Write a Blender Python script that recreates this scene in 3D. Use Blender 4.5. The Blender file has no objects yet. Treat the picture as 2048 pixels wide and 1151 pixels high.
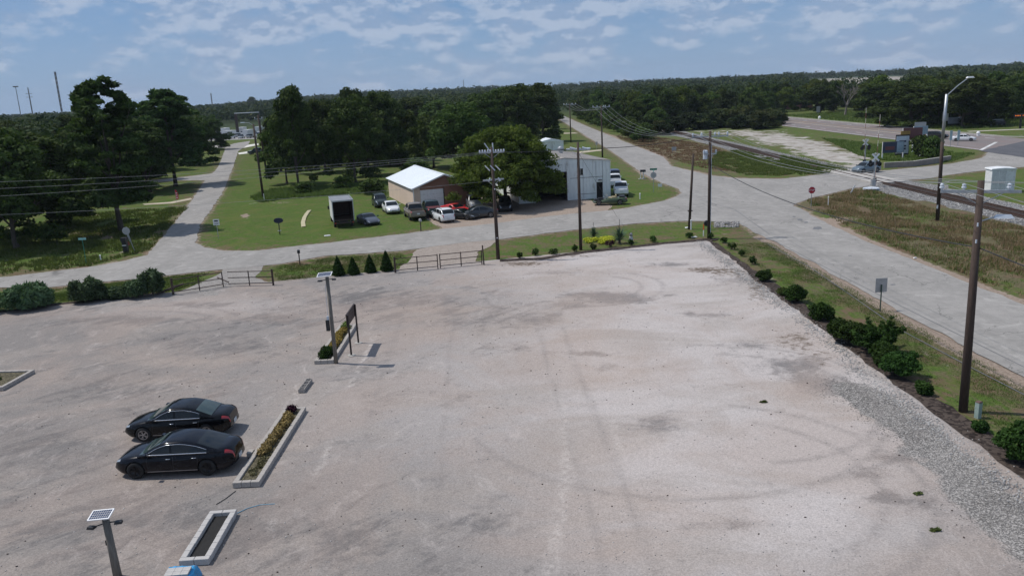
import bpy, bmesh, math, random
import numpy as np
from mathutils import Vector, Matrix, noise
from mathutils.geometry import delaunay_2d_cdt, tessellate_polygon
R = math.radians
rnd = random.Random(7)
NR = np.random.default_rng(11)
sc = bpy.context.scene
COL = sc.collection

# ------------------------------------------------------------ camera
FPX, PITCH, ROLL, CH = 1600.0, R(13.8), R(-2.65), 14.5
cam_d = bpy.data.cameras.new('camera'); cam = bpy.data.objects.new('camera', cam_d); COL.objects.link(cam)
cam_d.sensor_width = 36; cam_d.lens = 36 * FPX / 2048; cam_d.clip_end = 30000; cam_d.clip_start = 0.1
RM = Matrix.Rotation(math.pi / 2 - PITCH, 3, 'X') @ Matrix.Rotation(ROLL, 3, 'Z')
cam.matrix_world = Matrix.Translation((0, 0, CH)) @ RM.to_4x4()
sc.camera = cam
# ------------------------------------------------------------ sun, sky, exposure
SUN = Vector((-0.512, 0.138, 0.848)).normalized()
sun_d = bpy.data.lights.new('sun', 'SUN'); sun_d.energy = 3.45; sun_d.angle = R(0.53); sun_d.color = (1, .955, .89)
sun = bpy.data.objects.new('sun', sun_d); COL.objects.link(sun)
sun.rotation_euler = SUN.to_track_quat('Z', 'Y').to_euler(); sun.location = (0, 0, 60)
sc.view_settings.view_transform = 'Standard'; sc.view_settings.look = 'None'
sc.view_settings.exposure = 0.0; sc.view_settings.gamma = 1; sc.view_settings.use_curve_mapping = False
W = bpy.data.worlds.new('World'); sc.world = W; W.use_nodes = True
nt = W.node_tree; nt.nodes.clear()


class NT:
    """small helper to wire shader nodes"""
    def __init__(s, t): s.t = t
    def n(s, typ, ins=None, **kw):
        o = s.t.nodes.new(typ)
        for k, v in kw.items(): setattr(o, k, v)
        for k, v in (ins or {}).items():
            if isinstance(v, bpy.types.NodeSocket): s.t.links.new(v, o.inputs[k])
            else: o.inputs[k].default_value = v
        return o
    def math(s, op, a, b=0.0, c=0.0, clamp=False):
        o = s.n('ShaderNodeMath', {0: a, 1: b, 2: c}, operation=op); o.use_clamp = clamp; return o.outputs[0]
    def noise(s, vec, scale, detail=4, rough=.55, dist=0.0, out='Fac'):
        return s.n('ShaderNodeTexNoise', {'Vector': vec, 'Scale': scale, 'Detail': detail, 'Roughness': rough, 'Distortion': dist}).outputs[out]
    def ramp(s, f, a, b, ca=0.0, cb=1.0):
        o = s.n('ShaderNodeMapRange', {0: f, 1: a, 2: b, 3: ca, 4: cb}, interpolation_type='SMOOTHSTEP'); return o.outputs[0]
    def mix(s, f, a, b, blend='MIX'):
        o = s.n('ShaderNodeMix', {}, data_type='RGBA', blend_type=blend); o.clamp_factor = True
        for i, v in ((0, f), (6, a), (7, b)):
            if isinstance(v, bpy.types.NodeSocket): s.t.links.new(v, o.inputs[i])
            elif i == 0: o.inputs[0].default_value = v
            else: o.inputs[i].default_value = tuple(v) + ((1,) if len(v) == 3 else ())
        return o.outputs[2]
    def vmul(s, v, f): return s.n('ShaderNodeVectorMath', {0: v, 1: f}, operation='MULTIPLY').outputs[0]


q = NT(nt)
sky = q.n('ShaderNodeTexSky', sky_type='NISHITA', sun_disc=False, sun_elevation=math.asin(SUN.z), sun_rotation=math.atan2(SUN.x, SUN.y), air_density=1.0, dust_density=1.2, ozone_density=2.0)
tc = q.n('ShaderNodeTexCoord').outputs['Generated']
sep = q.n('ShaderNodeSeparateXYZ', {0: tc})
# direction of view, squeezed so that far clouds look small and flat towards the horizon
el = q.math('POWER', q.math('MAXIMUM', sep.outputs[2], 0.0), .88)
cv = q.n('ShaderNodeCombineXYZ', {0: sep.outputs[0], 1: sep.outputs[1], 2: q.math('MULTIPLY', el, 1.75)}).outputs[0]
n1 = q.noise(cv, 15.0, 10, .55, 0); n2 = q.noise(cv, 5.0, 4, .55); n3 = q.noise(cv, 40.0, 5, .6)
cl = q.math('ADD', q.math('ADD', q.math('MULTIPLY', n1, .62), q.math('MULTIPLY', n2, .45)), q.math('MULTIPLY', n3, .16))
cover = q.ramp(sep.outputs[2], .01, .11, -.085, .035)
cf = q.ramp(q.math('ADD', cl, cover), .515, .665)
veil = q.math('MULTIPLY', q.ramp(q.noise(cv, 3.2, 5, .6), .35, .7), .34)
up_ = q.noise(q.n('ShaderNodeVectorMath', {0: cv, 1: (0, 0, -.018)}, operation='ADD').outputs[0], 15.0, 10, .55, 0)
shade = q.ramp(q.math('SUBTRACT', n1, up_), -.05, .06)
ccol = q.mix(shade, (3.3, 4.3, 6.1), (5.8, 6.5, 7.8))
skyc = q.mix(1.0, sky.outputs[0], (.46, .60, .86), 'MULTIPLY')
skyc = q.mix(q.ramp(sep.outputs[2], .0, .20, .8, .35), skyc, q.mix(q.ramp(sep.outputs[2], 0, .12), (3.3, 4.9, 7.1), (2.2, 4.1, 7.0)))
skyc = q.mix(veil, skyc, (3.4, 4.6, 6.6))
colr = q.mix(q.math('MULTIPLY', cf, .6), skyc, ccol)
bg = q.n('ShaderNodeBackground', {0: colr, 1: 0.092})
q.t.links.new(bg.outputs[0], q.n('ShaderNodeOutputWorld').inputs[0])
sc.cycles.max_bounces = 5; sc.cycles.diffuse_bounces = 2; sc.cycles.transparent_max_bounces = 8
sc.cycles.use_denoising = True

# ------------------------------------------------------------ pixel of the photo <-> place on the ground
def G(u, v, z=0.0):
    d = RM @ Vector(((u - 1024) / FPX, -(v - 575.5) / FPX, -1.0)); t = (z - CH) / d.z
    return Vector((d.x * t, d.y * t))
def P(x, y, z=0.0):
    c = RM.transposed() @ Vector((x, y, z - CH)); return 1024 - FPX * c.x / c.z, 575.5 + FPX * c.y / c.z
RMn = np.array(RM)
def PA(x, y, z=0.0):
    d = np.stack([x, y, np.zeros_like(x) + z - CH], 1) @ RMn
    w = np.where(d[:, 2] < -.5, d[:, 2], -.5)
    return 1024 - FPX * d[:, 0] / w, 575.5 + FPX * d[:, 1] / w
def hills(x, y):
    """gentle far terrain: flat near the camera, rising beyond half a kilometre"""
    x = np.asarray(x, float); y = np.asarray(y, float); r = np.hypot(x, y); a = np.degrees(np.arctan2(x, np.maximum(y, 1e-3)))
    k = np.clip((r - 420) / 1300, 0, 1); k = k * k * (3 - 2 * k)
    wl = np.clip((a + 22) / 12, 0, 1) * np.clip((30 - a) / 40, 0, 1) * 16 + 9 * np.clip((a - 2) / 18, 0, 1)
    return k * (wl + 2.5 * np.sin(x / 160 + 1) * np.sin(y / 210))

# ------------------------------------------------------------ materials
MC = {}
def newmat(name):
    m = bpy.data.materials.new(name); m.use_nodes = True; m.node_tree.nodes.clear(); return m, NT(m.node_tree)
def fin(m, k, col, rough=.7, metal=0.0, bump=None, bs=.3, bd=.02, **kw):
    ins = {'Base Color': col if isinstance(col, bpy.types.NodeSocket) else tuple(col) + (1,), 'Roughness': rough, 'Metallic': metal}
    ins.update(kw)
    b = k.n('ShaderNodeBsdfPrincipled', ins)
    if bump is not None:
        bn = k.n('ShaderNodeBump', {'Height': bump, 'Strength': bs, 'Distance': bd}); k.t.links.new(bn.outputs[0], b.inputs['Normal'])
    k.t.links.new(b.outputs[0], k.n('ShaderNodeOutputMaterial').inputs[0]); return m
def M(name, col, rough=.7, metal=0.0, var=.18, scale=6.0, bump=.15, bd=.01, coat=0.0, stretch=(1, 1, 1), dirt=None):
    """plain weathered surface: colour varied by noise in object space"""
    if name in MC: return MC[name]
    m, k = newmat(name)
    o = k.n('ShaderNodeTexCoord').outputs['Object']; o = k.vmul(o, stretch)
    a = k.noise(o, scale, 5, .6); b = k.noise(o, scale * .17, 3, .5)
    f = k.math('ADD', k.math('MULTIPLY', a, .6), k.math('MULTIPLY', b, .4))
    c = k.mix(k.ramp(f, .3, .7), [x * (1 - var) for x in col], [min(1, x * (1 + var)) for x in col])
    if dirt: c = k.mix(k.ramp(k.noise(o, scale * .5, 6, .7), .52, .72, 0, .8), c, dirt)
    fin(m, k, c, rough, metal, a if bump else None, bump, bd, **({'Coat Weight': coat, 'Coat Roughness': .05} if coat else {}))
    MC[name] = m; return m
def paint(name, col, rough=.35, metal=.3):
    if name in MC: return MC[name]
    m, k = newmat(name)
    o = k.n('ShaderNodeTexCoord').outputs['Object']
    d = k.ramp(k.noise(o, 3.5, 6, .65), .45, .75, 0, .16)
    z = k.n('ShaderNodeSeparateXYZ', {0: o}).outputs[2]
    d = k.math('MULTIPLY', k.math('ADD', d, k.ramp(z, .6, .15, 0, .3)), .25 if max(col) < .02 else 1)
    c = k.mix(d, col, (.16, .135, .11))
    r = k.math('ADD', k.math('MULTIPLY', d, .5), rough)
    fin(m, k, c, r, metal, None, **{'Coat Weight': .12 if max(col) < .02 else .5, 'Coat Roughness': .08, 'Specular IOR Level': .22}); MC[name] = m; return m
def emis(name, col, s):
    m, k = newmat(name); e = k.n('ShaderNodeEmission', {0: tuple(col) + (1,), 1: s})
    k.t.links.new(e.outputs[0], k.n('ShaderNodeOutputMaterial').inputs[0]); return m
def leafmat(name, dark, light, trans=.22, tip=None, cs=.45):
    m, k = newmat(name)
    g = k.n('ShaderNodeNewGeometry'); pos = g.outputs['Position']; oi = k.n('ShaderNodeObjectInfo').outputs['Random']
    cl = k.noise(pos, cs, 3, .6)
    f = k.math('ADD', k.math('MULTIPLY', g.outputs['Random Per Island'], .45), k.math('MULTIPLY', k.ramp(cl, .3, .7), .55))
    c = k.mix(f, dark, light)
    if tip: c = k.mix(k.ramp(k.noise(pos, .12, 2), .5, .68, 0, .8), c, tip)
    hv = k.n('ShaderNodeHueSaturation', {'Hue': k.math('ADD', k.math('MULTIPLY', oi, .035), .482), 'Saturation': .95, 'Value': k.math('ADD', k.math('MULTIPLY', oi, .5), .75), 'Color': c}).outputs[0]
    b = k.n('ShaderNodeBsdfPrincipled', {'Base Color': hv, 'Roughness': .75, 'Specular IOR Level': .08})
    t = k.n('ShaderNodeBsdfTranslucent', {'Color': k.mix(1.0, hv, (1.0, 1.15, .5), 'MULTIPLY')})
    mx = k.n('ShaderNodeMixShader', {0: trans, 1: b.outputs[0], 2: t.outputs[0]})
    k.t.links.new(mx.outputs[0], k.n('ShaderNodeOutputMaterial').inputs[0]); MC[name] = m; return m

def at(k, name): return k.n('ShaderNodeAttribute', attribute_name=name).outputs['Fac']

def ground_mat():
    m, k = newmat('grass_ground'); p = k.n('ShaderNodeNewGeometry').outputs['Position']
    fine = k.noise(p, 5.5, 8, .75); mid = k.noise(p, .7, 5, .6, .4); big = k.noise(p, .16, 4, .55)
    strk = k.noise(k.vmul(p, (1.6, .35, 1)), 2.2, 5, .6)
    lush = k.mix(k.ramp(fine, .3, .72), (.036, .074, .012), (.115, .172, .034))
    lush = k.mix(k.ramp(mid, .40, .66, 0, .5), lush, (.10, .108, .038))
    lush = k.mix(k.ramp(k.noise(p, 1.9, 5, .7, .6), .5, .68, 0, .6), lush, (.032, .06, .012))
    lush = k.mix(k.ramp(k.noise(p, .28, 6, .65, 1.2), .48, .62, 0, .6), lush, (.115, .125, .036))
    dry = k.mix(k.ramp(fine, .3, .7), (.07, .062, .034), (.175, .15, .085))
    dry = k.mix(k.ramp(k.noise(p, .35, 4, .6), .46, .62, 0, .75), dry, (.15, .098, .066))
    f = k.math('ADD', at(k, 'dry'), k.math('MULTIPLY', k.math('SUBTRACT', k.math('ADD', mid, strk), 1.0), 1.5), clamp=True)
    f = k.ramp(f, .25, .8)
    c = k.mix(f, lush, dry)
    dirt = k.mix(k.ramp(fine, .3, .7), (.2, .15, .115), (.36, .29, .235))
    c = k.mix(k.ramp(k.math('ADD', at(k, 'dirt'), k.math('MULTIPLY', k.math('SUBTRACT', k.noise(p, 1.5, 6, .7), .5), 1.3)), .4, .62), c, dirt)
    pale = k.mix(k.ramp(k.noise(p, .4, 6, .65), .34, .66), (.27, .24, .205), (.46, .43, .395))
    c = k.mix(k.ramp(k.math('ADD', at(k, 'pale'), k.math('MULTIPLY', k.math('SUBTRACT', k.noise(k.vmul(p, (1, .5, 1)), .33, 7, .72), .5), 3.2)), .45, .75), c, pale)
    c = k.mix(k.math('MULTIPLY', at(k, 'far'), k.ramp(big, .3, .7, .75, 1)), c, (.028, .042, .02))
    return fin(m, k, c, .95, 0, k.math('ADD', fine, k.math('MULTIPLY', mid, 2)), .8, .08, **{'Specular IOR Level': .1})

def asphalt(name, a, b, crack=1.0, red=0):
    m, k = newmat(name); p = k.n('ShaderNodeNewGeometry').outputs['Position']
    fine = k.noise(p, 22, 3, .7); mid = k.noise(p, 1.1, 6, .62, .3); big = k.noise(k.vmul(p, (1, .35, 1)), .32, 4, .6)
    c = k.mix(k.ramp(k.math('ADD', k.math('MULTIPLY', mid, .5), k.math('MULTIPLY', big, .5)), .35, .66), a, b)
    c = k.mix(k.math('MULTIPLY', k.ramp(fine, .3, .7), .4), c, [x * .68 for x in a])
    c = k.mix(k.ramp(k.noise(k.vmul(p, (1.3, .8, 1)), 3.2, 7, .75, .5), .5, .7, 0, .4), c, [x * .72 for x in a])
    c = k.mix(k.ramp(k.noise(p, .5, 6, .7, 1.0), .54, .68, 0, .45), c, [min(1, x * 1.2) for x in b])
    vo = k.n('ShaderNodeTexVoronoi', {'Vector': k.n('ShaderNodeVectorMath', {0: p, 1: k.vmul(k.noise(p, .6, 4, .6, out='Color'), (3.5, 3.5, 0))}, operation='ADD').outputs[0], 'Scale': .21}, feature='DISTANCE_TO_EDGE').outputs['Distance']
    cr = k.math('MULTIPLY', k.ramp(vo, .0, .012, 1, 0), k.ramp(k.noise(p, .13, 2), .45, .6, 0, crack))
    c = k.mix(cr, c, [x * .45 for x in a])
    if red: c = k.mix(k.ramp(k.noise(k.vmul(p, (1, .1, 1)), .5, 3), .42, .6, .15, .85), c, (.21, .165, .155))
    return fin(m, k, c, .9, 0, fine, .25, .01, **{'Specular IOR Level': .25})

def gravel_mat():
    m, k = newmat('crushed_limestone'); p = k.n('ShaderNodeNewGeometry').outputs['Position']
    g1 = k.noise(p, 19, 4, .8); g2 = k.noise(p, 38, 3, .8)
    pv = k.n('ShaderNodeTexVoronoi', {'Vector': p, 'Scale': 24.0}).outputs['Color']
    stone = k.n('ShaderNodeSeparateColor', {0: pv}).outputs[0]
    w1 = k.noise(p, .55, 7, .68, .5); w2 = k.noise(k.vmul(p, (.8, 1.5, 1)), .17, 5, .6, .6); w3 = k.noise(p, 2.1, 5, .7, .4)
    white = at(k, 'white'); dark = at(k, 'dark'); band = at(k, 'band'); track = at(k, 'track')
    base = k.mix(white, (.188, .172, .160), (.448, .408, .388))
    base = k.mix(k.math('MULTIPLY', k.ramp(w2, .42, .66), .6), base, (.31, .27, .24))
    d = k.math('ADD', k.math('ADD', dark, k.math('MULTIPLY', k.math('SUBTRACT', w1, .5), 1.5)), k.math('MULTIPLY', k.math('SUBTRACT', w3, .5), .6))
    w4 = k.noise(k.vmul(p, (.75, 1.25, 1)), 1.05, 9, .76, 1.1)
    d = k.math('ADD', d, k.math('MULTIPLY', k.math('SUBTRACT', w4, .5), 1.35))
    dg = k.n('ShaderNodeSeparateXYZ', {0: p}); su = k.math('ADD', dg.outputs[0], dg.outputs[1]); sv = k.math('SUBTRACT', dg.outputs[0], dg.outputs[1])
    w5 = k.noise(k.n('ShaderNodeCombineXYZ', {0: k.math('MULTIPLY', su, .10), 1: k.math('MULTIPLY', sv, .42), 2: 0.0}).outputs[0], 1.6, 7, .68, .6)
    d = k.math('ADD', d, k.math('MULTIPLY', k.math('MULTIPLY', k.math('SUBTRACT', w5, .48), 2.6), k.math('SUBTRACT', 1.15, white)))
    d = k.ramp(d, .02, .72)
    c = k.mix(k.math('MULTIPLY', d, .9), base, k.mix(white, (.132, .124, .121), (.180, .168, .164)))
    c = k.mix(k.ramp(k.noise(k.vmul(p, (1.1, .6, 1)), .8, 7, .7, .8), .52, .72, 0, .42), c, (.475, .425, .395))
    c = k.mix(k.math('MULTIPLY', k.ramp(k.noise(p, .11, 5, .65, .8), .42, .62), .38), c, (.345, .275, .235))
    c = k.mix(k.math('MULTIPLY', at(k, 'warm'), k.ramp(w2, .3, .6, .35, .8)), c, (.375, .295, .245))
    c = k.mix(k.math('MULTIPLY', at(k, 'chalk'), k.ramp(k.noise(p, 3.0, 5, .7), .38, .62)), c, (.56, .51, .47))
    gb = k.mix(k.ramp(stone, .1, .95), (.14, .132, .126), (.32, .30, .28))
    c = k.mix(k.ramp(k.math('ADD', band, k.math('MULTIPLY', k.math('SUBTRACT', w1, .5), 1.1)), .4, .62), c, gb)
    soil = at(k, 'soil')
    c = k.mix(k.ramp(k.math('ADD', soil, k.math('MULTIPLY', k.math('SUBTRACT', w3, .5), 1.6)), .25, .6, 0, .9), c, (.125, .095, .07))
    c = k.mix(k.math('MULTIPLY', track, k.ramp(w4, .33, .56, .15, .95)), c, (.20, .18, .17))
    sp = k.math('ADD', k.math('MULTIPLY', k.math('SUBTRACT', g1, .5), 1.0), k.math('MULTIPLY', k.math('SUBTRACT', stone, .5), .55))
    v = k.math('ADD', k.math('MULTIPLY', sp, k.math('ADD', .55, k.math('MULTIPLY', band, .45, clamp=True))), 1.0)
    c = k.n('ShaderNodeHueSaturation', {'Value': v, 'Color': c}).outputs[0]
    h = k.math('ADD', k.math('MULTIPLY', stone, .5), k.math('ADD', g2, k.math('MULTIPLY', w3, 1.5)))
    return fin(m, k, c, .95, 0, h, .3, .02, **{'Specular IOR Level': .12})

def loose(name, a, b, scale=9.0, rough=.95):
    m, k = newmat(name); p = k.n('ShaderNodeNewGeometry').outputs['Position']
    s = k.n('ShaderNodeSeparateColor', {0: k.n('ShaderNodeTexVoronoi', {'Vector': p, 'Scale': scale}).outputs['Color']}).outputs[0]
    n = k.noise(p, .9, 7, .7)
    c = k.mix(k.ramp(k.math('ADD', k.math('MULTIPLY', s, .5), k.math('MULTIPLY', n, .6)), .3, .8), a, b)
    MC[name] = fin(m, k, c, rough, 0, k.math('ADD', s, n), .5, .03, **{'Specular IOR Level': .15}); return MC[name]

MG = ground_mat(); MLOT = gravel_mat()
MRD = asphalt('old_asphalt', (.258, .245, .228), (.36, .34, .318), .8)
MHW = asphalt('highway_asphalt', (.18, .165, .16), (.235, .215, .205), .3, 1)
MDK = asphalt('dark_asphalt', (.085, .085, .095), (.13, .13, .14), .4)
MAP = loose('dirt_apron', (.25, .21, .18), (.36, .31, .27), 14)
MMU = loose('mulch', (.022, .016, .014), (.085, .066, .055), 8)
MBL = loose('ballast_stone', (.11, .108, .105), (.29, .28, .265), 6)
MCON = M('concrete', (.38, .36, .33), .9, scale=8, bump=.3)
MBLK = M('concrete_block', (.36, .33, .30), .92, scale=18, bump=.5, var=.22)
MBLKN = M('new_concrete_block', (.44, .42, .40), .92, scale=18, bump=.5, var=.1)
MSOIL = loose('planting_soil', (.05, .045, .03), (.16, .14, .09), 14)
MPOLE = M('creosote_pole', (.060, .040, .031), .85, scale=5, stretch=(6, 6, .6), bump=.5, var=.35)
MPOLG = M('weathered_pole', (.16, .145, .125), .85, scale=6, stretch=(6, 6, .5), bump=.6, var=.35)
MRUST = M('rusty_brown_steel', (.062, .042, .036), .7, .2, scale=9, var=.3)
MRAIL = M('rail_steel', (.10, .062, .048), .6, .5, scale=4, var=.3)
MSLEEP = M('sleeper_wood', (.075, .055, .045), .9, scale=5, var=.4)
MGALV = M('galvanised_steel', (.42, .44, .46), .45, .7, var=.12)
MALU = M('aluminium_back', (.42, .42, .42), .5, .5, var=.12)
MGREY = M('grey_porcelain', (.55, .6, .66), .35, 0, var=.1)
MWHP = M('white_paint', (.74, .75, .75), .5, 0, var=.07, dirt=(.45, .42, .38))
MROOFW = M('white_metal_roof', (.80, .84, .86), .45, .1, var=.05, scale=2)
MROOFR = M('rust_stained_roof', (.36, .33, .30), .7, .1, var=.22, scale=.6, dirt=(.22, .15, .11), stretch=(1, .3, 1))
MWARE = M('weathered_white_metal', (.74, .77, .76), .55, .2, var=.1, scale=1.4, dirt=(.33, .3, .26), stretch=(2, 2, .5))
MSID = M('tan_siding', (.62, .49, .39), .7, 0, var=.07, scale=3)
MBRN = M('brown_gable', (.24, .125, .085), .75, 0, var=.15, scale=3)
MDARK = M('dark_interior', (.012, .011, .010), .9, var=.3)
MBLACK = M('black_plastic', (.018, .018, .02), .5, var=.2)
MGLASS = M('car_glass', (.008, .011, .013), .06, 0, var=.1, bump=0)
MGLASSL = M('pale_glass', (.045, .07, .07), .07, 0, var=.3, bump=0, scale=2)
MTYRE = M('tyre_rubber', (.014, .014, .014), .85, var=.2)
MRIM = M('alloy_rim', (.42, .42, .44), .3, .85, var=.1)
MRIMB = M('black_rim', (.022, .022, .024), .35, .6, var=.1)
MCHR = M('chrome', (.75, .76, .78), .12, 1.0, var=.04, bump=0)
MRED = M('tail_light_red', (.36, .012, .016), .2, 0, var=.2, bump=0, coat=.8)
MLAMP = M('headlight_glass', (.34, .37, .40), .12, .3, var=.15, bump=0, coat=.8)
MAMB = M('amber_lens', (.65, .22, .03), .3, var=.1)
MPLATE = M('licence_plate', (.6, .62, .62), .5, var=.15, scale=30)
MSIGNR = M('sign_red', (.45, .02, .03), .45, var=.08)
MSIGNG = M('sign_green', (.02, .18, .12), .45, var=.08)
MSIGNW = M('sign_white', (.8, .8, .8), .5, var=.04)
MORG = M('orange_marker', (.72, .14, .03), .5, var=.1)
MPV = M('solar_cell', (.05, .07, .13), .12, .2, var=.25, scale=14)
MBARK = M('bark', (.075, .06, .047), .95, scale=4, stretch=(3, 3, .6), var=.4, bump=.8, bd=.04)
MDEAD = M('dead_wood', (.17, .15, .13), .9, scale=4, var=.2)
MTARP = M('blue_tarp', (.02, .28, .55), .4, var=.3, scale=7, bump=.8, bd=.05)
MWIRE = M('pale_wire', (.27, .28, .29), .6, .3, var=.05)
MWIREB = M('black_wire', (.02, .02, .02), .6, var=.05)
MWOOD = M('dark_truck_floor', (.09, .06, .045), .8, scale=5, var=.3)
MYEL = leafmat('yellow_green_leaves', (.32, .36, .02), (.66, .66, .04), .15)
MLD = leafmat('dark_leaves', (.018, .034, .009), (.080, .115, .027))
MLM = leafmat('mid_leaves', (.020, .040, .010), (.088, .128, .027))
MLL = leafmat('light_leaves', (.036, .062, .010), (.125, .158, .026), .35)
MLP = leafmat('pine_needles', (.017, .037, .012), (.080, .122, .031))
MLF = leafmat('far_leaves', (.013, .024, .010), (.044, .066, .022), tip=(.080, .085, .027), cs=.12)
MLB = leafmat('shrub_leaves', (.012, .030, .007), (.05, .10, .018), cs=2.0)
MLO = leafmat('oleander_leaves', (.03, .058, .026), (.115, .175, .085), cs=1.5)
MLC = leafmat('conifer_leaves', (.008, .024, .005), (.030, .062, .011), cs=3)
MDRYL = leafmat('straw_leaves', (.16, .11, .04), (.36, .26, .10), .1, cs=2)
MWEED = leafmat('weed_leaves', (.06, .09, .022), (.15, .185, .055), .3, cs=.6)
MTALL = leafmat('red_brown_grass', (.14, .088, .06), (.28, .185, .12), .25, cs=.3)
MPURP = leafmat('purple_leaves', (.025, .008, .016), (.07, .02, .04), .15)
MYUC = leafmat('yucca_leaves', (.03, .06, .035), (.12, .19, .13), .1)

# ------------------------------------------------------------ object helpers
def setp(o, label=None, cat=None, group=None, kind=None):
    if label: o['label'] = label
    if cat: o['category'] = cat
    if group: o['group'] = group
    if kind: o['kind'] = kind
    return o
def link(o, parent=None):
    COL.objects.link(o)
    if parent is not None: o.parent = parent
    return o
def thing(name, label, cat, loc=(0, 0, 0), rz=0.0, group=None):
    o = bpy.data.objects.new(name, None); o.empty_display_size = .3; link(o)
    o.location = loc; o.rotation_euler = (0, 0, rz); return setp(o, label, cat, group)
def meshobj(name, me, parent=None, loc=None, rz=0.0):
    o = bpy.data.objects.new(name, me); link(o, parent)
    if loc is not None: o.location = loc
    o.rotation_euler = (0, 0, rz); return o
def copytree(o, parent=None, loc=None, rz=None, label=None, group=None):
    c = o.copy(); COL.objects.link(c); c.parent = parent
    if loc is not None: c.location = loc
    if rz is not None: c.rotation_euler = (0, 0, rz)
    if label: c['label'] = label
    if group: c['group'] = group
    for ch in o.children: copytree(ch, c)
    return c

class MB:
    def __init__(s): s.v = []; s.f = []; s.mi = []; s.m = 0
    def add(s, vs, fs):
        b = len(s.v); s.v += [tuple(v) for v in vs]; s.f += [tuple(b + i for i in f) for f in fs]; s.mi += [s.m] * len(fs); return s
    def box(s, c, d, rz=0.0, mat=None, tp=1.0):
        x, y, z = d[0] / 2, d[1] / 2, d[2] / 2
        vs = [Vector((sx * x * (tp if sz > 0 else 1), sy * y * (tp if sz > 0 else 1), sz * z)) for sz in (-1, 1) for sy in (-1, 1) for sx in (-1, 1)]
        m = mat if mat is not None else Matrix.Rotation(rz, 3, 'Z')
        vs = [m @ v + Vector(c) for v in vs]
        return s.add(vs, [(0, 2, 3, 1), (4, 5, 7, 6), (0, 1, 5, 4), (2, 6, 7, 3), (0, 4, 6, 2), (1, 3, 7, 5)])
    def bar(s, a, b, w, h=None):
        a = Vector(a); b = Vector(b); h = h or w; d = b - a
        up = Vector((0, 0, 1)) if abs(d.normalized().z) < .95 else Vector((0, 1, 0))
        x = d.normalized(); y = up.cross(x).normalized(); z = x.cross(y)
        return s.box((a + b) / 2, (d.length, w, h), mat=Matrix((x, y, z)).transposed())
    def tube(s, pts, r, n=8, cap=True):
        pts = [Vector(p) for p in pts]; r = r if isinstance(r, (list, tuple)) else [r] * len(pts); vs = []; fs = []
        for i, p in enumerate(pts):
            d = (pts[min(i + 1, len(pts) - 1)] - pts[max(i - 1, 0)]).normalized()
            up = Vector((0, 0, 1)) if abs(d.z) < .9 else Vector((0, 1, 0))
            x = up.cross(d).normalized(); y = d.cross(x)
            for j in range(n):
                t = 2 * math.pi * j / n; vs.append(p + (x * math.cos(t) + y * math.sin(t)) * r[i])
        for i in range(len(pts) - 1):
            for j in range(n):
                a = i * n + j; b = i * n + (j + 1) % n; fs.append((a, b, b + n, a + n))
        if cap: fs.append(tuple(range(n))[::-1]); fs.append(tuple(range((len(pts) - 1) * n, len(pts) * n)))
        return s.add(vs, fs)
    def lathe(s, prof, c=(0, 0, 0), n=12, axis='Z', cap=True):
        vs = []; fs = []
        for r, z in prof:
            for j in range(n):
                t = 2 * math.pi * j / n; p = (r * math.cos(t), r * math.sin(t), z)
                if axis == 'Y': p = (p[0], p[2], p[1])
                if axis == 'X': p = (p[2], p[0], p[1])
                vs.append((p[0] + c[0], p[1] + c[1], p[2] + c[2]))
        for i in range(len(prof) - 1):
            for j in range(n):
                a = i * n + j; b = i * n + (j + 1) % n; fs.append((a, b, b + n, a + n))
        if cap: fs.append(tuple(range(n))[::-1]); fs.append(tuple(range((len(prof) - 1) * n, len(prof) * n)))
        return s.add(vs, fs)
    def prism(s, poly, z0, z1, M_=None):
        n = len(poly); vs = [(x, y, z0) for x, y in poly] + [(x, y, z1) for x, y in poly]
        if M_ is not None: vs = [M_ @ Vector(v) for v in vs]
        return s.add(vs, [tuple(range(n))[::-1], tuple(range(n, 2 * n))] + [(i, (i + 1) % n, (i + 1) % n + n, i + n) for i in range(n)])
    def mesh(s, name, mats, smooth=False):
        me = bpy.data.meshes.new(name); me.from_pydata(s.v, [], s.f)
        for m in (mats if isinstance(mats, (list, tuple)) else [mats]): me.materials.append(m)
        if any(s.mi): me.polygons.foreach_set('material_index', s.mi)
        if smooth: me.polygons.foreach_set('use_smooth', [True] * len(s.f))
        me.update(); return me
    def build(s, name, mats, parent=None, smooth=False, loc=None, rz=0.0):
        return meshobj(name, s.mesh(name, mats, smooth), parent, loc, rz)

def fastmesh(name, V, F, mat, nv=4):
    """V (n,3), F (m,nv) numpy arrays"""
    me = bpy.data.meshes.new(name); me.vertices.add(len(V)); me.vertices.foreach_set('co', V.astype(np.float32).ravel())
    me.loops.add(F.size); me.loops.foreach_set('vertex_index', F.astype(np.int32).ravel())
    me.polygons.add(len(F)); me.polygons.foreach_set('loop_start', np.arange(0, F.size, nv, dtype=np.int32))
    me.materials.append(mat); me.update(calc_edges=True); return me

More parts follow.
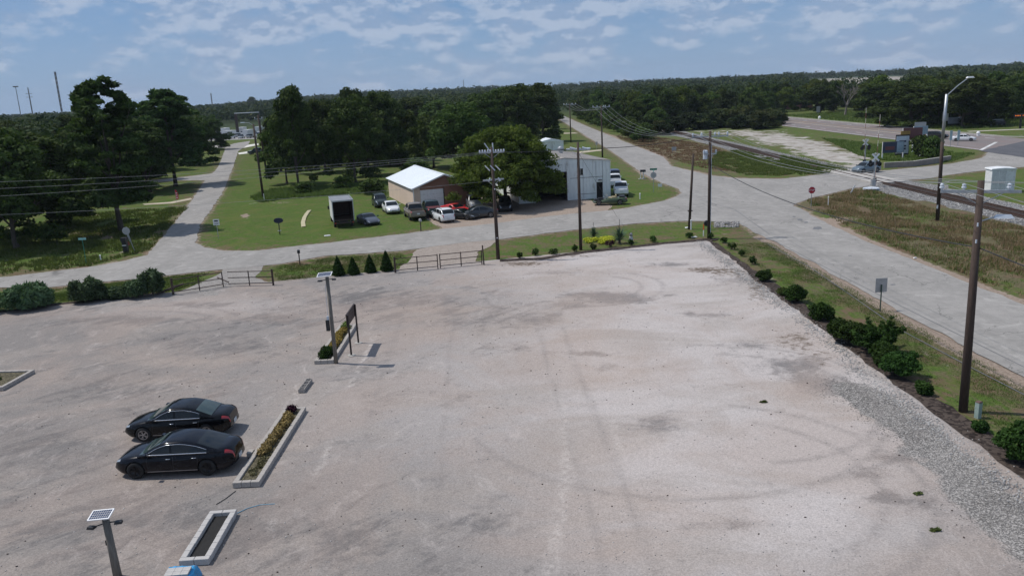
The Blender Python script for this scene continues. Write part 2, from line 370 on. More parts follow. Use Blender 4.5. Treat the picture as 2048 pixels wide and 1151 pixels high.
def pip(px, py, poly):
    px = np.asarray(px); py = np.asarray(py); inside = np.zeros(px.shape, bool); n = len(poly); j = n - 1
    for i in range(n):
        xi, yi = poly[i]; xj, yj = poly[j]
        if yi != yj:
            c = ((yi > py) != (yj > py)) & (px < (xj - xi) * (py - yi) / (yj - yi) + xi); inside ^= c
        j = i
    return inside
def wob(poly, step=1.2, amp=.18, seed=1, keep=None):
    """subdivide a ground outline and make its edge uneven"""
    out = []; n = len(poly)
    for i in range(n):
        a = Vector(poly[i]); b = Vector(poly[(i + 1) % n]); L = (b - a).length
        st = step if (a.y < 170 and b.y < 170) else step * 6
        k = max(1, min(80, int(L / st))); nrm = Vector((-(b - a).y, (b - a).x)).normalized() if L > 0 else Vector((0, 0))
        for j in range(k):
            p = a.lerp(b, j / k)
            w = noise.noise((p.x * .6, p.y * .6, seed)) * amp + noise.noise((p.x * 2.3, p.y * 2.3, seed + 9)) * amp * .7
            out.append(tuple(p + nrm * w))
    return out
def sheet(name, poly, z, mat, label_kind='structure', parent=None):
    vs = [Vector((x, y, 0)) for x, y in poly]; tr = tessellate_polygon([vs])
    zz = hills([v.x for v in vs], [v.y for v in vs])
    me = bpy.data.meshes.new(name); me.from_pydata([(v.x, v.y, z + float(h)) for v, h in zip(vs, zz)], [], [tuple(t) for t in tr])
    bm = bmesh.new(); bm.from_mesh(me); bmesh.ops.recalc_face_normals(bm, faces=bm.faces)
    for f in bm.faces:
        if f.normal.z < 0: f.normal_flip()
    bm.to_mesh(me); bm.free(); me.materials.append(mat); o = meshobj(name, me, parent)
    if label_kind: o['kind'] = label_kind
    return o
def GL(*ps): return [tuple(G(u, v)) for u, v in ps]

# ============================================================ SETTING
def axis(lo, flo, fhi, hi, st):
    a = list(np.arange(flo, fhi, st)); s = st; x = fhi
    while x < hi: a.append(x); s *= 1.12; x += s
    s = st; x = flo; b = []
    while x > lo: s *= 1.12; x -= s; b.append(x)
    return np.array(b[::-1] + a)
near_road = GL((-260, 606), (0, 575), (100, 575), (200, 565), (275, 558), (425, 541), (500, 534), (560, 528), (650, 512), (800, 502), (915, 487), (990, 480), (1140, 461), (1275, 447), (1375, 442), (1475, 445), (1511, 467)) \
    + [(24.1, 76), (24.2, 67), (24.2, 49), (24.4, 36), (24.4, 10), (24.4, -60), (32.6, -60), (32.6, 30), (32.1, 48), (31.9, 71), (32.4, 83), (33.3, 90)] \
    + GL((1586, 412), (1600, 404), (1625, 396), (1700, 378), (1740, 372), (1811, 361), (1856, 357), (1886, 352), (1936, 345), (2048, 334)) + [(87.5, 112), (87.5, 146)] \
    + GL((1971, 311), (1961, 317), (1906, 327), (1868, 332), (1761, 342), (1701, 345), (1636, 350), (1562, 358), (1475, 357), (1420, 351), (1342, 332)) + [(32.2, 165), (31.8, 220), (31.8, 330), (32.5, 420), (33, 520), (27, 520), (27, 420), (26.0, 330), (24.6, 220), (24.2, 180), (23.6, 160)] \
    + GL((1285, 347), (1325, 367), (1355, 377), (1364, 387), (1337, 400), (1275, 412), (1252, 417), (1215, 421), (1100, 432), (990, 447), (896, 457), (815, 467), (740, 476), (600, 492), (511, 502), (450, 502), (407, 495), (392, 485), (400, 450), (415, 430), (447, 382), (465, 337), (477, 302), (497, 289), (500, 282), (468, 287), (457, 291), (427, 291), (360, 294), (360, 296), (450, 296), (443, 318), (435, 337), (425, 347), (360, 355), (250, 366), (250, 370), (360, 361), (410, 361), (397, 380), (380, 405), (350, 445), (320, 480), (295, 510), (250, 522), (175, 535), (0, 555), (-260, 582))
near_road_w = wob(near_road, .9, .22, 41)
from mathutils.kdtree import KDTree
dens = []
for k_ in range(len(near_road_w)):
    a_, b_ = Vector(near_road_w[k_]), Vector(near_road_w[(k_ + 1) % len(near_road_w)])
    if (b_ - a_).length > 30: continue
    n_ = max(1, int((b_ - a_).length / .4)); dens += [a_.lerp(b_, q_ / n_) for q_ in range(n_)]
kd = KDTree(len(dens))
for k_, p_ in enumerate(dens): kd.insert((p_.x, p_.y, 0), k_)
kd.balance()
xs = axis(-6000, -62, 112, 6000, .7); ys = axis(-120, 16, 175, 6400, .7)
X, Y = np.meshgrid(xs, ys); X = X.ravel(); Y = Y.ravel()
nz = np.array([noise.noise((x * .25, y * .25, 3.0)) for x, y in zip(X, Y)])
Z = hills(X, Y) + np.where((Y > 20) & (Y < 200), nz * .03, 0)
Z = np.where((X > 33.5) & (X < 48) & (Y > 20) & (Y < 92), Z + .12 * (nz + .6), Z)
nx_, ny_ = len(xs), len(ys)
i = np.arange((nx_ - 1) * (ny_ - 1)); r_ = i // (nx_ - 1); c_ = i % (nx_ - 1); a_ = r_ * nx_ + c_
me = fastmesh('ground', np.stack([X, Y, Z], 1), np.stack([a_, a_ + 1, a_ + 1 + nx_, a_ + nx_], 1), MG)
U, V = PA(X, Y)
vis = Y > 10
def fattr(me, name, arr):
    at_ = me.attributes.new(name, 'FLOAT', 'POINT'); at_.data.foreach_set('value', np.asarray(arr, np.float32))
def blob(cu, cv, ru, rv, U=None, V=None): return np.exp(-(((U - cu) / ru) ** 2 + ((V - cv) / rv) ** 2))
def B(*a): return blob(*a, U=U, V=V) * vis
dry = np.full(len(X), .34)
# verges and fields that the season has browned
dry = np.where((X > 18) & (X < 24.5) & (Y < 76), .50 + .25 * np.clip((X - 22.4) / 1.2, 0, 1), dry)
dry = np.where((Y > 66) & (Y < 78) & (X > -4) & (X < 25), .45, dry)
dry = np.where((X > 33.4) & (X < 49) & (Y < 95), .72, dry)
dry = np.where((X > 31) & (X < 34.6) & (Y < 92), .36, dry)
dry = dry + .5 * B(1740, 405, 60, 18) + .35 * B(1870, 500, 110, 22) + .35 * B(1980, 520, 90, 30) + .4 * B(1700, 410, 70, 10) - .35 * B(1830, 440, 60, 14) - .3 * B(1640, 440, 50, 12)
dry = dry + .35 * B(600, 560, 60, 10) + .4 * B(700, 525, 90, 8) + .3 * B(520, 560, 50, 10) + .35 * B(270, 560, 80, 9) - .25 * B(560, 575, 40, 6)
dry = dry + .6 * B(1340, 292, 60, 14) + .5 * B(1430, 300, 60, 12) + .5 * B(1480, 340, 60, 8) - .2 * B(1470, 318, 60, 10) + .45 * B(1370, 315, 50, 8)
dry = dry + .35 * B(150, 545, 150, 8) + .45 * B(180, 468, 90, 8) - .25 * B(620, 440, 180, 40) - .2 * B(470, 400, 50, 80) - .2 * B(1290, 395, 60, 25)
dry = dry + .3 * B(1660, 290, 120, 14) + .35 * B(1500, 268, 60, 6) + .35 * B(1780, 235, 60, 6) - .15 * B(1680, 240, 60, 6)
dry = dry - .25 * B(1620, 640, 40, 40) - .15 * B(1560, 560, 40, 40) + .2 * B(1500, 505, 40, 30)
dirt = .9 * B(1680, 441, 36, 7) + .45 * B(1700, 458, 20, 4) + .5 * B(205, 522, 30, 5) + .6 * B(178, 430, 60, 5) + .6 * B(200, 475, 60, 7) + .7 * B(1000, 440, 60, 12)
dirt = dirt + .95 * B(1160, 408, 80, 7) + .95 * B(905, 448, 45, 8) + .6 * B(860, 425, 40, 7) + .9 * B(490, 431, 10, 5) + .5 * B(492, 445, 5, 12) + .5 * B(560, 405, 40, 4) + .55 * B(1360, 345, 90, 6) * .6 + .6 * B(1420, 358, 90, 5) + .5 * B(1240, 272, 60, 5) + .5 * B(1330, 305, 60, 8) + .4 * B(1330, 282, 50, 8)
dirt = dirt + .55 * ((np.abs(X - 23.9) < .7) & (Y < 75) & (Y > 15)) + .4 * ((np.abs(X - 32.7) < .5) & (Y < 92) & (Y > 15)) + .5 * B(805, 392, 8, 14)
dirt = dirt + .8 * (pip(U, V, [(740, 300), (1110, 322), (1110, 400), (830, 420), (770, 395)]) & vis) * .4
edge = np.array([kd.find((x_, y_, 0))[2] if 10 < y_ < 420 and -200 < x_ < 110 else 99 for x_, y_ in zip(X, Y)])
dirt = dirt + .62 * np.exp(-(edge / .75) ** 2); dry = dry + .3 * np.exp(-(edge / 2.0) ** 2)
pale = np.clip(.7 * B(1490, 266, 60, 9) + 1.0 * B(1560, 280, 60, 12) + 1.1 * B(1620, 297, 60, 13) + 1.1 * B(1680, 315, 50, 12) + 1.0 * B(1725, 329, 34, 9) + .5 * B(1400, 262, 40, 5), 0, 1.05) * ((X > 55.5) | (Y > 200))
pale = pale - .4 * B(1520, 296, 45, 7) - .3 * B(1600, 297, 30, 4)
far = np.clip((np.hypot(X, Y) - 380) / 200, 0, 1)
fd = (np.hypot(X, Y) > 640) & (np.hypot(X, Y) < 1500) & (U > 1615) & (U < 1815) & vis
far = np.where(fd, 0, far); dry = np.where(fd, .75, dry); pale = np.where(fd, .7, pale)
for n_, a_ in (('dry', dry), ('dirt', dirt), ('pale', pale), ('far', far)): fattr(me, n_, a_)
g = meshobj('ground', me); g['kind'] = 'structure'

# ---- the gravel lot (fine points inside its outline carry worn patches, tyre arcs and the coarse gravel band)
LOT = GL((-260, 668), (0, 629), (100, 615), (205, 601), (345, 589), (410, 579), (455, 573), (550, 571), (620, 559), (700, 552), (790, 544), (880, 537), (968, 531), (985, 526), (1010, 521), (1080, 518), (1160, 506), (1250, 496), (1330, 487), (1410, 480)) \
    + [(18.9, 73.6), (18.75, 66), (18.3, 58), (18.0, 50), (18.1, 42), (17.8, 36), (17.9, 30), (17.8, 24), (17.6, 10), (17.5, -40), (-75, -40), (-75, 45)]
LOTW = wob(LOT, .5, .25, 4)
gx, gy = np.meshgrid(np.arange(-42, 19.4, .24), np.arange(18.5, 76, .24)); gx = gx.ravel() + NR.uniform(-.05, .05, gx.size); gy = gy.ravel() + NR.uniform(-.05, .05, gy.size)
ok = pip(gx, gy, LOTW); u_, v_ = PA(gx, gy); ok &= (u_ > -60) & (u_ < 2110)
gx, gy = gx[ok], gy[ok]
nb = len(LOTW)
vin = [Vector(p) for p in LOTW] + [Vector((a, b)) for a, b in zip(gx, gy)]
r = delaunay_2d_cdt(vin, [], [list(range(nb))], 1, 1e-5, False)
vv = np.array([(p.x, p.y) for p in r[0]])
me = bpy.data.meshes.new('gravel_lot')
rough = np.array([noise.noise((p[0] * .3, p[1] * .3, 8)) for p in vv]) * .02
me.from_pydata([(p[0], p[1], .036 + q_) for p, q_ in zip(vv, rough)], [], r[2]); me.materials.append(MLOT)
U, V = PA(vv[:, 0], vv[:, 1]); vis = np.ones(len(vv)); lx, ly = vv[:, 0], vv[:, 1]
white = np.clip(.12 + .95 * B(1420, 640, 520, 260) + .9 * B(1500, 1000, 420, 260) + .35 * B(1150, 540, 200, 40) + .25 * B(760, 820, 300, 130) + .3 * B(300, 615, 300, 22) + .3 * B(470, 610, 120, 20), 0, 1)
white *= 1 - .45 * B(860, 620, 230, 50)
dark = np.full(len(vv), -.1)
for d in [(760, 600, 190, 26, .35), (1240, 600, 60, 9, .6), (1190, 590, 90, 7, .45), (1130, 610, 60, 10, .3), (900, 640, 180, 16, .22), (400, 610, 70, 6, .45), (250, 640, 130, 10, .4), (120, 620, 90, 8, .3),
          (430, 690, 90, 20, .35), (240, 780, 170, 30, .25), (560, 640, 90, 20, .3), (60, 900, 120, 50, .3), (260, 1050, 260, 90, .3), (620, 1080, 260, 60, .25), (700, 720, 110, 60, .15), (1180, 708, 50, 5, .5), (1210, 738, 30, 10, .3),
          (1640, 770, 60, 22, .55), (1590, 730, 80, 20, .4), (1310, 850, 60, 20, .35), (1740, 950, 40, 14, .5), (1770, 995, 30, 14, .55), (1850, 1005, 60, 16, .35), (1790, 918, 50, 10, .5), (1060, 640, 70, 20, .25), (1440, 1050, 120, 12, .3),
          (1480, 560, 60, 12, .3), (1330, 530, 60, 6, .35), (1100, 545, 70, 6, .3), (1010, 700, 60, 12, .25), (830, 790, 120, 20, .15), (1340, 590, 20, 4, .4), (1410, 630, 60, 6, .3), (1500, 690, 60, 12, .3), (980, 1040, 90, 30, .2)]:
    dark = dark + d[4] * 1.7 * B(*d[:4])
BP = GL((1650, 762), (1740, 768), (1800, 800), (1850, 838), (1930, 905), (2000, 965), (2120, 1060), (2120, 1190), (2000, 1085), (1930, 1030), (1880, 965), (1840, 915), (1780, 868), (1720, 822), (1680, 796))
band = np.zeros(len(vv))
for k in range(24):
    a = k * 2.4; rr_ = 1.0 * math.sqrt((k + .5) / 24); band += pip(lx + math.cos(a) * rr_, ly + math.sin(a) * rr_, BP)
band = band / 24 + .35 * B(1790, 905, 60, 18) + .4 * B(1760, 935, 30, 22) + .3 * B(1860, 990, 50, 22)
soil = .55 * B(1460, 545, 60, 14) + .5 * B(1520, 590, 40, 30) + .5 * B(1400, 540, 40, 6) + .7 * B(1050, 528, 60, 6) + .5 * B(1590, 680, 60, 30) + .35 * B(1650, 720, 60, 26) + .5 * B(1170, 512, 90, 4) + .35 * B(1540, 565, 50, 14) + .3 * B(520, 573, 30, 5) - .1
track = np.zeros(len(vv))
def arc(cu, cv, wr, a0, a1, w=.18, s=.6):
    """tyre mark: part of a circle on the ground, centre given by where it shows"""
    global track
    c = G(cu, cv); d = np.hypot(lx - c.x, ly - c.y); a = np.degrees(np.arctan2(ly - c.y, lx - c.x)) % 360
    m = np.exp(-((d - wr) / w) ** 2) * (((a - a0) % 360) < ((a1 - a0) % 360)); track = np.maximum(track, m * s)
for cu, cv, r0, a0, a1 in [(190, 690, 6.2, -60, 110), (190, 690, 7.9, -50, 100), (150, 700, 8.8, -50, 95), (150, 700, 10.4, -60, 90), (170, 700, 4.0, -70, 60), (420, 640, 5.0, 200, 330), (1180, 575, 3.8, 250, 60), (1180, 575, 5.4, 250, 50),
                           (1450, 800, 6.6, 270, 80), (1450, 800, 8.2, 280, 90), (1430, 960, 7.4, 290, 70), (1430, 960, 5.8, 300, 60), (1330, 800, 9.5, 200, 330), (1060, 600, 6, 110, 220), (1100, 592, 4.6, 120, 230), (300, 820, 9, 40, 130), (300, 820, 10.6, 40, 125)]:
    arc(cu, cv, r0, a0, a1, .16, .5)
for x0, w in ((-6.9, .13), (-3.4, .1), (2.0, .12), (3.5, .14)):
    xx = x0 + .5 * np.sin(ly * .09); track = np.maximum(track, np.exp(-((lx - xx) / w) ** 2) * .35 * (ly < 52))
warm = .8 * B(1230, 745, 90, 40) + .5 * B(1130, 660, 120, 60) + .45 * B(1600, 780, 60, 30) + .5 * B(1740, 830, 70, 20) + .4 * B(1290, 905, 160, 40) + .4 * B(1320, 1000, 200, 20) + .35 * B(1180, 1100, 160, 60) + .3 * B(840, 650, 160, 40) + .35 * B(1900, 930, 50, 16) + .3 * B(420, 720, 200, 20) + .4 * B(280, 760, 160, 12) + .3 * B(900, 620, 130, 10)
chalk = np.zeros(len(vv))
def seg(pts, w, s):
    global chalk
    w_ = [G(*p) for p in pts]
    for a, b in zip(w_[:-1], w_[1:]):
        d = b - a; t_ = np.clip(((lx - a.x) * d.x + (ly - a.y) * d.y) / d.length_squared, 0, 1); ds = np.hypot(lx - a.x - t_ * d.x, ly - a.y - t_ * d.y); chalk = np.maximum(chalk, np.exp(-(ds / w) ** 2) * s)
seg([(750, 668), (722, 732)], .10, .8); seg([(718, 742), (700, 775)], .09, .6); seg([(1122, 800), (1136, 900), (1125, 1000), (1100, 1150)], .22, .38); seg([(1225, 840), (1240, 900)], .1, .5); seg([(595, 770), (590, 800)], .1, .5); seg([(660, 880), (632, 960)], .09, .5); seg([(548, 1040), (545, 1060)], .1, .4)
for n_, a_ in (('warm', warm), ('chalk', chalk), ('white', white), ('dark', dark), ('band', band), ('soil', soil), ('track', track)): fattr(me, n_, a_)
o = meshobj('gravel_lot', me); o['kind'] = 'structure'

# ---- loose stones on the coarse band and along the edge: real stones
def stones(name, n, fx, smin, smax, mat, z=.04):
    V_ = []; F_ = []; base = np.array([(1, 0, 0), (-1, 0, 0), (0, 1, 0), (0, -1, 0), (0, 0, 1), (0, 0, -.6)], float)
    fc = np.array([(0, 2, 4), (2, 1, 4), (1, 3, 4), (3, 0, 4), (2, 0, 5), (1, 2, 5), (3, 1, 5), (0, 3, 5)])
    for k in range(n):
        x, y = fx(); s = rnd.uniform(smin, smax); p = base * (s * rnd.uniform(.7, 1.3), s * rnd.uniform(.7, 1.3), s * rnd.uniform(.4, .9))
        p = p + NR.uniform(-.25, .25, p.shape) * s; t = rnd.random() * 6.28; c, s_ = math.cos(t), math.sin(t)
        p = p @ np.array([(c, -s_, 0), (s_, c, 0), (0, 0, 1)]).T + (x, y, z); V_.append(p); F_.append(fc + 6 * k)
    return fastmesh(name, np.concatenate(V_), np.concatenate(F_), mat, 3)
MST = leafmat('stone_mix', (.14, .14, .145), (.5, .48, .46), 0.0, cs=2)
MST2 = leafmat('band_stone_mix', (.15, .14, .13), (.36, .335, .31), 0.0, cs=2)
def fst():
    while True:
        y = 20 + 20 * rnd.random() ** 1.1; x = rnd.uniform(11.5, 18.0)
        if pip(np.array([x + rnd.gauss(0, .5)]), np.array([y + rnd.gauss(0, .5)]), BP)[0]: return x, y
o = meshobj('coarse_gravel', stones('coarse_gravel', 6000, fst, .012, .034, MST2)); o['kind'] = 'stuff'
def fst2(): y = 20 + 54 * rnd.random(); return 17.4 + rnd.gauss(0, .35) + (0.4 if y > 40 else 0), y
o = meshobj('edge_stones', stones('edge_stones', 5000, fst2, .025, .06, MST)); o['kind'] = 'stuff'
def fst3(): return rnd.uniform(-30, 17), 21 + 45 * rnd.random() ** 1.3
o = meshobj('scattered_stones', stones('scattered_stones', 5000, fst3, .012, .035, leafmat('stone_pale', (.3, .28, .26), (.6, .57, .54), 0.0, cs=2))); o['kind'] = 'stuff'

def fst4(): return rnd.uniform(-24, 16), 21 + 50 * rnd.random()
o = meshobj('dark_clods', stones('dark_clods', 700, fst4, .02, .05, MRUST)); o['kind'] = 'stuff'
# ---- mulch strips along the lot
far_edge = [Vector(G(u, v)) for u, v in ((1000, 523), (1080, 519), (1160, 507), (1250, 497), (1330, 488), (1410, 481))]
poly = [(p.x, p.y - .25) for p in far_edge] + [(19.3, 73.8)] + [(19.9, 75.0)] + [(p.x, p.y + .75) for p in far_edge[::-1]]
sheet('mulch_strip', wob(poly, .6, .22, 12), .058, MMU)
ysr = [74.5, 66, 58, 50, 42, 36, 30, 24, 10, -10]
poly = [(18.15 + (.35 if y > 60 else 0), y) for y in ysr] + [(19.15 - (.1 if y > 60 else 0), y) for y in ysr[::-1]]
sheet('mulch_strip', wob(poly, .7, .3, 22), .056, MMU)
poly = GL((-200, 660), (0, 622), (100, 608), (210, 596), (330, 582), (345, 592), (205, 606), (100, 622), (0, 640), (-200, 690))
sheet('mulch_strip', wob(poly, .7, .3, 23), .020, MMU)
# ---- gravel aprons through the two gates
sheet('gravel_apron', wob(GL((330, 594), (400, 566), (446, 546), (440, 535), (540, 522), (520, 540), (512, 556), (560, 572), (450, 590)), .8, .4, 31), .030, MLOT and loose('apron_gravel', (.21, .195, .18), (.33, .305, .285), 16))
sheet('dirt_apron', wob(GL((780, 546), (818, 525), (832, 500), (900, 484), (990, 476), (1000, 480), (985, 490), (955, 505), (950, 528), (960, 536), (880, 541)), .8, .35, 32), .030, MAP)
sheet('dirt_yard', wob(GL((835, 428), (890, 460), (960, 454), (1080, 440), (1150, 426), (1215, 424), (1225, 412), (1170, 398), (1120, 392), (1040, 392), (940, 392), (880, 408)), .9, .4, 33), .022, loose('yard_dirt', (.25, .195, .155), (.36, .295, .245), 13))
# ---- roads
sheet('road', near_road_w, .040, MRD)
hw = [(87.3, -80), (87.3, 3000), (93, 3000), (108.5, 3000), (108.5, 176), (111, 170), (125, 166), (400, 160), (400, 122), (125, 120), (111, 112), (108.5, 100), (108.5, -80)]
hb = MB(); hs = [(-80, 87.3, 108.5)] + [(float(y_), 87.3, 108.5) for y_ in (60, 100, 112, 122, 160, 166, 176)] + [(float(y_), 87.3, 108.5) for y_ in range(200, 2600, 30)]
for y_, xa, xb in hs: hb.v += [(xa, y_, .048 + float(hills(xa, y_))), (xb, y_, .048 + float(hills(xb, y_)))]
hb.f = [(2 * i_, 2 * i_ + 1, 2 * i_ + 3, 2 * i_ + 2) for i_ in range(len(hs) - 1)]; hb.mi = [0] * len(hb.f); hb.build('highway', MHW)['kind'] = 'structure'
sheet('cross_street', [(108.4, 116), (108.4, 168), (111, 170), (125, 166), (300, 162), (300, 122), (125, 120), (111, 112)], .046, MHW)
sheet('intersection_asphalt', wob([(84.5, 112), (86.5, 147), (108.4, 166), (110, 122), (104, 92), (88, 92)], 2, .3, 5), .054, MDK)
mk = MB()
def mark(x0, y0, x1, y1, w=.14, z=.062):
    d = Vector((x1 - x0, y1 - y0)).normalized(); n_ = Vector((-d.y, d.x)) * w
    mk.add([(x0 + n_.x, y0 + n_.y, z), (x0 - n_.x, y0 - n_.y, z), (x1 - n_.x, y1 - n_.y, z), (x1 + n_.x, y1 + n_.y, z)], [(0, 1, 2, 3)])
for k in range(34):
    for x in (91.6, 104.2): mark(x, 172 + k * 12, x, 175.5 + k * 12, .16)
mark(97.4, 172, 97.4, 600, .12); mark(98.0, 172, 98.0, 600, .12) if False else None
mark(88.2, 150, 88.2, 600, .15); mark(107.6, 178, 107.6, 600, .15)
mk.build('lane_marking', M('worn_road_paint', (.55, .55, .53), .8, var=.3, scale=1))['kind'] = 'structure'
mk = MB(); mark(97.2, 172, 97.2, 600, .12); mark(100.6, 172, 100.6, 600, .12)
mk.build('centre_marking', M('worn_yellow_paint', (.45, .30, .06), .8, var=.3, scale=1))['kind'] = 'structure'
mk = MB(); mark(87.6, 148.5, 99.5, 163.5, .3); mk.build('stop_line', MC['worn_road_paint'])['kind'] = 'structure'
kb = MB(); pts = [(108.9, 600), (108.9, 176), (111.3, 171), (125, 167.3), (220, 165)]
for a, b in zip(pts[:-1], pts[1:]): kb.bar((*a, .07), (*b, .07), .35, .26)
kb.build('kerb', MCON)['kind'] = 'structure'
sheet('footpath', [(112, 195), (112.5, 197.5), (200, 190), (400, 186), (400, 184), (200, 187.5)], .03, M('pale_path', (.42, .39, .33), .9, scale=1))
# tar seams and patches on the near road
mk = MB()
def blotch(u, v, ru, rv, mb, z=.0465, n=14):
    c = G(u, v); e = G(u + ru, v); f = G(u, v + rv); a = e - c; b = f - c
    mb.add([(c.x + a.x * math.cos(t) * w + b.x * math.sin(t) * w, c.y + a.y * math.cos(t) * w + b.y * math.sin(t) * w, z) for t, w in ((2 * math.pi * i / n, rnd.uniform(.7, 1.15)) for i in range(n))], [tuple(range(n))[::-1]])
for u, v, a, b in ((1634, 457, 10, 3), (1600, 440, 6, 2), (1612, 445, 5, 1.6), (1588, 434, 4, 1.2), (1560, 475, 18, 1.3), (1785, 570, 6, 1.3), (1700, 512, 4, 1)): blotch(u, v, a, b, mk)
o = mk.build('asphalt_patch', M('patch_asphalt', (.15, .15, .155), .9)); o['kind'] = 'structure'
mk = MB()
for pts in ([(1536, 489), (1620, 535), (1700, 590), (1800, 660), (1950, 740), (2048, 790)], [(1545, 480), (1650, 535), (1800, 612), (2048, 735)], [(1400, 400), (1470, 420), (1540, 470)]):
    w = [G(*p) for p in pts]
    for a, b in zip(w[:-1], w[1:]):
        d = (b - a).normalized(); n_ = Vector((-d.y, d.x)) * .035
        mk.add([(a.x + n_.x, a.y + n_.y, .0455), (a.x - n_.x, a.y - n_.y, .0455), (b.x - n_.x, b.y - n_.y, .0455), (b.x + n_.x, b.y + n_.y, .0455)], [(0, 1, 2, 3)])
mk.build('tar_seam', M('tar', (.13, .13, .135), .8))['kind'] = 'structure'
# sand drive with pale patch (far left driveway strips and pavement slabs)
for pl in (((476, 306), (500, 302), (520, 301), (520, 304), (478, 309)), ((480, 294), (500, 289), (517, 287), (517, 290), (482, 297))):
    sheet('driveway', GL(*pl), .03, M('bright_concrete', (.62, .6, .55), .9))
sheet('driveway', GL((1110, 314), (1160, 303), (1203, 299), (1203, 301.5), (1160, 306.5), (1112, 318)), .03, M('sandy_drive', (.42, .36, .27), .9))
sheet('driveway', GL((1127, 266), (1150, 265.5), (1157, 267), (1128, 268)), .05, MC['sandy_drive'])
sheet('driveway', GL((285, 408), (340, 404), (382, 396), (384, 399), (345, 407), (290, 410)), .03, MC['sandy_drive'])
sheet('parking_lot', [(-190, 345), (-102, 338), (-128, 415), (-126, 418), (-260, 418)], .03, M('parking_concrete', (.26, .25, .24), .9, scale=.3))
# ---- railway
sheet('ballast', wob([(48.3, -60), (48.3, 60), (47.6, 100), (48.4, 110), (48.6, 330), (55.4, 330), (55.4, 110), (56.2, 100), (55.0, 60), (55.0, -60)], 1.2, .6, 51), .018, MBL)
sheet('ballast_spill', wob(GL((1760, 386), (1830, 372), (1900, 362), (1890, 392), (1960, 412), (1930, 425), (1840, 402)), 1, .6, 53), .014, MBL)
sheet('ballast_spill', wob(GL((1760, 398), (1800, 396), (1870, 420), (1910, 432), (1895, 436), (1835, 428), (1780, 415)), 1, .5, 54), .014, MBL)
rt = thing('railway_track', 'rusty brown single railway track on pale ballast crossing the side road', 'railway track', (52, 0, 0))
for dx in (-.78, .78):
    for y0, y1 in ((-40, 108.5), (108.5, 127.5), (127.5, 330)):
        b = MB(); b.box((dx, (y0 + y1) / 2, .22), (.075, y1 - y0, .06)); b.box((dx, (y0 + y1) / 2, .14), (.03, y1 - y0, .12)); b.box((dx, (y0 + y1) / 2, .075), (.15, y1 - y0, .03)); b.build('rail', MRAIL, rt)
b = MB()
for k in range(640):
    y = -40 + k * .56
    if 108.3 < y < 127.7: continue
    b.box((rnd.uniform(-.04, .04), y + rnd.uniform(-.03, .03), .02), (2.6, .24, .12), rz=rnd.uniform(-.02, .02))
b.build('sleepers', MSLEEP, rt)['kind'] = 'stuff'
for k in range(3):
    xx = (-1.55, 0, 1.55)[k]; ww = (1.2, 1.36, 1.2)[k]
    for j in range(8):
        b = MB(); b.box((0, 0, 0), (ww, 2.34, .17)); b.build('crossing_panel', M('crossing_concrete', (.40, .375, .345), .9, scale=3), rt, loc=(xx, 109.8 + j * 2.38, .11))
def fbl():
    return (52 + rnd.choice((-1, 1)) * rnd.uniform(1.5, 3.6), rnd.uniform(50, 108) if rnd.random() < .75 else rnd.uniform(128, 200))
o = meshobj('ballast_stones', stones('ballast_stones', 7000, fbl, .05, .12, MST)); o['kind'] = 'stuff'
sheet('crossing_approach', [(45.5, 108.6), (50.1, 108.6), (50.1, 128), (45.5, 128)], .046, MRD) if False else None
# ============================================================ VEGETATION
def leaves(centres, radii, n, size, seed, flat=.8, inner=.45, asp=1.7, up=.25):
    """n leaf-shaped quads spread through ellipsoid clumps -> vertex array"""
    g = np.random.default_rng(seed); C = np.asarray(centres, float); S = np.asarray(radii, float)
    w = S.prod(1) ** (2 / 3); k = g.choice(len(C), n, p=w / w.sum())
    d = g.normal(size=(n, 3)); d /= np.linalg.norm(d, axis=1)[:, None]; d[:, 2] = np.where(d[:, 2] < -.5, d[:, 2] * .5, d[:, 2])
    rr = inner + (1 - inner) * g.random(n) ** .6
    p = C[k] + d * S[k] * rr[:, None]
    nn = d + g.normal(size=(n, 3)) * flat; nn[:, 2] += up; nn /= np.linalg.norm(nn, axis=1)[:, None]
    a = np.cross(nn, g.normal(size=(n, 3))); a /= np.linalg.norm(a, axis=1)[:, None]; b = np.cross(nn, a)
    s = size * g.uniform(.6, 1.35, n)[:, None]
    V = np.stack([p - a * s * asp * .5, p + b * s * .42 + a * s * .1 * 0, p + a * s * asp * .5, p - b * s * .42], 1)
    return V.reshape(-1, 3)
def quads(n): return np.arange(4 * n).reshape(n, 4)
def crownmesh(name, V, mat): return fastmesh(name, V, quads(len(V) // 4), mat)
def clumps_round(g, H, R_, base, n, s0, s1, fl=.75):
    """clump centres over a domed, uneven crown"""
    C = []; S = []; ph = g.uniform(0, 6.28, 4)
    for i in range(n):
        t = g.uniform(0, 6.28); z = g.random() ** .75; prof = math.sin(math.pi * min(1, .18 + .80 * z)) ** .6
        rad = R_ * prof * (1 + .18 * math.sin(2 * t + ph[0]) + .12 * math.sin(3 * t + ph[1])) * (.35 + .65 * g.random() ** .5) * .85
        zz = base + (H - base) * (z * .9 + .03 * math.sin(3 * t + ph[2]))
        s = g.uniform(s0, s1); C.append((math.cos(t) * rad, math.sin(t) * rad, zz)); S.append((s, s, s * fl))
    C.append((0, 0, base + (H - base) * .5)); S.append((R_ * .6, R_ * .6, (H - base) * .38))
    return C, S
def clumps_pine(g, H, R_, base, n):
    C = []; S = []
    for i in range(n):
        z = g.random() ** .8; t = g.uniform(0, 6.28); pr_ = (1 - z) ** .42 * (.76 + .24 * math.sin(z * 17 + 1)) + .12
        rad = R_ * pr_ * g.uniform(.35, 1.0); s = g.uniform(.55, 1.25) * (1.15 - .4 * z)
        C.append((math.cos(t) * rad, math.sin(t) * rad, base + (H - base - .8) * z)); S.append((s * 1.2, s * 1.2, s * .6))
    return C, S
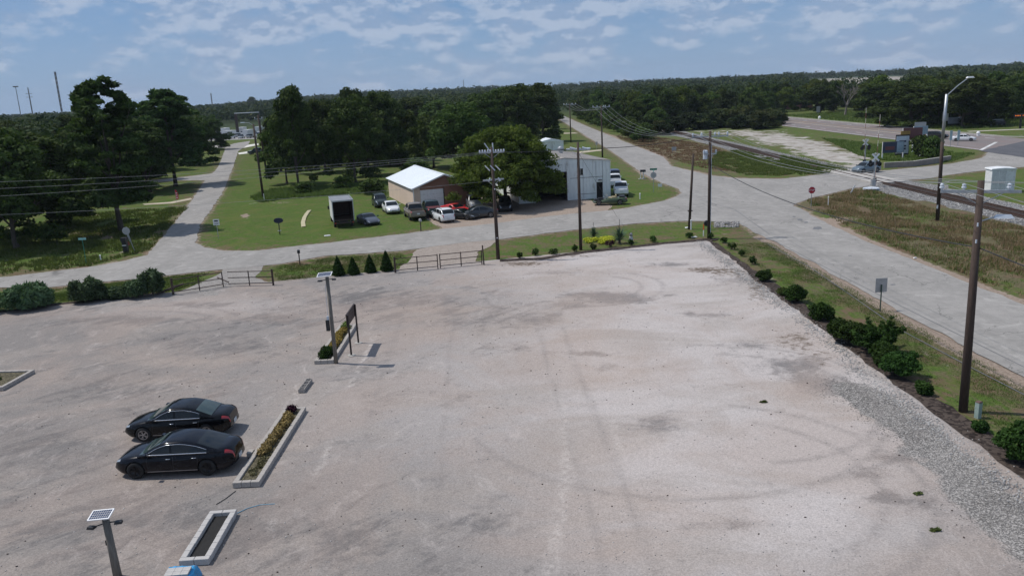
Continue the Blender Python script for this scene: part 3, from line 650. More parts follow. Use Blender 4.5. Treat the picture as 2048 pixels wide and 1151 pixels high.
def trunk(C, H, base, r, seed, nl=9, bark=None):
    g = random.Random(seed); b = MB(); top = (g.uniform(-.4, .4), g.uniform(-.4, .4), base + (H - base) * .72)
    mid = (g.uniform(-.25, .25), g.uniform(-.25, .25), base * .8)
    b.tube([(0, 0, -.1), (0, 0, .4), mid, top], [r * 1.5, r * 1.05, r * .8, r * .25], 7)
    for c in g.sample(list(C), min(nl, len(C))):
        z0 = min(c[2] - .5, base + g.random() * (H - base) * .4); z0 = max(base * .55, z0); f = (z0 / max(top[2], .1)); st = (top[0] * f, top[1] * f, z0)
        m_ = ((st[0] + c[0]) * .5, (st[1] + c[1]) * .5, st[2] + (c[2] - st[2]) * .35)
        b.tube([st, m_, c], [r * .4, r * .25, r * .06], 5, False)
    return b.mesh('trunk', bark or MBARK, True)
TREE = {}
def proto(key, kind, H, R_, base, ncl, nleaf, size, mat, seed, s0=.9, s1=1.9, r=.28, **kw):
    g = np.random.default_rng(seed)
    C, S = clumps_pine(g, H, R_, base, ncl) if kind == 'pine' else clumps_round(g, H, R_, base, ncl, s0, s1)
    asp = kw.pop('asp', 1.6)
    V = leaves(C, S, nleaf, size, seed + 5, asp=asp, **kw)
    TREE[key] = (crownmesh('crown', V, mat), trunk(C, H, base, r, seed), H, R_)
proto('oak0', 'r', 14, 6.4, 1.0, 58, 16000, .34, MLD, 1)
proto('oak1', 'r', 15, 6.0, .9, 60, 16000, .34, MLD, 2)
proto('oak2', 'r', 12.5, 5.6, .8, 52, 14000, .34, MLM, 3)
proto('oak3', 'r', 16, 5.2, 1.2, 56, 14000, .34, MLD, 4, s0=.8, s1=1.6)
proto('pine0', 'pine', 18, 5.4, 3.2, 115, 18000, .34, MLP, 5, r=.3, asp=1.9, flat=1.2)
proto('pine1', 'pine', 17.5, 6.4, 2.6, 130, 20000, .34, MLP, 6, r=.3, asp=1.9, flat=1.2)
proto('mid0', 'r', 10.5, 5.0, .6, 26, 5200, .44, MLM, 11, r=.2)
proto('mid1', 'r', 12.0, 5.6, .7, 28, 5400, .44, MLM, 12, r=.2)
proto('mid2', 'r', 9.0, 5.2, .4, 24, 4600, .44, MLL, 13, r=.18)
proto('mid3', 'r', 8.0, 4.6, .2, 22, 4400, .42, MLF, 14, r=.18)
proto('bush', 'r', 3.6, 2.8, .1, 16, 1900, .30, MLM, 15, s0=.6, s1=1.2, r=.08)
proto('far0', 'r', 10.5, 5.6, .5, 16, 620, 1.15, MLF, 16)
proto('far1', 'r', 9.0, 6.0, .3, 16, 620, 1.15, MLM, 17)
ntree = [0]
def tree(key, x, y, h, w, label, group=None, cat='tree', name='tree', rz=None):
    cm, tm, H0, R0 = TREE[key]; t = thing(name, label, cat, (x, y, float(hills(x, y))), rnd.uniform(0, 6.28) if rz is None else rz, group)
    t.scale = (w / R0, w / R0, h / H0); meshobj('crown', cm, t); meshobj('trunk', tm, t); ntree[0] += 1; return t
def treep(key, u, v, h, w, *a, **k): p = G(u, v); return tree(key, p.x, p.y, h, w, *a, **k)
# big trees left of the side road
GLT = 'dark trees left of the side road'
for key, u, v, h, w, lab in [
    ('oak0', 34, 497, 13.2, 7.0, 'dark broad tree with thick trunk, nearest the left edge of the photo'),
    ('oak1', -80, 480, 13.0, 7.0, 'dark broad tree cut by the left edge of the photo'),
    ('oak1', 122, 452, 12.0, 6.0, 'dark round tree behind the green street sign, left of the tall pine'),
    ('oak2', 70, 415, 12.4, 6.5, 'dark tree behind the two leftmost trees'),
    ('pine0', 243, 462, 18.9, 6.3, 'tallest pine with straight bare trunk and open irregular top left of the side road'),
    ('oak3', 196, 405, 12.5, 5.6, 'dark tree filling the gap just left behind the tallest pine'),
    ('pine1', 352, 372, 18.3, 8.2, 'wide dark pine with lumpy top nearest the side road'),
    ('oak3', 300, 385, 13.2, 5.8, 'dark tree between the tall pine and the wide pine'),
    ('pine0', 268, 330, 17.5, 4.4, 'pine whose small tip pokes up between the two big pines'),
    ('oak0', 160, 352, 14.0, 7.0, 'dark tree behind the tallest pine on its left'),
    ('oak2', 40, 345, 13.6, 7.5, 'tree far behind the leftmost trees'),
    ('oak2', 395, 330, 12.5, 5.4, 'dark tree hanging over the left edge of the side road'),
    ('oak2', 335, 325, 14.5, 6.5, 'tree behind the wide pine beside the side road'),
    ('oak1', 425, 300, 11.8, 6.0, 'dark low tree at the far left bend of the side road'),
    ('oak2', -20, 410, 12.8, 7.5, 'tree at the left edge behind the leftmost broad tree'),
    ('oak2', 220, 345, 12.0, 6.8, 'low tree deep behind the tallest pine')]:
    treep(key, u, v, h, w, lab, GLT)
GM = 'tall trees behind the mown lawn'
for key, u, v, h, w, lab in [
    ('oak3', 597, 378, 17.6, 4.6, 'tallest dark tree of the central clump with a round head above the rest'),
    ('oak0', 712, 366, 15.3, 6.2, 'dark dense tree with visible trunk at the right of the central clump'),
    ('oak1', 650, 345, 15.4, 6.2, 'dark tree in the middle of the central clump'),
    ('oak1', 765, 330, 16.6, 6.0, 'dark tree at the back right of the central clump'),
    ('oak0', 715, 315, 17.4, 6.2, 'dark tree showing above the middle of the central clump'),
    ('oak2', 574, 368, 12.4, 4.4, 'dark leafy tree at the left front of the central clump behind the nearer thin pole'),
    ('oak2', 738, 352, 12.8, 5.0, 'dark tree at the right front of the central clump'),
    ('oak3', 562, 342, 12.6, 4.6, 'slim dark tree behind the two poles at the left of the central clump'),
    ('mid1', 815, 322, 11.4, 5.2, 'mid green tree just right of the dark central clump'),
    ('oak2', 868, 335, 11.0, 5.4, 'round green tree behind the tan shed'),
    ('oak2', 925, 338, 13.4, 6.6, 'fresh green tree behind the feathery tree'),
    ('oak1', 970, 300, 15.0, 8.0, 'dark tree behind the feathery tree'),
    ('oak0', 1035, 292, 16.5, 8.4, 'large dark tree behind the white warehouse'),
    ('oak3', 1088, 284, 17.0, 6.6, 'dark upright tree beside the far road left verge'),
    ('oak2', 1003, 278, 16.5, 8.0, 'dark tree deep behind the white warehouse'),
    ('oak2', 880, 285, 13.5, 8.5, 'broad green tree far behind the tan shed'),
    ('mid1', 830, 280, 14, 8.5, 'broad tree far behind the tan shed on its left')]:
    treep(key, u, v, h, w, lab, GM)
# the feathery tree in front of the warehouse: drooping light crown
g = np.random.default_rng(77); C = []; S = []
for i in range(300):
    t = g.uniform(0, 6.28); z = g.random(); rad = 7.6 * math.sqrt(max(.05, 1 - (z * .98) ** 2)) * g.uniform(.45, 1) ; rad *= 1 + .1 * math.sin(3 * t)
    s = g.uniform(.5, 1.15); C.append((math.cos(t) * rad, math.sin(t) * rad, 1.7 + 7.9 * z ** .9 - .10 * max(0, rad - 4))); S.append((s * 1.25, s * 1.25, s * .85))
p = G(1020, 412); t = thing('feathery_tree', 'broad bright green feathery tree in front of the white warehouse shading the parked cars', 'tree', (p.x - .4, p.y + .8, 0), 0)
V = leaves(C, S, 64000, .20, 78, asp=2.6, flat=.9, inner=.1, up=.5); meshobj('crown', crownmesh('crown', V, MLL), t)
meshobj('trunk', trunk(C, 9.5, 2.2, .3, 79, 16), t)
# dead bare tree by the highway
b = MB(); g = random.Random(5)
def branch(p, d, L, r, k):
    e = p + d * L; b.tube([p, (p + e) / 2 + Vector((g.uniform(-.1, .1), g.uniform(-.1, .1), .1)) * L * .4, e], [r, r * .8, r * .55], 4 if k < 3 else 5, False)
    if k:
        for _ in range(3 if k > 1 else 4): branch(e, (d + Vector((g.uniform(-.75, .75), g.uniform(-.75, .75), g.uniform(-.1, .6)))).normalized(), L * g.uniform(.62, .85), r * .55, k - 1)
branch(Vector((0, 0, 0)), Vector((.1, 0, 1)), 3.4, .42, 5)
p = G(1690, 232); t = thing('dead_tree', 'bare grey dead tree standing in the woodland beyond the highway', 'tree', (p.x, p.y, 0)); o = b.build('branches', MDEAD, t); t.scale = (1.15, 1.15, 1.0)
# woodland: individual trees as far as they can be told apart
TL = [(-400, 420), (0, 408), (230, 402), (300, 372), (340, 345), (372, 330), (405, 300), (432, 248), (545, 247), (548, 338), (780, 340), (800, 300), (1090, 278), (1104, 262), (1112, 236), (1130, 238), (1200, 254), (1250, 262), (1330, 267), (1400, 257), (1500, 250), (1552, 232), (1562, 226), (1620, 221), (1700, 226), (1775, 236), (1812, 252), (1900, 254), (1990, 252), (2060, 236), (2300, 236)]
def tl(u): return float(np.interp(u, [a for a, _ in TL], [b_ for _, b_ in TL]))
placed = []
def far_ok(x, y):
    u, v = P(x, y)
    if not (-140 < u < 2220) or v > tl(u) - 1: return False
    if 23 < x < 36 and y < 540: return False
    if 84 < x < 112 and y < 1000 and u > 1545: return False
    if 49 < x < 55 and y < 268: return False
    if -.42 * y < x < -.295 * y and 325 < y < 520: return False
    if 285 < u < 425 and 345 < v < 368: return False
    if 1615 < u < 1815 and math.hypot(x, y) > 560: return False
    if x > -20 and y < 190: return False
    if 436 < u < 500 and v > 238 and y < 460: return False
    return True
cand = []
y = 190.0
y = 108.0
while y < 620:
    st = 8.0 + max(0, y - 190) * .022; x = -y * .78 - 20
    while x < y * .78 + 30:
        xx, yy = x + rnd.uniform(-.42, .42) * st, y + rnd.uniform(-.42, .42) * st
        if far_ok(xx, yy): cand.append((xx, yy))
        x += st
    y += st
def near_front(x, y):
    """true for trees of the first rows, the ones that show"""
    u, v = P(x, y); return tl(u) - v
cand.sort(key=lambda c: math.hypot(*c) * .6 + near_front(*c) * 5)
LBL = {0: ('green tree in the wood right of the far road', 'wood between the far road and the highway'),
       1: ('green tree in the woodland beyond the highway', 'woodland beyond the highway'),
       2: ('green tree in the far wood at the left', 'far wood at the left')}
far_list = []
for x, y in cand:
    u, v = P(x, y)
    reg = 1 if u > 1552 and x > 100 else (0 if u > 1112 else 2)
    if ntree[0] < 270:
        key = rnd.choices(['mid0', 'mid1', 'mid2', 'mid3'], [4, 3, 2, 2])[0]; lab, grp = LBL[reg]; lab = {'mid0': 'rounded ', 'mid1': 'taller ', 'mid2': 'paler ', 'mid3': 'low '}[key] + lab
        front = near_front(x, y) < 6
        lo, hi = ((1552, 2100), (1112, 1552), (0, 1112))[{1: 0, 0: 1, 2: 2}[reg]]; th = int(min(2, max(0, (u - lo) / (hi - lo) * 3)))
        lab += ', ' + ('front' if near_front(x, y) < 9 else 'rear') + ' row, ' + ('left', 'middle', 'right')[th]
        k = 1.0 if reg != 1 else 1.2
        if reg == 0: k = 1.18 if not front else .95
        tree(key, x, y, rnd.uniform(8.2, 11.6) * k, rnd.uniform(4.6, 6.0) * (.8 if front and reg == 0 else 1.0), lab, grp)
    else: far_list.append((x, y))
# darker solitary trees in the wood
for u, v, h, w, lab in ((1272, 262, 10.5, 4.8, 'dark conical evergreen at the front of the wood right of the far road'), (1312, 268, 8.0, 4.6, 'dark bushy tree where the railway leaves the wood'), (1440, 256, 6.0, 4.8, 'rounded green thicket tree beside the railway clearing'), (1520, 258, 5.2, 5.0, 'low spreading scrub tree between the railway clearing and the highway'), (1545, 250, 4.6, 4.0, 'small scrub tree beside the highway left end'), (1490, 252, 6.5, 5, 'olive scrub tree behind the railway clearing')):
    treep('oak2' if h > 7 else 'mid3', u, v, h, w, lab)
for k, (u, v, h, w) in enumerate(((1352, 262, 4.5, 4.2), (1375, 260, 5.5, 4.6), (1400, 259, 5.0, 4.6), (1425, 256, 6.0, 5.0), (1462, 254, 5.6, 5.2), (1478, 257, 4.2, 4.2), (1505, 255, 5.0, 5.0), (1532, 256, 4.4, 4.6), (1540, 249, 5.0, 4.6), (1556, 243, 4.5, 3.6), (1320, 270, 4.2, 3.6), (1298, 268, 5.5, 4.0))):
    treep('mid3', u, v, h, w, 'dark scrub thicket between the railway clearing and the wood, ' + ('far left', 'left', 'left of centre', 'centre left', 'centre', 'centre right', 'right of centre', 'right rear', 'right', 'far right at the highway', 'beside the railway', 'beside the far road hedge')[k], 'scrub thicket behind the railway clearing', cat='shrub', name='scrub_thicket')
for u, v, h, w, lab in ((1820, 254, 12.5, 9.5, 'big dark oak beyond the highway left of the street lamp'), (1925, 254, 13.5, 10, 'big spreading dark oak beyond the highway right of the street lamp'), (1975, 252, 12, 8, 'dark oak behind the two parked dark vehicles'), (1745, 236, 11.5, 8.5, 'dark oak beyond the highway behind the railway signals'), (1640, 226, 12, 8, 'dark oak at the far end of the highway')):
    treep('oak0' if u % 2 else 'oak1', u, v, h, w, lab, 'large oaks beyond the highway')
# everything beyond: one mass of woodland
def massmesh(name, pts, n, size, mat, hr, seed):
    g = np.random.default_rng(seed); C = []; S = []
    for x, y in pts:
        h = g.uniform(*hr) * g.choice([.62, .85, 1.0, 1.05, 1.18]); r = h * g.uniform(.42, .72); z = float(hills(x, y)); C += [(x, y, z + h * .5), (x + g.normal() * r * .4, y, z + h * .72)]; S += [(r, r, h * .46), (r * .6, r * .6, h * .28)]
    V = leaves(C, S, n, size, seed, asp=1.25, inner=.7, flat=.6); return crownmesh(name, V, mat)
o = meshobj('woodland', massmesh('woodland', far_list, len(far_list) * 190, 1.0, MLF, (9.5, 13), 31)); setp(o, 'dense mass of woodland filling the plain behind the nearer trees', kind='stuff')
pts = []; y = 620.0
while y < 3600:
    st = 9 + (y - 620) * .011; x = -y * .76
    while x < y * .76:
        xx, yy = x + rnd.uniform(-.5, .5) * st, y + rnd.uniform(-.5, .5) * st; u, v = P(xx, yy, float(hills(xx, yy)))
        open_ = noise.noise((xx / 170, yy / 240, 4)) >.30 or (abs(xx - 98) < 9) or (1610 < u < 1820 and 640 < math.hypot(xx, yy) < 1500)
        if not open_: pts.append((xx, yy))
        x += st
    y += st
o = meshobj('distant_woodland', massmesh('distant_woodland', pts, len(pts) * 24, 2.6, MLF, (8, 12.5), 32)); setp(o, 'faint woodland along the horizon', kind='stuff')
print('far trees', len(far_list), len(pts), 'individual', ntree[0])
for u, v, h, w, lab in ((1572, 158, 21, 7.5, 'lone taller tree breaking the skyline above the wood'),):
    p = G(u, 165); tree('mid1', p.x, p.y, 20, 9, lab)
treep('mid1', 508, 226, 18, 11, 'taller tree breaking the skyline between the two dark clumps')

# hedge of shrubs lining the right side of the far road
hx = 0
for k in range(26):
    y = 214 + k * 8.2 + rnd.uniform(-1.5, 1.5); tree('bush', 36.4 + rnd.uniform(-.6, 1.6) + k * .06, y, rnd.uniform(3.4, 5.4), rnd.uniform(3.4, 4.6), 'green shrub in the hedge lining the far road, ' + ('near end', 'middle stretch', 'far end')[min(2, k // 9)], 'hedge shrubs along the far road', cat='shrub', name='hedge_shrub')
for u, v, h, lab in ((1838, 316, 3.6, 'taller young leafy tree right of the billboards'), (1864, 318, 3.6, 'young tree behind the tall street lamp'), (1846, 316, 3.2, 'bushy young tree right of the billboards')):
    treep('bush', u, v, h, h * .62, lab, cat='shrub', name='young_tree')
for u, v, h, lab in ((1105, 284, 3.4, 'shrub in the overgrown lot behind the warehouse'), (835, 350, 3.0, 'low shrub behind the tan shed'), (745, 388, 2.2, 'weedy shrub at the edge of the mown lawn'), (690, 378, 2.0, 'weedy shrub under the trees behind the lawn'), (610, 388, 1.8, 'leafy shrub at the foot of the tallest central tree'), (800, 330, 3.6, 'shrub between the central clump and the shed')):
    treep('bush', u, v, h, h * 1.2, lab, cat='shrub', name='wild_shrub')

# ---- clipped and planted shrubs close to the camera
def shrub(name, x, y, w, h, n, size, mat, label, group=None, cat='shrub', seed=1, kind='round', asp=2.0):
    g = np.random.default_rng(seed); t = thing(name, label, cat, (x, y, .03), 0, group)
    if kind == 'cone':
        C = []; S = []
        for i in range(40):
            z = i / 39; a = i * 2.4; r = w * (1 - z) ** .75 * .62; C.append((math.cos(a) * r * .6, math.sin(a) * r * .6, .12 + z * (h - .3))); S.append((w * .5 * (1 - z) ** .8 + .1, w * .5 * (1 - z) ** .8 + .1, .28))
    elif kind == 'tall':
        C = []; S = []
        for i in range(34):
            a = g.uniform(0, 6.28); r = w * g.random() ** .5 * .75; hh = h * g.uniform(.45, 1) * (1 - .35 * (r / w) ** 2); C.append((math.cos(a) * r, math.sin(a) * r, hh * .55)); S.append((.22 * w + .15, .22 * w + .15, hh * .48))
    else:
        C = [(0, 0, h * .5)]; S = [(w * .84, w * .84, h * .46)]
        for i in range(26):
            d = g.normal(size=3); d /= np.linalg.norm(d); e = g.uniform(.5, .86); C.append((d[0] * w * e, d[1] * w * e, h * .5 + d[2] * h * .5 * e)); s = g.uniform(.16, .42); S.append((w * s, w * s, h * s * .6))
    V = leaves(C, S, n, size, seed + 3, asp=asp, inner=.5, flat=.95, up=.3); V[:, 2] = np.maximum(V[:, 2], .02)
    meshobj('foliage', crownmesh('foliage', V, mat), t); b = MB()
    for i in range(5): a = i * 1.3; b.tube([(0, 0, 0), (math.cos(a) * w * .3, math.sin(a) * w * .3, h * .6)], [.03, .01], 4)
    b.build('stem', MBARK, t); return t
GB = 'clipped shrubs along the lot edge'
for x, y, w, h, lab, kd, sd in [
    (18.7, 57.4, .62, .85, 'farthest rounded shrub in the mulch strip, leggy and open', 'round', 1),
    (18.85, 51.4, .78, 1.2, 'second farthest rounded shrub in the mulch strip beside the lot', 'round', 2),
    (18.85, 47.0, .78, 1.15, 'rounded shrub in the mulch strip just before the spreading one', 'round', 3),
    (18.5, 42.4, 1.02, 1.4, 'large rounded shrub pressed against the spreading shrub', 'round', 4),
    (18.9, 38.8, .78, 1.2, 'rounded shrub half hidden behind its neighbour below the spreading shrub', 'round', 5),
    (18.9, 37.0, .95, 1.3, 'dense rounded shrub nearest the tall leaning utility pole', 'round', 6),
    (18.8, 34.6, .42, .6, 'small low shrub in the mulch above the tall utility pole', 'round', 7),
    (19.0, 30.4, .36, .5, 'small shrub at the foot of the grey-green pedestal', 'round', 8),
    (19.0, 27.6, 1.05, 1.6, 'tall rounded shrub cut by the right edge of the photo', 'round', 9)]:
    shrub('clipped_shrub', x, y, w, h, int(5200 * w * w + 900), .085, MLB, lab, GB, seed=40 + sd)
# spreading evergreen with arching branches
g = np.random.default_rng(60); C = []; S = []
for i in range(46):
    a = g.uniform(0, 6.28); e = g.uniform(.25, 1.3); L = g.uniform(.9, 1.75)
    for f in (.35, .6, .85, 1.0):
        C.append((math.cos(a) * math.cos(e) * L * f, math.sin(a) * math.cos(e) * L * f, .25 + math.sin(e) * L * f)); s = .34 * (1.15 - f * .75); S.append((s, s, s * .8))
t = thing('spreading_shrub', 'large spreading dark evergreen with arching branches in front of the square sign', 'shrub', (19.5, 40.8, .03))
meshobj('foliage', crownmesh('foliage', leaves(C, S, 9000, .10, 61, asp=2.4, inner=.2), MLB), t); b = MB()
for c in C[3::4]: b.tube([(0, 0, 0), (c[0] * .5, c[1] * .5, c[2] * .6), c], [.03, .02, .006], 4)
b.build('stem', MBARK, t)
for i, (u, v, w, h, lab) in enumerate(((676, 553, .62, 1.62, 'leftmost of the four conical evergreens beside the road gate'), (706, 551, .58, 1.45, 'second of the four conical evergreens from the left'), (740, 547, .58, 1.5, 'third of the four conical evergreens from the left'), (773, 544, .64, 1.72, 'tallest conical evergreen next to the gate post'))):
    p = G(u, v); shrub('conical_evergreen', p.x, p.y + .3, w, h, 5200, .075, MLC, lab, 'conical evergreens beside the gate', seed=70 + i, kind='cone')
for i, (u, v, w, h, lab) in enumerate(((48, 622, 1.95, 2.4, 'largest oleander bush at the left edge of the lot'), (-60, 632, 1.9, 2.4, 'oleander bush cut by the left edge of the photo'), (165, 609, 1.45, 2.05, 'second large oleander bush along the left fence'), (224, 603, .7, 1.1, 'small low oleander bush between two bigger ones'), (266, 600, .95, 1.7, 'slim oleander bush left of the tallest one'), (298, 596, .95, 2.45, 'tallest upright oleander bush beside the left gate'))):
    p = G(u, v); shrub('oleander_bush', p.x, p.y + .8, w, h, int(2600 * w * w + 1500), .15, MLO, lab, 'oleander bushes at the left of the lot', seed=80 + i, kind='tall', asp=3.2)
def yucca(u, v, h, lab, seed):
    g = random.Random(seed); b = MB(); p = G(u, v)
    for i in range(110):
        a = g.uniform(0, 6.28); e = g.uniform(-.1, 1.45); L = h * g.uniform(.6, .85); z0 = g.uniform(.1, .45) * h
        d = Vector((math.cos(a) * math.cos(e), math.sin(a) * math.cos(e), math.sin(e))); s = Vector((-math.sin(a), math.cos(a), 0)) * .035
        c = Vector((0, 0, z0)); m_ = c + d * L * .5; tip = c + d * L - Vector((0, 0, .12 * L))
        b.add([c - s, c + s, m_ + s, m_ - s, tip], [(0, 1, 2, 3), (3, 2, 4)])
    t = thing('yucca', lab, 'plant', (p.x, p.y, 0), 0, 'spiky yuccas on the grass verge'); b.build('leaves', MYUC, t)
    s = MB(); s.tube([(0, 0, 0), (0, 0, h * .5)], [.12, .08], 7); s.tube([(0, 0, h * .4), (.02, 0, h * 1.3)], [.02, .02], 5); s.build('stem', MBARK, t)
yucca(1187, 477, 1.25, 'smaller spiky yucca left of the yellow ground cover', 1); yucca(1239, 487, 1.8, 'larger spiky yucca right of the yellow ground cover', 2)
p = G(1202, 485); t = thing('yellow_groundcover', 'mound of bright yellow green ground cover between the two yuccas', 'plant', (p.x, p.y + .4, 0))
g = np.random.default_rng(9); C = [(g.uniform(-1.2, 1.2), g.uniform(-1.3, 1.1), .18) for _ in range(14)]; meshobj('foliage', crownmesh('foliage', leaves(C, [(.42, .42, .2)] * 14, 3200, .10, 10, asp=1.5), MYEL), t)
for i, (x, y, lab) in enumerate([(G(u, v).x, G(u, v).y, l) for u, v, l in ((1036, 518, 'tiny sapling shrub in the mulch nearest the double-crossarm pole'), (1068, 513, 'tiny shrub, second from the double-crossarm pole'), (1104, 510, 'tiny shrub, third from the double-crossarm pole'), (1147, 505, 'tiny shrub just left of the middle utility pole'), (1183, 500, 'tiny shrub just right of the middle utility pole'), (1218, 495, 'tiny reddish shrub in front of the yellow ground cover'), (1260, 492, 'tiny shrub right of the larger yucca'), (1304, 486, 'tiny shrub between the larger yucca and the lot corner'), (1377, 477, 'tiny shrub near the lot corner'), (1420, 480, 'weedy shrub at the foot of the corner pole'), (1447, 487, 'tiny shrub just past the lot corner'), (1462, 500, 'second tiny shrub down the right mulch strip'), (1482, 514, 'third tiny shrub down the right mulch strip'), (1503, 530, 'fourth tiny shrub down the right mulch strip'))]):
    shrub('young_shrub', x + .15, y + .3, .3 + .1 * (i % 3), .55 + .15 * (i % 2), 420, .07, MLB if i != 5 else MPURP, lab, 'small shrubs planted in the mulch', seed=100 + i)
o = shrub('weedy_shrub', G(880, 985).x * 0 + 18.6, 53.2, .5, .6, 700, .08, MLM, 'pale weedy shrub between the two far rounded shrubs', seed=130)

# ---- grass, weeds and tall brown grass as real blades
def tufts(name, n, fxy, hmin, hmax, mat, blades=5, wd=.03, lean=.5, seed=3):
    g = np.random.default_rng(seed); P0 = np.array([fxy(g) for _ in range(n)]); P0 = np.repeat(P0, blades, 0); m = len(P0)
    P0 = P0 + g.normal(size=(m, 2)) * .09; a = g.uniform(0, 6.28, m); h = g.uniform(hmin, hmax, m); l = g.uniform(0, lean, m) * h
    sx, sy = -np.sin(a) * wd, np.cos(a) * wd; z0 = hills(P0[:, 0], P0[:, 1])
    A = np.stack([P0[:, 0] - sx, P0[:, 1] - sy, z0], 1); Bv = np.stack([P0[:, 0] + sx, P0[:, 1] + sy, z0], 1)
    T = np.stack([P0[:, 0] + np.cos(a) * l, P0[:, 1] + np.sin(a) * l, z0 + h], 1)
    V = np.stack([A, Bv, T], 1).reshape(-1, 3); o = meshobj(name, fastmesh(name, V, np.arange(3 * m).reshape(m, 3), mat, 3)); o['kind'] = 'stuff'; return o
def inpoly(poly, rej=None, soft=1.0):
    xs_ = [p[0] for p in poly]; ys_ = [p[1] for p in poly]
    def f(g):
        while True:
            x, y = g.uniform(min(xs_), max(xs_)), g.uniform(min(ys_), max(ys_))
            x += g.normal() * .35 * soft; y += g.normal() * .9 * soft
            if pip(np.array([x]), np.array([y]), poly)[0] and noise.noise((x * .5, y * .3, 5)) + g.random() * .5 > .05 and (rej is None or not rej(x, y, g)): return x, y
    return f
FLD = [(33.6, 34), (33.2, 48), (33.0, 71), (34.2, 88)] + GL((1612, 402), (1700, 383), (1745, 380), (1800, 398), (1880, 424)) + [(47.5, 80), (48, 34)]
tufts('tall_brown_grass', 15000, inpoly(FLD, lambda x, y, g: x < 36 and g.random() < .7 or (noise.noise((x * .25, y * .12, 2)) < -.1 and g.random() < .8)), .12, .42, MTALL, 5, .03, .8, 21)
tufts('tall_green_grass', 13000, inpoly(FLD), .08, .34, MWEED, 5, .028, .8, 22)
tufts('weeds', 9000, inpoly(GL((1430, 305), (1480, 300), (1560, 322), (1600, 346), (1560, 352), (1490, 350), (1420, 330)), soft=3), .08, .34, MWEED, 5, .05, 1.2, 23)
tufts('brown_weeds', 7000, inpoly(GL((1230, 272), (1300, 272), (1420, 290), (1480, 312), (1470, 345), (1400, 335), (1330, 315)), soft=3), .08, .26, MTALL, 5, .05, 1.2, 24)
tufts('lawn_edge_weeds', 9000, inpoly(GL((500, 395), (540, 380), (770, 365), (772, 392), (700, 388), (600, 396), (520, 405))), .15, .6, MWEED, 4, .06, .9, 25)
tufts('highway_weeds', 9000, inpoly([(112, 205), (112, 330), (150, 330), (170, 205)]), .25, .8, MWEED, 4, .09, .9, 27)
tufts('shade_weeds', 9000, inpoly(GL((0, 550), (0, 470), (140, 430), (380, 412), (350, 442), (300, 500), (180, 532))), .1, .4, MWEED, 4, .04, .6, 28)
tufts('verge_grass', 14000, inpoly([(19.8, 24), (19.8, 72), (23.8, 72), (23.8, 24)]), .03, .10, MWEED, 4, .012, .8, 29)
tufts('strip_grass', 5000, inpoly(GL((540, 534), (650, 516), (800, 506), (818, 520), (788, 540), (700, 549), (560, 565))), .03, .11, MWEED, 4, .02, .8, 30)
tufts('rail_weeds', 2600, inpoly(GL((1560, 312), (1690, 338), (1700, 344), (1600, 350), (1560, 330))), .15, .6, MWEED, 4, .05, .7, 31)
tufts('billboard_weeds', 7000, inpoly([(60, 127), (86, 142), (86, 118), (75, 124)] if False else GL((1640, 275), (1760, 290), (1880, 302), (1950, 308), (1900, 325), (1770, 322), (1720, 312))), .12, .5, MWEED, 4, .06, 1.0, 32)
tufts('left_fence_grass', 6000, inpoly(GL((0, 590), (420, 545), (400, 568), (330, 585), (0, 615))), .04, .16, MWEED, 4, .03, .8, 33)

for u, v, lab in ((1525, 806, 'tiny green weed growing in the gravel left of the coarse stone band'), (1868, 1063, 'small green weed growing in the gravel near the bottom right'), (1834, 1160 - 170, 'tiny weed in the gravel by the coarse stone band at the lower right')):
    p = G(u, v); t = thing('weed', lab, 'weed', (p.x, p.y, .05)); g = np.random.default_rng(u); meshobj('foliage', crownmesh('foliage', leaves([(0, 0, .03), (.12, .02, .03)], [(.14, .08, .05), (.1, .08, .04)], 120, .05, u, asp=2.4), MWEED), t)
# ============================================================ VEHICLES  (front towards +x, wheels on z=0)
def spl(pts, x):
    xs_ = [p[0] for p in pts]; n = len(xs_)
    if x <= xs_[0]: return pts[0][1]
    if x >= xs_[-1]: return pts[-1][1]
    for i in range(n - 1):
        if xs_[i] <= x <= xs_[i + 1]: break
    def m(j):
        if j == 0 or j == n - 1: return 0 if j and n > 2 else (pts[1][1] - pts[0][1]) / (xs_[1] - xs_[0])
        a = (pts[j][1] - pts[j - 1][1]) / (xs_[j] - xs_[j - 1]); b = (pts[j + 1][1] - pts[j][1]) / (xs_[j + 1] - xs_[j])
        return 0 if a * b <= 0 else 2 * a * b / (a + b)
    h = xs_[i + 1] - xs_[i]; t = (x - xs_[i]) / h; t2, t3 = t * t, t * t * t
    return (2 * t3 - 3 * t2 + 1) * pts[i][1] + (t3 - 2 * t2 + t) * h * m(i) + (-2 * t3 + 3 * t2) * pts[i + 1][1] + (t3 - t2) * h * m(i + 1)
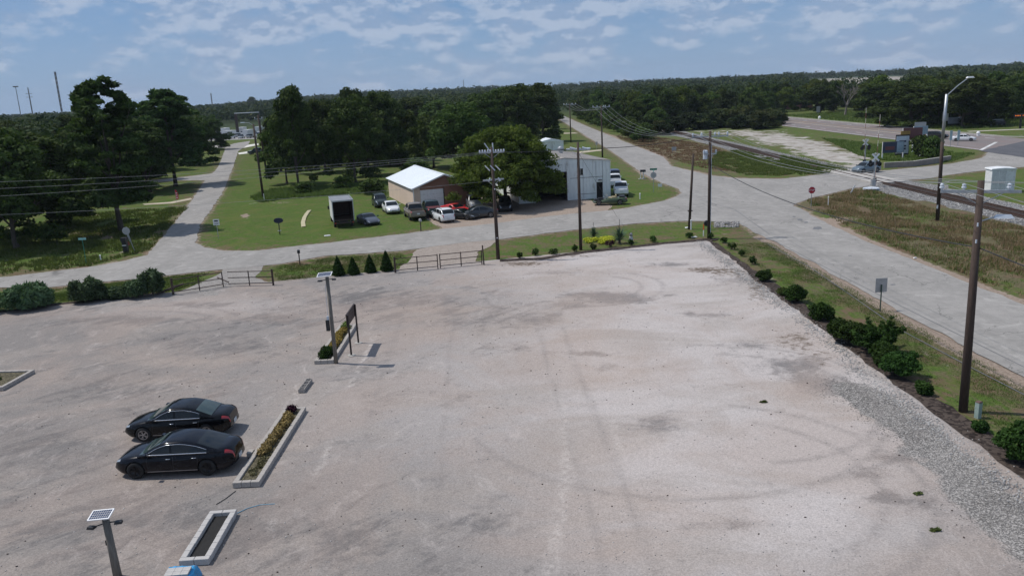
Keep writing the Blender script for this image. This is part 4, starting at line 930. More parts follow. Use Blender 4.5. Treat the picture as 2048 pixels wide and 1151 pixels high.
def wheelmesh(r, w, rim, spokes=5, hero=False):
    n = 28 if hero else 14
    t = MB(); t.lathe([(r * .66, -w / 2), (r * .93, -w / 2), (r, -w * .36), (r, w * .36), (r * .93, w / 2), (r * .66, w / 2)], n=n, axis='Y', cap=False)
    b = MB(); b.lathe([(r * .67, -w * .42), (r * .62, -w * .44), (r * .60, -w * .2), (0.02, -w * .2)], n=n, axis='Y', cap=False)
    b.lathe([(r * .67, w * .42), (r * .62, w * .44), (r * .60, w * .2), (0.02, w * .2)], n=n, axis='Y', cap=False)
    s = MB()
    for sgn in (-1, 1):
        for k in range(spokes):
            for off in ((-.16, .16) if hero else (0,)):
                a = 2 * math.pi * k / spokes + off * .5; a2 = 2 * math.pi * k / spokes + off
                s.bar((math.cos(a) * r * .12, sgn * w * .36, math.sin(a) * r * .12), (math.cos(a2) * r * .62, sgn * w * .43, math.sin(a2) * r * .62), r * (.05 if hero else .12), w * .1)
        s.lathe([(r * .13, sgn * w * .3), (r * .12, sgn * w * .44)], n=10, axis='Y')
        s.lathe([(r * .68, sgn * w * .40), (r * .68, sgn * w * .47), (r * .60, sgn * w * .47), (r * .60, sgn * w * .38)], n=n, axis='Y', cap=False)
    return t.mesh('wheel', MTYRE, True), b.mesh('rim_barrel', MBLACK, True), s.mesh('rim', rim)
def boolcut(me, cut):
    o = bpy.data.objects.new('t', me); c = bpy.data.objects.new('c', cut); COL.objects.link(o); COL.objects.link(c)
    m = o.modifiers.new('b', 'BOOLEAN'); m.operation = 'DIFFERENCE'; m.object = c; m.solver = 'EXACT'
    bpy.context.view_layer.update(); r = bpy.data.meshes.new_from_object(o.evaluated_get(bpy.context.evaluated_depsgraph_get()))
    bpy.data.objects.remove(o); bpy.data.objects.remove(c); return r
class Car:
    def __init__(s, L, Wd, belt, roof, top, gh, zb=.19, wb=(1.4, -1.4), wr=.33, ww=.22, ends=(.62, .70), tum=.20, rim=MRIM, hero=False, bed=None, track=None):
        s.L, s.W, s.belt, s.roof, s.top, s.gh, s.zb, s.wb, s.wr, s.ww, s.ends, s.tum, s.rim, s.hero, s.bed = L, Wd, belt, roof, top, gh, zb, wb, wr, ww, ends, tum, rim, hero, bed
        s.memo = {}
    def hw(s, x):
        h = s.L / 2; e = (x - 0) / h; w = s.W / 2
        f = 1 - (1 - (s.ends[0] if e > 0 else s.ends[1])) * max(0, (abs(e) - .55) / .45) ** 3.2 - .05 * max(0, abs(e) - .3)
        return w * f
    def ring(s, x):
        w = s.hw(x); zt = spl(s.top, x); h = s.L / 2; e = abs(x) / h
        zb = s.zb + (.16 * max(0, (e - .82) / .18) ** 1.5); k = zt - zb
        zs = zb + k * .80
        return [(0, zb), (w * .7, zb), (w * .93, zb + .015), (w * .985, zb + k * .12), (w, zb + k * .34), (w * .995, zb + k * .58), (w * .965, zb + k * .76), (w * .925, zb + k * .86), (w * .84, zb + k * .945), (w * .66, zt - .008), (w * .33, zt + .008), (0, zt + .012)]
    def rp(s, ring, q):
        f = q * (len(ring) - 1); i = min(int(f), len(ring) - 2); t = f - i
        return ring[i][0] * (1 - t) + ring[i + 1][0] * t, ring[i][1] * (1 - t) + ring[i + 1][1] * t
    def body(s):
        st = [-s.L / 2 + s.L * (.5 - .5 * math.cos(math.pi * k / 44)) * .5 + s.L * k / 88 for k in range(45)]
        vs = []; fs = []; n = 0
        for x in st:
            r = s.ring(x); full = r + [(-y, z) for y, z in r[-2:0:-1]]; n = len(full)
            e = abs(x) / (s.L / 2); vs += [(x, y, z) for y, z in full]
        for i in range(len(st) - 1):
            for j in range(n): a = i * n + j; b = i * n + (j + 1) % n; fs.append((a, b, b + n, a + n))
        fs.append(tuple(range(n))[::-1]); fs.append(tuple(range((len(st) - 1) * n, len(st) * n)))
        m = MB(); m.add(vs, fs); me = m.mesh('body', []); bm = bmesh.new(); bm.from_mesh(me); bmesh.ops.recalc_face_normals(bm, faces=bm.faces); bm.to_mesh(me); bm.free()
        c = MB()
        for x in s.wb:
            for sg in (-1, 1): c.lathe([(s.wr * 1.17, sg * (s.W / 2 - .27)), (s.wr * 1.17, sg * (s.W / 2 + .2))], (x, 0, s.wr), 26, 'Y')
        if s.bed: x0, x1 = s.bed; c.box(((x0 + x1) / 2, 0, spl(s.top, x0) - .22 + .25), (x1 - x0, s.W * .80, .94))
        cm = c.mesh('cut', []); bm = bmesh.new(); bm.from_mesh(cm); bmesh.ops.recalc_face_normals(bm, faces=bm.faces); bm.to_mesh(cm); bm.free()
        r = boolcut(me, cm)
        r.polygons.foreach_set('use_smooth', [True] * len(r.polygons)); r.set_sharp_from_angle(angle=R(38)); return r
    def ghring(s, x):
        Z = spl(s.gh, x); wB = s.hw(x) * .93; wT = s.W / 2 - s.tum; zb = s.belt - .06
        def Wz(z): return wB + (wT - wB) * max(0, z - s.belt + .03) / (s.roof - s.belt)
        Z = max(Z, zb + .02); e = min(.07, (Z - zb) * .4)
        return [(Wz(zb), zb), (Wz(zb + (Z - e - zb) * .33), zb + (Z - e - zb) * .33), (Wz(zb + (Z - e - zb) * .66), zb + (Z - e - zb) * .66), (Wz(Z - e), Z - e), (Wz(Z) - .045, Z - e * .28), (Wz(Z) * .80, Z), (Wz(Z) * .4, Z + .014), (0, Z + .02)]
    def shell(s):
        x0, x1 = s.gh[0][0], s.gh[-1][0]; vs = []; fs = []; N = 34; n = 0
        for k in range(N + 1):
            x = x0 + (x1 - x0) * k / N; r = s.ghring(x); full = r + [(-y, z) for y, z in r[-2::-1]]; n = len(full); vs += [(x, y, z) for y, z in full]
        for i in range(N):
            for j in range(n - 1): a = i * n + j; fs.append((a, a + 1, a + 1 + n, a + n))
        fs.append(tuple(range(n))[::-1]); fs.append(tuple(range(N * n, (N + 1) * n)))
        m = MB(); m.add(vs, fs); return m
    def side_glass(s, a, b, sg, z0=.035, dz=.085):
        m = MB(); N = 12; vs = []
        for k in range(N + 1):
            x = a + (b - a) * k / N; Z = spl(s.gh, x) - dz; r = s.ghring(x); lo = s.belt + z0; hi = max(lo + .001, Z)
            for t in (0, .5, 1):
                z = lo + (hi - lo) * t; wB = s.hw(x) * .93; wT = s.W / 2 - s.tum; y = wB + (wT - wB) * (z - s.belt + .03) / (s.roof - s.belt) + .009
                vs.append((x, sg * y, z))
        m.add(vs, [(i * 3 + j, i * 3 + j + 1, i * 3 + j + 4, i * 3 + j + 3) for i in range(N) for j in (0, 1)]); return m, [vs[i * 3 + 2] for i in range(N + 1)], [vs[i * 3] for i in range(N + 1)]
    def top_glass(s, a, b, qs=.60, dz=.012):
        m = MB(); N = 8; vs = []
        for k in range(N + 1):
            x = a + (b - a) * k / N; r = s.ghring(x); sl = (spl(s.gh, x + .01) - spl(s.gh, x - .01)) / .02; nrm = Vector((-sl, 0, 1)).normalized() * dz
            for j in range(9):
                q = -1 + 2 * j / 8; qq = 1 - abs(q) * (1 - qs); y, z = s.rp(r, qq); vs.append((x + nrm.x, math.copysign(y, q) if q else 0, z + nrm.z))
        m.add(vs, [(i * 9 + j, i * 9 + j + 1, i * 9 + j + 10, i * 9 + j + 9) for i in range(N) for j in range(8)]); return m
    def patch(s, a, b, q0, q1, sg, off=.012):
        m = MB(); N = 6; K = 5; vs = []
        for k in range(N + 1):
            x = a + (b - a) * k / N; r = s.ring(x)
            for j in range(K + 1):
                y, z = s.rp(r, q0 + (q1 - q0) * j / K); vs.append((x + math.copysign(off, a), sg * (y + off), z + off * .3))
        m.add(vs, [(i * (K + 1) + j, i * (K + 1) + j + 1, (i + 1) * (K + 1) + j + 1, (i + 1) * (K + 1) + j) for i in range(N) for j in range(K)]); return m
def endcap(c, sg, zf0, zf1, wf, mat_name, depth=.03):
    """shape that lies on the nose or tail"""
    x = sg * c.L / 2; r = c.ring(x); w = max(p[0] for p in r); z0 = r[0][1]; z1 = r[-1][1]
    b = MB(); b.box((x, 0, z0 + (z1 - z0) * (zf0 + zf1) / 2), (depth, 2 * w * wf, (z1 - z0) * (zf1 - zf0))); return b
def make_car(name, label, c, pm, x, y, hd, glass=MGLASS, group=None, wins=((.55, .02), (-.02, -.75)), ws=(.98, .42), rw=(-1.35, -.8), trim=None, z=.05, cat='car', rails=False, grille=True, light=MLAMP, hatch=False):
    t = thing(name, label, cat, (x, y, z), R(hd), group)
    key = pm.name
    if key not in c.memo:
        body = c.body(); body.materials.clear(); body.materials.append(pm); c.memo[key] = body
    meshobj('body', c.memo[key], t)
    if c.gh:
        o = c.shell().build('cabin', pm, t, True); o.data.set_sharp_from_angle(angle=R(40))
        for a, b in wins:
            for sg in (-1, 1):
                m, up, lo = c.side_glass(a, b, sg); m.build('side_window', glass, t)
        c.top_glass(*ws).build('windshield', glass if glass is not MGLASS else MGLASSL if c.hero else glass, t, True)
        if rw: c.top_glass(*rw).build('rear_window', MGLASSL if (c.hero and hatch == 'clear') else glass, t, True)
    if 'wheel' not in c.memo: c.memo['wheel'] = wheelmesh(c.wr, c.ww, c.rim, 5, c.hero)
    wm, bm_, rm = c.memo['wheel']
    for xx in c.wb:
        for sg in (-1, 1):
            w = meshobj('wheel', wm, t, (xx, sg * (c.W / 2 - c.ww / 2 - .02), c.wr)); meshobj('rim', rm, w); meshobj('rim_barrel', bm_, w)
    h = c.L / 2
    for sg in (-1, 1):
        c.patch(h * .995, h * .86, .64, .75, sg).build('headlight', light, t, True)
        c.patch(-h * .995, -h * .86, .58, .72, sg).build('tail_light', MRED, t, True)
        m = MB(); xm = wins[0][0] - .05; ym = c.hw(xm) + .09; m.box((xm, sg * ym, c.belt + .07), (.13, .19, .13)); m.build('mirror', pm, t)
    endcap(c, 1, .42, .72, .62, '').build('grille', MBLACK, t)
    b = MB(); xx = -h - .02; r = c.ring(-h); zz = r[0][1] + (r[-1][1] - r[0][1]) * .55; b.box((xx, 0, zz), (.02, .34, .17)); b.build('licence_plate', MPLATE, t)
    if trim or c.hero:
        for sg in (-1, 1):
            for a, b_ in wins:
                m, up, lo = c.side_glass(a, b_, sg); 
            allx = (wins[0][0], wins[-1][1]); m, up, lo = c.side_glass(*allx, sg)
            tb = MB(); up = [Vector(p) + Vector((0, sg * .008, 0)) for p in up]; lo = [Vector(p) + Vector((0, sg * .014, 0)) for p in lo]
            tb.tube(up, .011, 5); tb.tube(lo, [.022] * len(lo), 5); tb.build('window_trim', MCHR, t, True)
    if c.hero:
        for sg in (-1, 1):
            for xx in (.12, -.92):
                b = MB(); yy = c.hw(xx) + .012; b.tube([(xx + .11, sg * (yy - .02), c.belt - .13), (xx + .07, sg * (yy + .02), c.belt - .13), (xx - .07, sg * (yy + .02), c.belt - .13), (xx - .11, sg * (yy - .02), c.belt - .13)], .013, 6); b.build('door_handle', MCHR, t, True)
            for xx in (.98, -.06, -.98):
                b = MB(); pts = []
                for k in range(7):
                    q = .22 + k * .075; y_, z_ = c.rp(c.ring(xx), q); pts.append((xx - .02 * k * (xx < -.5), sg * (y_ + .001), z_))
                b.tube(pts, .006, 4); b.build('door_seam', MBLACK, t)
            b = MB(); b.bar((1.0, sg * (c.hw(0) * .992), .30), (-1.0, sg * (c.hw(0) * .992), .30), .02, .03); b.build('sill_trim', MRIMB if pm.name.endswith('b') else M('dull_chrome', (.25, .25, .26), .3, .8), t)
        b = MB(); b.tube([(.0, 0, c.roof + .02), (-.12, 0, c.roof + .06)], [.03, .01], 6); b.build('roof_antenna', MBLACK, t) if False else None
    if rails:
        for sg in (-1, 1):
            b = MB(); yy = c.W / 2 - c.tum - .08; b.tube([(wins[0][0] - .45, sg * yy, c.roof + .0), (wins[0][0] - .6, sg * yy, c.roof + .07), (wins[-1][1] + .35, sg * yy, c.roof + .06), (wins[-1][1] + .2, sg * yy, c.roof)], .022, 6); b.build('roof_rail', MBLACK, t)
    return t
def sedan(L=4.7, Wd=1.82, **k):
    h = L / 2
    return Car(L, Wd, .94, 1.43, [(-h, .60), (-h + .06, .90), (-h + .35, 1.02), (-h + .9, 1.03), (-.4, .98), (.9, .98), (1.5, .90), (h - .45, .80), (h - .12, .68), (h, .50)],
               [(-h + .62, .98), (-h + 1.05, 1.16), (-h + 1.55, 1.345), (-.35, 1.43), (.15, 1.42), (.5, 1.32), (1.28, .95)], wb=(h - .93, -h + 1.03), **k)
SEDH = sedan(4.75, 1.82, hero=True, wr=.335, rim=MRIM)
SEDN = Car(4.88, 1.86, .95, 1.44, [(-2.44, .58), (-2.38, .92), (-2.1, 1.06), (-1.5, 1.05), (-.4, .99), (.9, .985), (1.5, .93), (2.0, .84), (2.32, .70), (2.44, .48)],
           [(-1.98, 1.0), (-1.5, 1.16), (-.95, 1.345), (-.3, 1.44), (.15, 1.425), (.55, 1.32), (1.36, .96)], wb=(1.5, -1.38), hero=True, wr=.345, rim=MRIMB)
PBLK = paint('black_paint', (.003, .0035, .005), .14, .0); PBLK2 = paint('blue_black_paint', (.003, .004, .008), .14, .0)
make_car('sedan', 'black sedan with silver spoked wheels and pale rear window, farther of the parked pair', SEDH, PBLK, -15.30, 34.15, 181.5, wins=((.98, .03), (-.05, -1.12)), ws=(1.22, .42), rw=(-1.62, -.95), hatch='clear')
make_car('sedan', 'black sedan with black wheels and chrome window line, nearer of the parked pair', SEDN, PBLK2, -13.95, 30.5, 180.5, wins=((1.05, .05), (-.03, -1.42)), ws=(1.30, .46), rw=(-1.86, -1.02))
SED = sedan(4.7, 1.82)
SUV = Car(4.6, 1.86, 1.08, 1.66, [(-2.3, .62), (-2.26, 1.0), (-2.1, 1.12), (-.4, 1.10), (.9, 1.09), (1.4, 1.03), (1.95, .93), (2.2, .78), (2.3, .55)],
          [(-2.24, 1.08), (-2.1, 1.36), (-1.85, 1.60), (-.8, 1.67), (.1, 1.64), (.45, 1.55), (1.2, 1.08)], wb=(1.38, -1.34), wr=.36, ww=.24, ends=(.68, .8), tum=.22)
HAT = Car(4.45, 1.82, 1.0, 1.55, [(-2.22, .62), (-2.18, .95), (-2.0, 1.05), (-.4, 1.02), (.9, 1.0), (1.4, .94), (1.9, .82), (2.15, .66), (2.22, .5)],
          [(-2.12, 1.02), (-1.9, 1.30), (-1.55, 1.50), (-.6, 1.56), (.1, 1.53), (.5, 1.42), (1.25, 1.0)], wb=(1.33, -1.3), wr=.34, ends=(.66, .78))
PKU = Car(5.75, 1.98, 1.18, 1.86, [(-2.87, 1.10), (-2.8, 1.20), (-.6, 1.20), (.2, 1.18), (1.3, 1.17), (2.1, 1.12), (2.65, 1.03), (2.82, .9), (2.87, .6)],
          [(-.86, 1.15), (-.78, 1.55), (-.62, 1.80), (.0, 1.87), (.55, 1.84), (.85, 1.72), (1.5, 1.16)], zb=.38, wb=(1.85, -1.72), wr=.41, ww=.27, ends=(.86, .93), bed=(-2.78, -.92))
SPO = Car(4.5, 1.80, .80, 1.17, [(-2.25, .55), (-2.2, .80), (-1.9, .88), (-.4, .84), (.7, .82), (1.3, .74), (1.9, .60), (2.2, .46), (2.25, .38)],
          [(-1.75, .84), (-1.2, 1.02), (-.6, 1.15), (-.2, 1.17), (.1, 1.13), (.95, .78)], zb=.14, wb=(1.42, -1.25), wr=.32, ends=(.72, .8))
def at_px(u, v, dx=0, dy=0): p = G(u, v); return p.x + dx, p.y + dy
WS = dict(wins=((.98, .03), (-.05, -1.1)), ws=(1.2, .42), rw=(-1.6, -.95))
WSU = dict(wins=((.95, .05), (-.03, -.98), (-1.05, -1.98)), ws=(1.1, .45), rw=(-2.2, -1.95))
WH = dict(wins=((.98, .05), (-.03, -1.05), (-1.12, -1.85)), ws=(1.18, .48), rw=(-2.08, -1.62))
WP = dict(wins=((1.2, .36), (.28, -.55)), ws=(1.45, .8), rw=(-.84, -.68))
WSP = dict(wins=((.75, -.3),), ws=(.92, .12), rw=(-1.6, -.65))
make_car('sedan', 'white sedan on the lawn facing the camera beside the tan pickup', SED, paint('white_car_paint', (.72, .73, .74), .3, 0), *at_px(779, 428, 0, 1.6), -72, **WS)
make_car('parked_suv', 'dark green boxy utility vehicle facing the camera, parked behind the white sedan', SUV, paint('dark_green_paint', (.02, .032, .028), .4, .2), *at_px(757, 415, 0, 1.4), -74, cat='utility vehicle', **WSU)
t = make_car('pickup_truck', 'tan pickup truck with its tailgate towards the road beside the shed', PKU, paint('tan_paint', (.21, .175, .14), .4, .3), *at_px(820, 443, .3, 2.6), 106, cat='pickup truck', **WP)
t = make_car('pickup_truck', 'dark green pickup truck with a dark red bed cover in front of the garage door', PKU, paint('deep_green_paint', (.012, .03, .028), .3, .3), *at_px(866, 437, -.4, 2.6), 106, cat='pickup truck', **WP)
b = MB(); b.box((-1.85, 0, 1.215), (1.84, 1.62, .05)); b.build('bed_cover', M('dark_red_vinyl', (.10, .016, .018), .6), t)
make_car('hatchback', 'white crossover with dark rear window, its rear towards the road', HAT, MC['white_car_paint'], *at_px(888, 447, -.2, 2.0), 112, cat='car', rails=True, **WH)
make_car('sports_car', 'bright red low coupe nosing towards the road in front of the shed', SPO, paint('bright_red_paint', (.55, .025, .03), .3, 0), *at_px(909, 432, 0, 2.2), -42, **WSP)
make_car('sports_car', 'dark low car squeezed between the white crossover and the grey sedan', SPO, paint('charcoal_paint', (.02, .022, .024), .4, .2), *at_px(923, 441, 0, 1.4), -35, **WSP)
make_car('parked_suv', 'silver utility vehicle half hidden under the feathery tree', SUV, paint('silver_paint', (.42, .43, .44), .35, .4), *at_px(948, 421, 0, 2.4), -80, cat='utility vehicle', **WSU)
make_car('sedan', 'dark grey sedan seen from the side at the road edge under the feathery tree', SED, paint('dark_grey_paint', (.055, .06, .065), .3, .4), *at_px(960, 438, -.2, 1.1), 192, **WS)
make_car('parked_suv', 'black vehicle in deep shade under the feathery tree behind the double-crossarm pole', SUV, paint('black_van_paint', (.012, .012, .013), .4, .1), *at_px(1010, 425, 0, 2.0), -88, cat='utility vehicle', **WSU)
make_car('sports_car', 'slate grey wedge shaped sports coupe parked beside the box truck', SPO, paint('slate_paint', (.085, .095, .115), .35, .4), *at_px(735, 452, -.2, 1.9), -62, **WSP)
t = make_car('pickup_truck', 'white pickup truck with open bed beside the white warehouse, nearest the road', PKU, MC['white_car_paint'], *at_px(1245, 396, .2, 3.0), 84, cat='pickup truck', **WP)
make_car('pickup_truck', 'second white pickup truck, parked behind the nearest white one', PKU, MC['white_car_paint'], *at_px(1238, 378, -.2, 3.4), 86, cat='pickup truck', **WP)
make_car('parked_suv', 'dark blue vehicle behind the two white pickups beside the warehouse', SUV, paint('dark_blue_paint', (.02, .035, .10), .3, .3), *at_px(1233, 363, 0, 3.2), 88, cat='utility vehicle', **WSU)
make_car('suv', 'silver blue compact utility vehicle driving over the railway crossing with headlights forward', SUV, paint('silver_blue_paint', (.16, .205, .235), .3, .5), *at_px(1733, 347, .3, .9), 202, cat='utility vehicle', **WSU)
make_car('sedan', 'white sedan turning on the highway at the far right', SED, MC['white_car_paint'], *at_px(1946, 284, -.3, 3.0), -34, **WS)
make_car('suv', 'black utility vehicle on the highway behind the street lamp', SUV, MC['black_van_paint'], *at_px(1897, 279, -1, 3.0), -40, cat='utility vehicle', **WSU)
make_car('pickup_truck', 'dark pickup parked across the driveway by the two left utility poles', PKU, MC['deep_green_paint'], *at_px(510, 310, 0, 3.0), 176, cat='pickup truck', **WP)
for u, v, lab in ((1963, 249, 'left one of two dark vehicles with pale roofs under the oaks beyond the highway'), (1989, 253, 'right of two dark vehicles with pale roofs under the oaks beyond the highway')):
    t = make_car('parked_suv', lab, SUV, MC['black_van_paint'], *at_px(u, v), 175, cat='utility vehicle', **WSU); b = MB(); b.box((-.6, 0, 1.70), (2.3, 1.3, .05)); b.build('roof_panel', MWHP, t)
# green stripped convertible
CNV = Car(4.35, 1.68, .80, 1.2, [(-2.17, .5), (-2.1, .80), (-1.6, .90), (-.5, .86), (.3, .80), (.7, .70), (1.3, .58), (2.1, .5), (2.17, .4)], None, zb=.2, wb=(1.42, -1.2), wr=.33, ends=(.6, .66))
PGR = paint('olive_green_paint', (.055, .085, .045), .5, .1); x, y = at_px(1222, 411, 0, .9)
t = make_car('stripped_convertible', 'old olive green convertible without roof or bonnet on the grass by the warehouse', CNV, PGR, x, y, 176, ws=None, wins=((.5, -.5),), rw=None)
b = MB(); b.box((1.35, 0, .62), (1.3, 1.0, .22)); b.box((1.2, 0, .78), (.6, .5, .2)); b.build('engine', MBLACK, t)
b = MB(); b.tube([(.75, -.68, .8), (.35, -.6, 1.2), (.35, .6, 1.2), (.75, .68, .8)], .03, 6); b.build('windscreen_frame', MALU, t)
b = MB(); b.box((-.35, 0, .87), (1.15, 1.25, .05)); b.build('cockpit_floor', M('tan_interior', (.30, .26, .16), .8), t)
for sg in (-1, 1): b = MB(); b.box((-.75, sg * .33, 1.0), (.15, .5, .35)); b.box((-.5, sg * .33, .92), (.5, .5, .12)); b.build('seat', MC['tan_interior'], t)
b = MB(); b.box((-1.5, 0, 1.0), (.7, 1.2, .14)); b.build('folded_roof', MBLACK, t)
# box truck: open rear towards the camera
p0, p1 = G(668, 458), G(711, 453); ctr = (p0 + p1) / 2; hd = math.radians(106)
t = thing('box_truck', 'white box truck parked on the lawn with its rear door open and empty dark hold', 'truck', (ctr.x, ctr.y, 0), hd)
def tp(nm, c, d, m): b = MB(); b.box(c, d); return b.build(nm, m, t)
Lb = 4.9; H0, H1 = .85, 3.15; wb_ = 1.2
tp('side_panel', (Lb / 2, wb_ - .02, (H0 + H1) / 2), (Lb, .04, H1 - H0), MWHP); tp('side_panel', (Lb / 2, -wb_ + .02, (H0 + H1) / 2), (Lb, .04, H1 - H0), MWHP)
tp('roof_panel', (Lb / 2, 0, H1 + .02), (Lb - .1, 2 * wb_ - .16, .03), M('grey_roof_sheet', (.22, .23, .25), .6, scale=1)); tp('front_panel', (Lb - .02, 0, (H0 + H1) / 2), (.04, 2 * wb_ - .09, H1 - H0), MWHP)
tp('hold_floor', (Lb / 2, 0, H0 + .02), (Lb - .1, 2 * wb_ - .09, .06), MWOOD); tp('hold_lining', (Lb - .08, 0, (H0 + H1) / 2), (.04, 2 * wb_ - .12, H1 - H0 - .15), MWOOD)
for s_ in (-1, 1): tp('hold_lining', (Lb / 2, s_ * (wb_ - .055), (H0 + H1) / 2), (Lb - .2, .02, H1 - H0 - .12), MWOOD)
b = MB(); b.box((.02, 0, H1), (.12, 2 * wb_ + .04, .16)); b.box((.02, wb_ - .03, (H0 + H1) / 2), (.1, .1, H1 - H0 + .1)); b.box((.02, -wb_ + .03, (H0 + H1) / 2), (.1, .1, H1 - H0 + .1)); b.build('door_frame', MGALV, t)
b = MB()
for s_ in (-1, 1): b.box((Lb / 2, s_ * (wb_ + .0), H1 + .03), (Lb, .10, .10))
b.box((Lb, 0, H1 + .03), (.1, 2 * wb_, .1)); b.build('roof_edge', MGALV, t)
tp('rear_bumper', (-.05, 0, .62), (.14, 2.3, .16), MRUST); tp('chassis', (3.3, 0, .62), (6.0, .9, .2), MBLACK)
cab = MB(); cab.prism([(0, 0), (0, 1.75), (.15, 1.85), (.9, 1.85), (1.45, 1.1), (2.15, .95), (2.25, .3), (2.2, 0)], -1.0, 1.0, Matrix(((1, 0, 0, Lb + .1), (0, 0, 1, 0), (0, 1, 0, .42), (0, 0, 0, 1)))); cab.build('cab', MWHP, t)
for s_ in (-1, 1):
    b = MB(); b.prism([(.35, 1.1), (.4, 1.7), (.85, 1.7), (1.3, 1.1)], 0, .01, Matrix(((1, 0, 0, Lb + .1), (0, 0, 1, s_ * 1.003 - .005), (0, 1, 0, .42), (0, 0, 0, 1)))); b.build('cab_window', MGLASS, t)
    tp('door_mirror', (Lb + .95, s_ * 1.28, 1.75), (.08, .2, .42), MBLACK); tp('tail_light', (-.13, s_ * 1.0, .62), (.03, .2, .1), MRED)
wm, bmm, rm = wheelmesh(.40, .28, MRIM)
for xx in (1.2, Lb + 1.25):
    for s_ in (-1, 1): w = meshobj('wheel', wm, t, (xx, s_ * .98, .40)); meshobj('rim', rm, w)
# vehicles on the far parking lot at the left
k = 0
for row, (y, n, big) in enumerate(((350, 7, 0), (366, 7, 1), (392, 8, 0), (409, 8, 1))):
    for i in range(n):
        x = -.372 * y + i * 4.2 + rnd.uniform(-.5, .5)
        c_, pm = (PKU, MC['white_car_paint']) if (i + row) % 3 == 0 else (SUV, MC['white_car_paint'] if (i + row) % 3 == 1 else MC['silver_paint'])
        t = thing('parked_vehicle', 'white or silver vehicle on the distant parking lot at the end of the side road', 'vehicle', (x, y, .05), R(80 + rnd.uniform(-10, 10)), 'vehicles on the distant parking lot')
        if big and i % 2:
            b = MB(); b.box((0, 0, 1.75), (7.2, 2.4, 2.5)); b.box((3.3, 0, .55), (2, 1.6, .2)); b.build('body', MWHP, t)
            for xx in (-.5, .5):
                for sg in (-1, 1): meshobj('wheel', SUV.memo['wheel'][0], t, (xx, sg * 1.1, .36))
        else:
            if pm.name not in c_.memo: bb = c_.body(); bb.materials.clear(); bb.materials.append(pm); c_.memo[pm.name] = bb
            meshobj('body', c_.memo[pm.name], t)
            if 'sh' + pm.name not in c_.memo: c_.memo['sh' + pm.name] = c_.shell().mesh('cabin', MGLASS)
            meshobj('cabin', c_.memo['sh' + pm.name], t)
            for xx in c_.wb:
                for sg in (-1, 1): meshobj('wheel', c_.memo['wheel'][0], t, (xx, sg * (c_.W / 2 - .14), c_.wr))
# ============================================================ BUILDINGS
def fitbld(A, Bp, w_):
    """frame of a building from its front corner A, a back corner Bp and width"""
    d = (Bp - A).normalized(); f = Vector((d.y, -d.x)); return d, f
A = G(829, 419); Bk = G(774, 390); d = (Bk - A).normalized(); f = Vector((d.y, -d.x)); ang = math.atan2(f.y, f.x)
t = thing('storage_shed', 'tan sided shed with a low white metal gable roof and a white garage door', 'shed', (A.x, A.y, 0), ang)
Ld = 16.5; Wd_ = 8.4; He = 2.75; Hp = 4.25
def bp(nm, c, dm, m, par=None): b = MB(); b.box(c, dm); return b.build(nm, m, par or t)
nb_ = 11
b = MB()                                                       # lapped boards of the left wall
for k in range(nb_):
    z0 = k * He / nb_; z1 = (k + 1) * He / nb_; b.add([(-.03, 0, z0), (-.03, Ld, z0), (0, Ld, z1 + .004), (0, 0, z1 + .004), (-.03, 0, z0 - .001), (0, 0, z0), (0, Ld, z0)], [(0, 1, 2, 3), (0, 5, 6, 1)])
o = b.build('siding', MSID, t); o['kind'] = 'stuff'
bp('corner_trim', (.02, -.03, He / 2), (.12, .06, He), MWHP); bp('back_wall', (Wd_ / 2, Ld - .03, He / 2), (Wd_ - .1, .06, He), MSID); bp('right_wall', (Wd_ - .03, Ld / 2, He / 2), (.06, Ld - .2, He), MSID)
bp('front_wall', (.5, .06, He / 2), (.84, .1, He), MSID); bp('front_wall', (Wd_ / 2 + 2.05, .06, He / 2), (Wd_ - 4.3, .1, He), MBRN)
b = MB(); b.prism([(.05, He), (Wd_ / 2, Hp - .05), (Wd_ - .05, He)], .0, .1, Matrix(((1, 0, 0, 0), (0, 0, 1, .0), (0, 1, 0, 0), (0, 0, 0, 1)))); b.build('gable', MBRN, t)
bp('door_header', (2.5, .05, He - .15), (3.25, .1, .3), MBRN)
for k in range(4): bp('garage_door_panel', (2.5, .08, .31 + k * .615), (3.1, .05, .60), MWHP)
for s_, x0 in ((1, 0), (-1, Wd_)):
    sl = Vector((Wd_ / 2, 0, Hp - He)); Ls = sl.length + .35; a = math.atan2(Hp - He, Wd_ / 2)
    b = MB(); m = Matrix.Rotation(-a * s_, 3, 'Y'); b.box((x0 + s_ * (Wd_ / 4 - .13), Ld / 2, (He + Hp) / 2 + .02), (Ls, Ld + .7, .05), mat=m)
    for k in range(22): b.box((x0 + s_ * (Wd_ / 4 - .13) - s_ * math.sin(a) * .0, -.2 + k * .8, (He + Hp) / 2 + .052), (Ls, .03, .022), mat=m)
    b.build('roof_slope', MROOFW, t)
b = MB(); b.box((Wd_ / 2, Ld / 2, Hp + .08), (.35, Ld + .7, .04)); b.build('ridge_cap', MROOFW, t)
for s_, x0 in ((1, 0), (-1, Wd_)):
    b = MB(); b.bar((x0 - s_ * .3, -.36, He - .1), (Wd_ / 2, -.36, Hp + .02), .04, .16); b.build('fascia', MWHP, t)
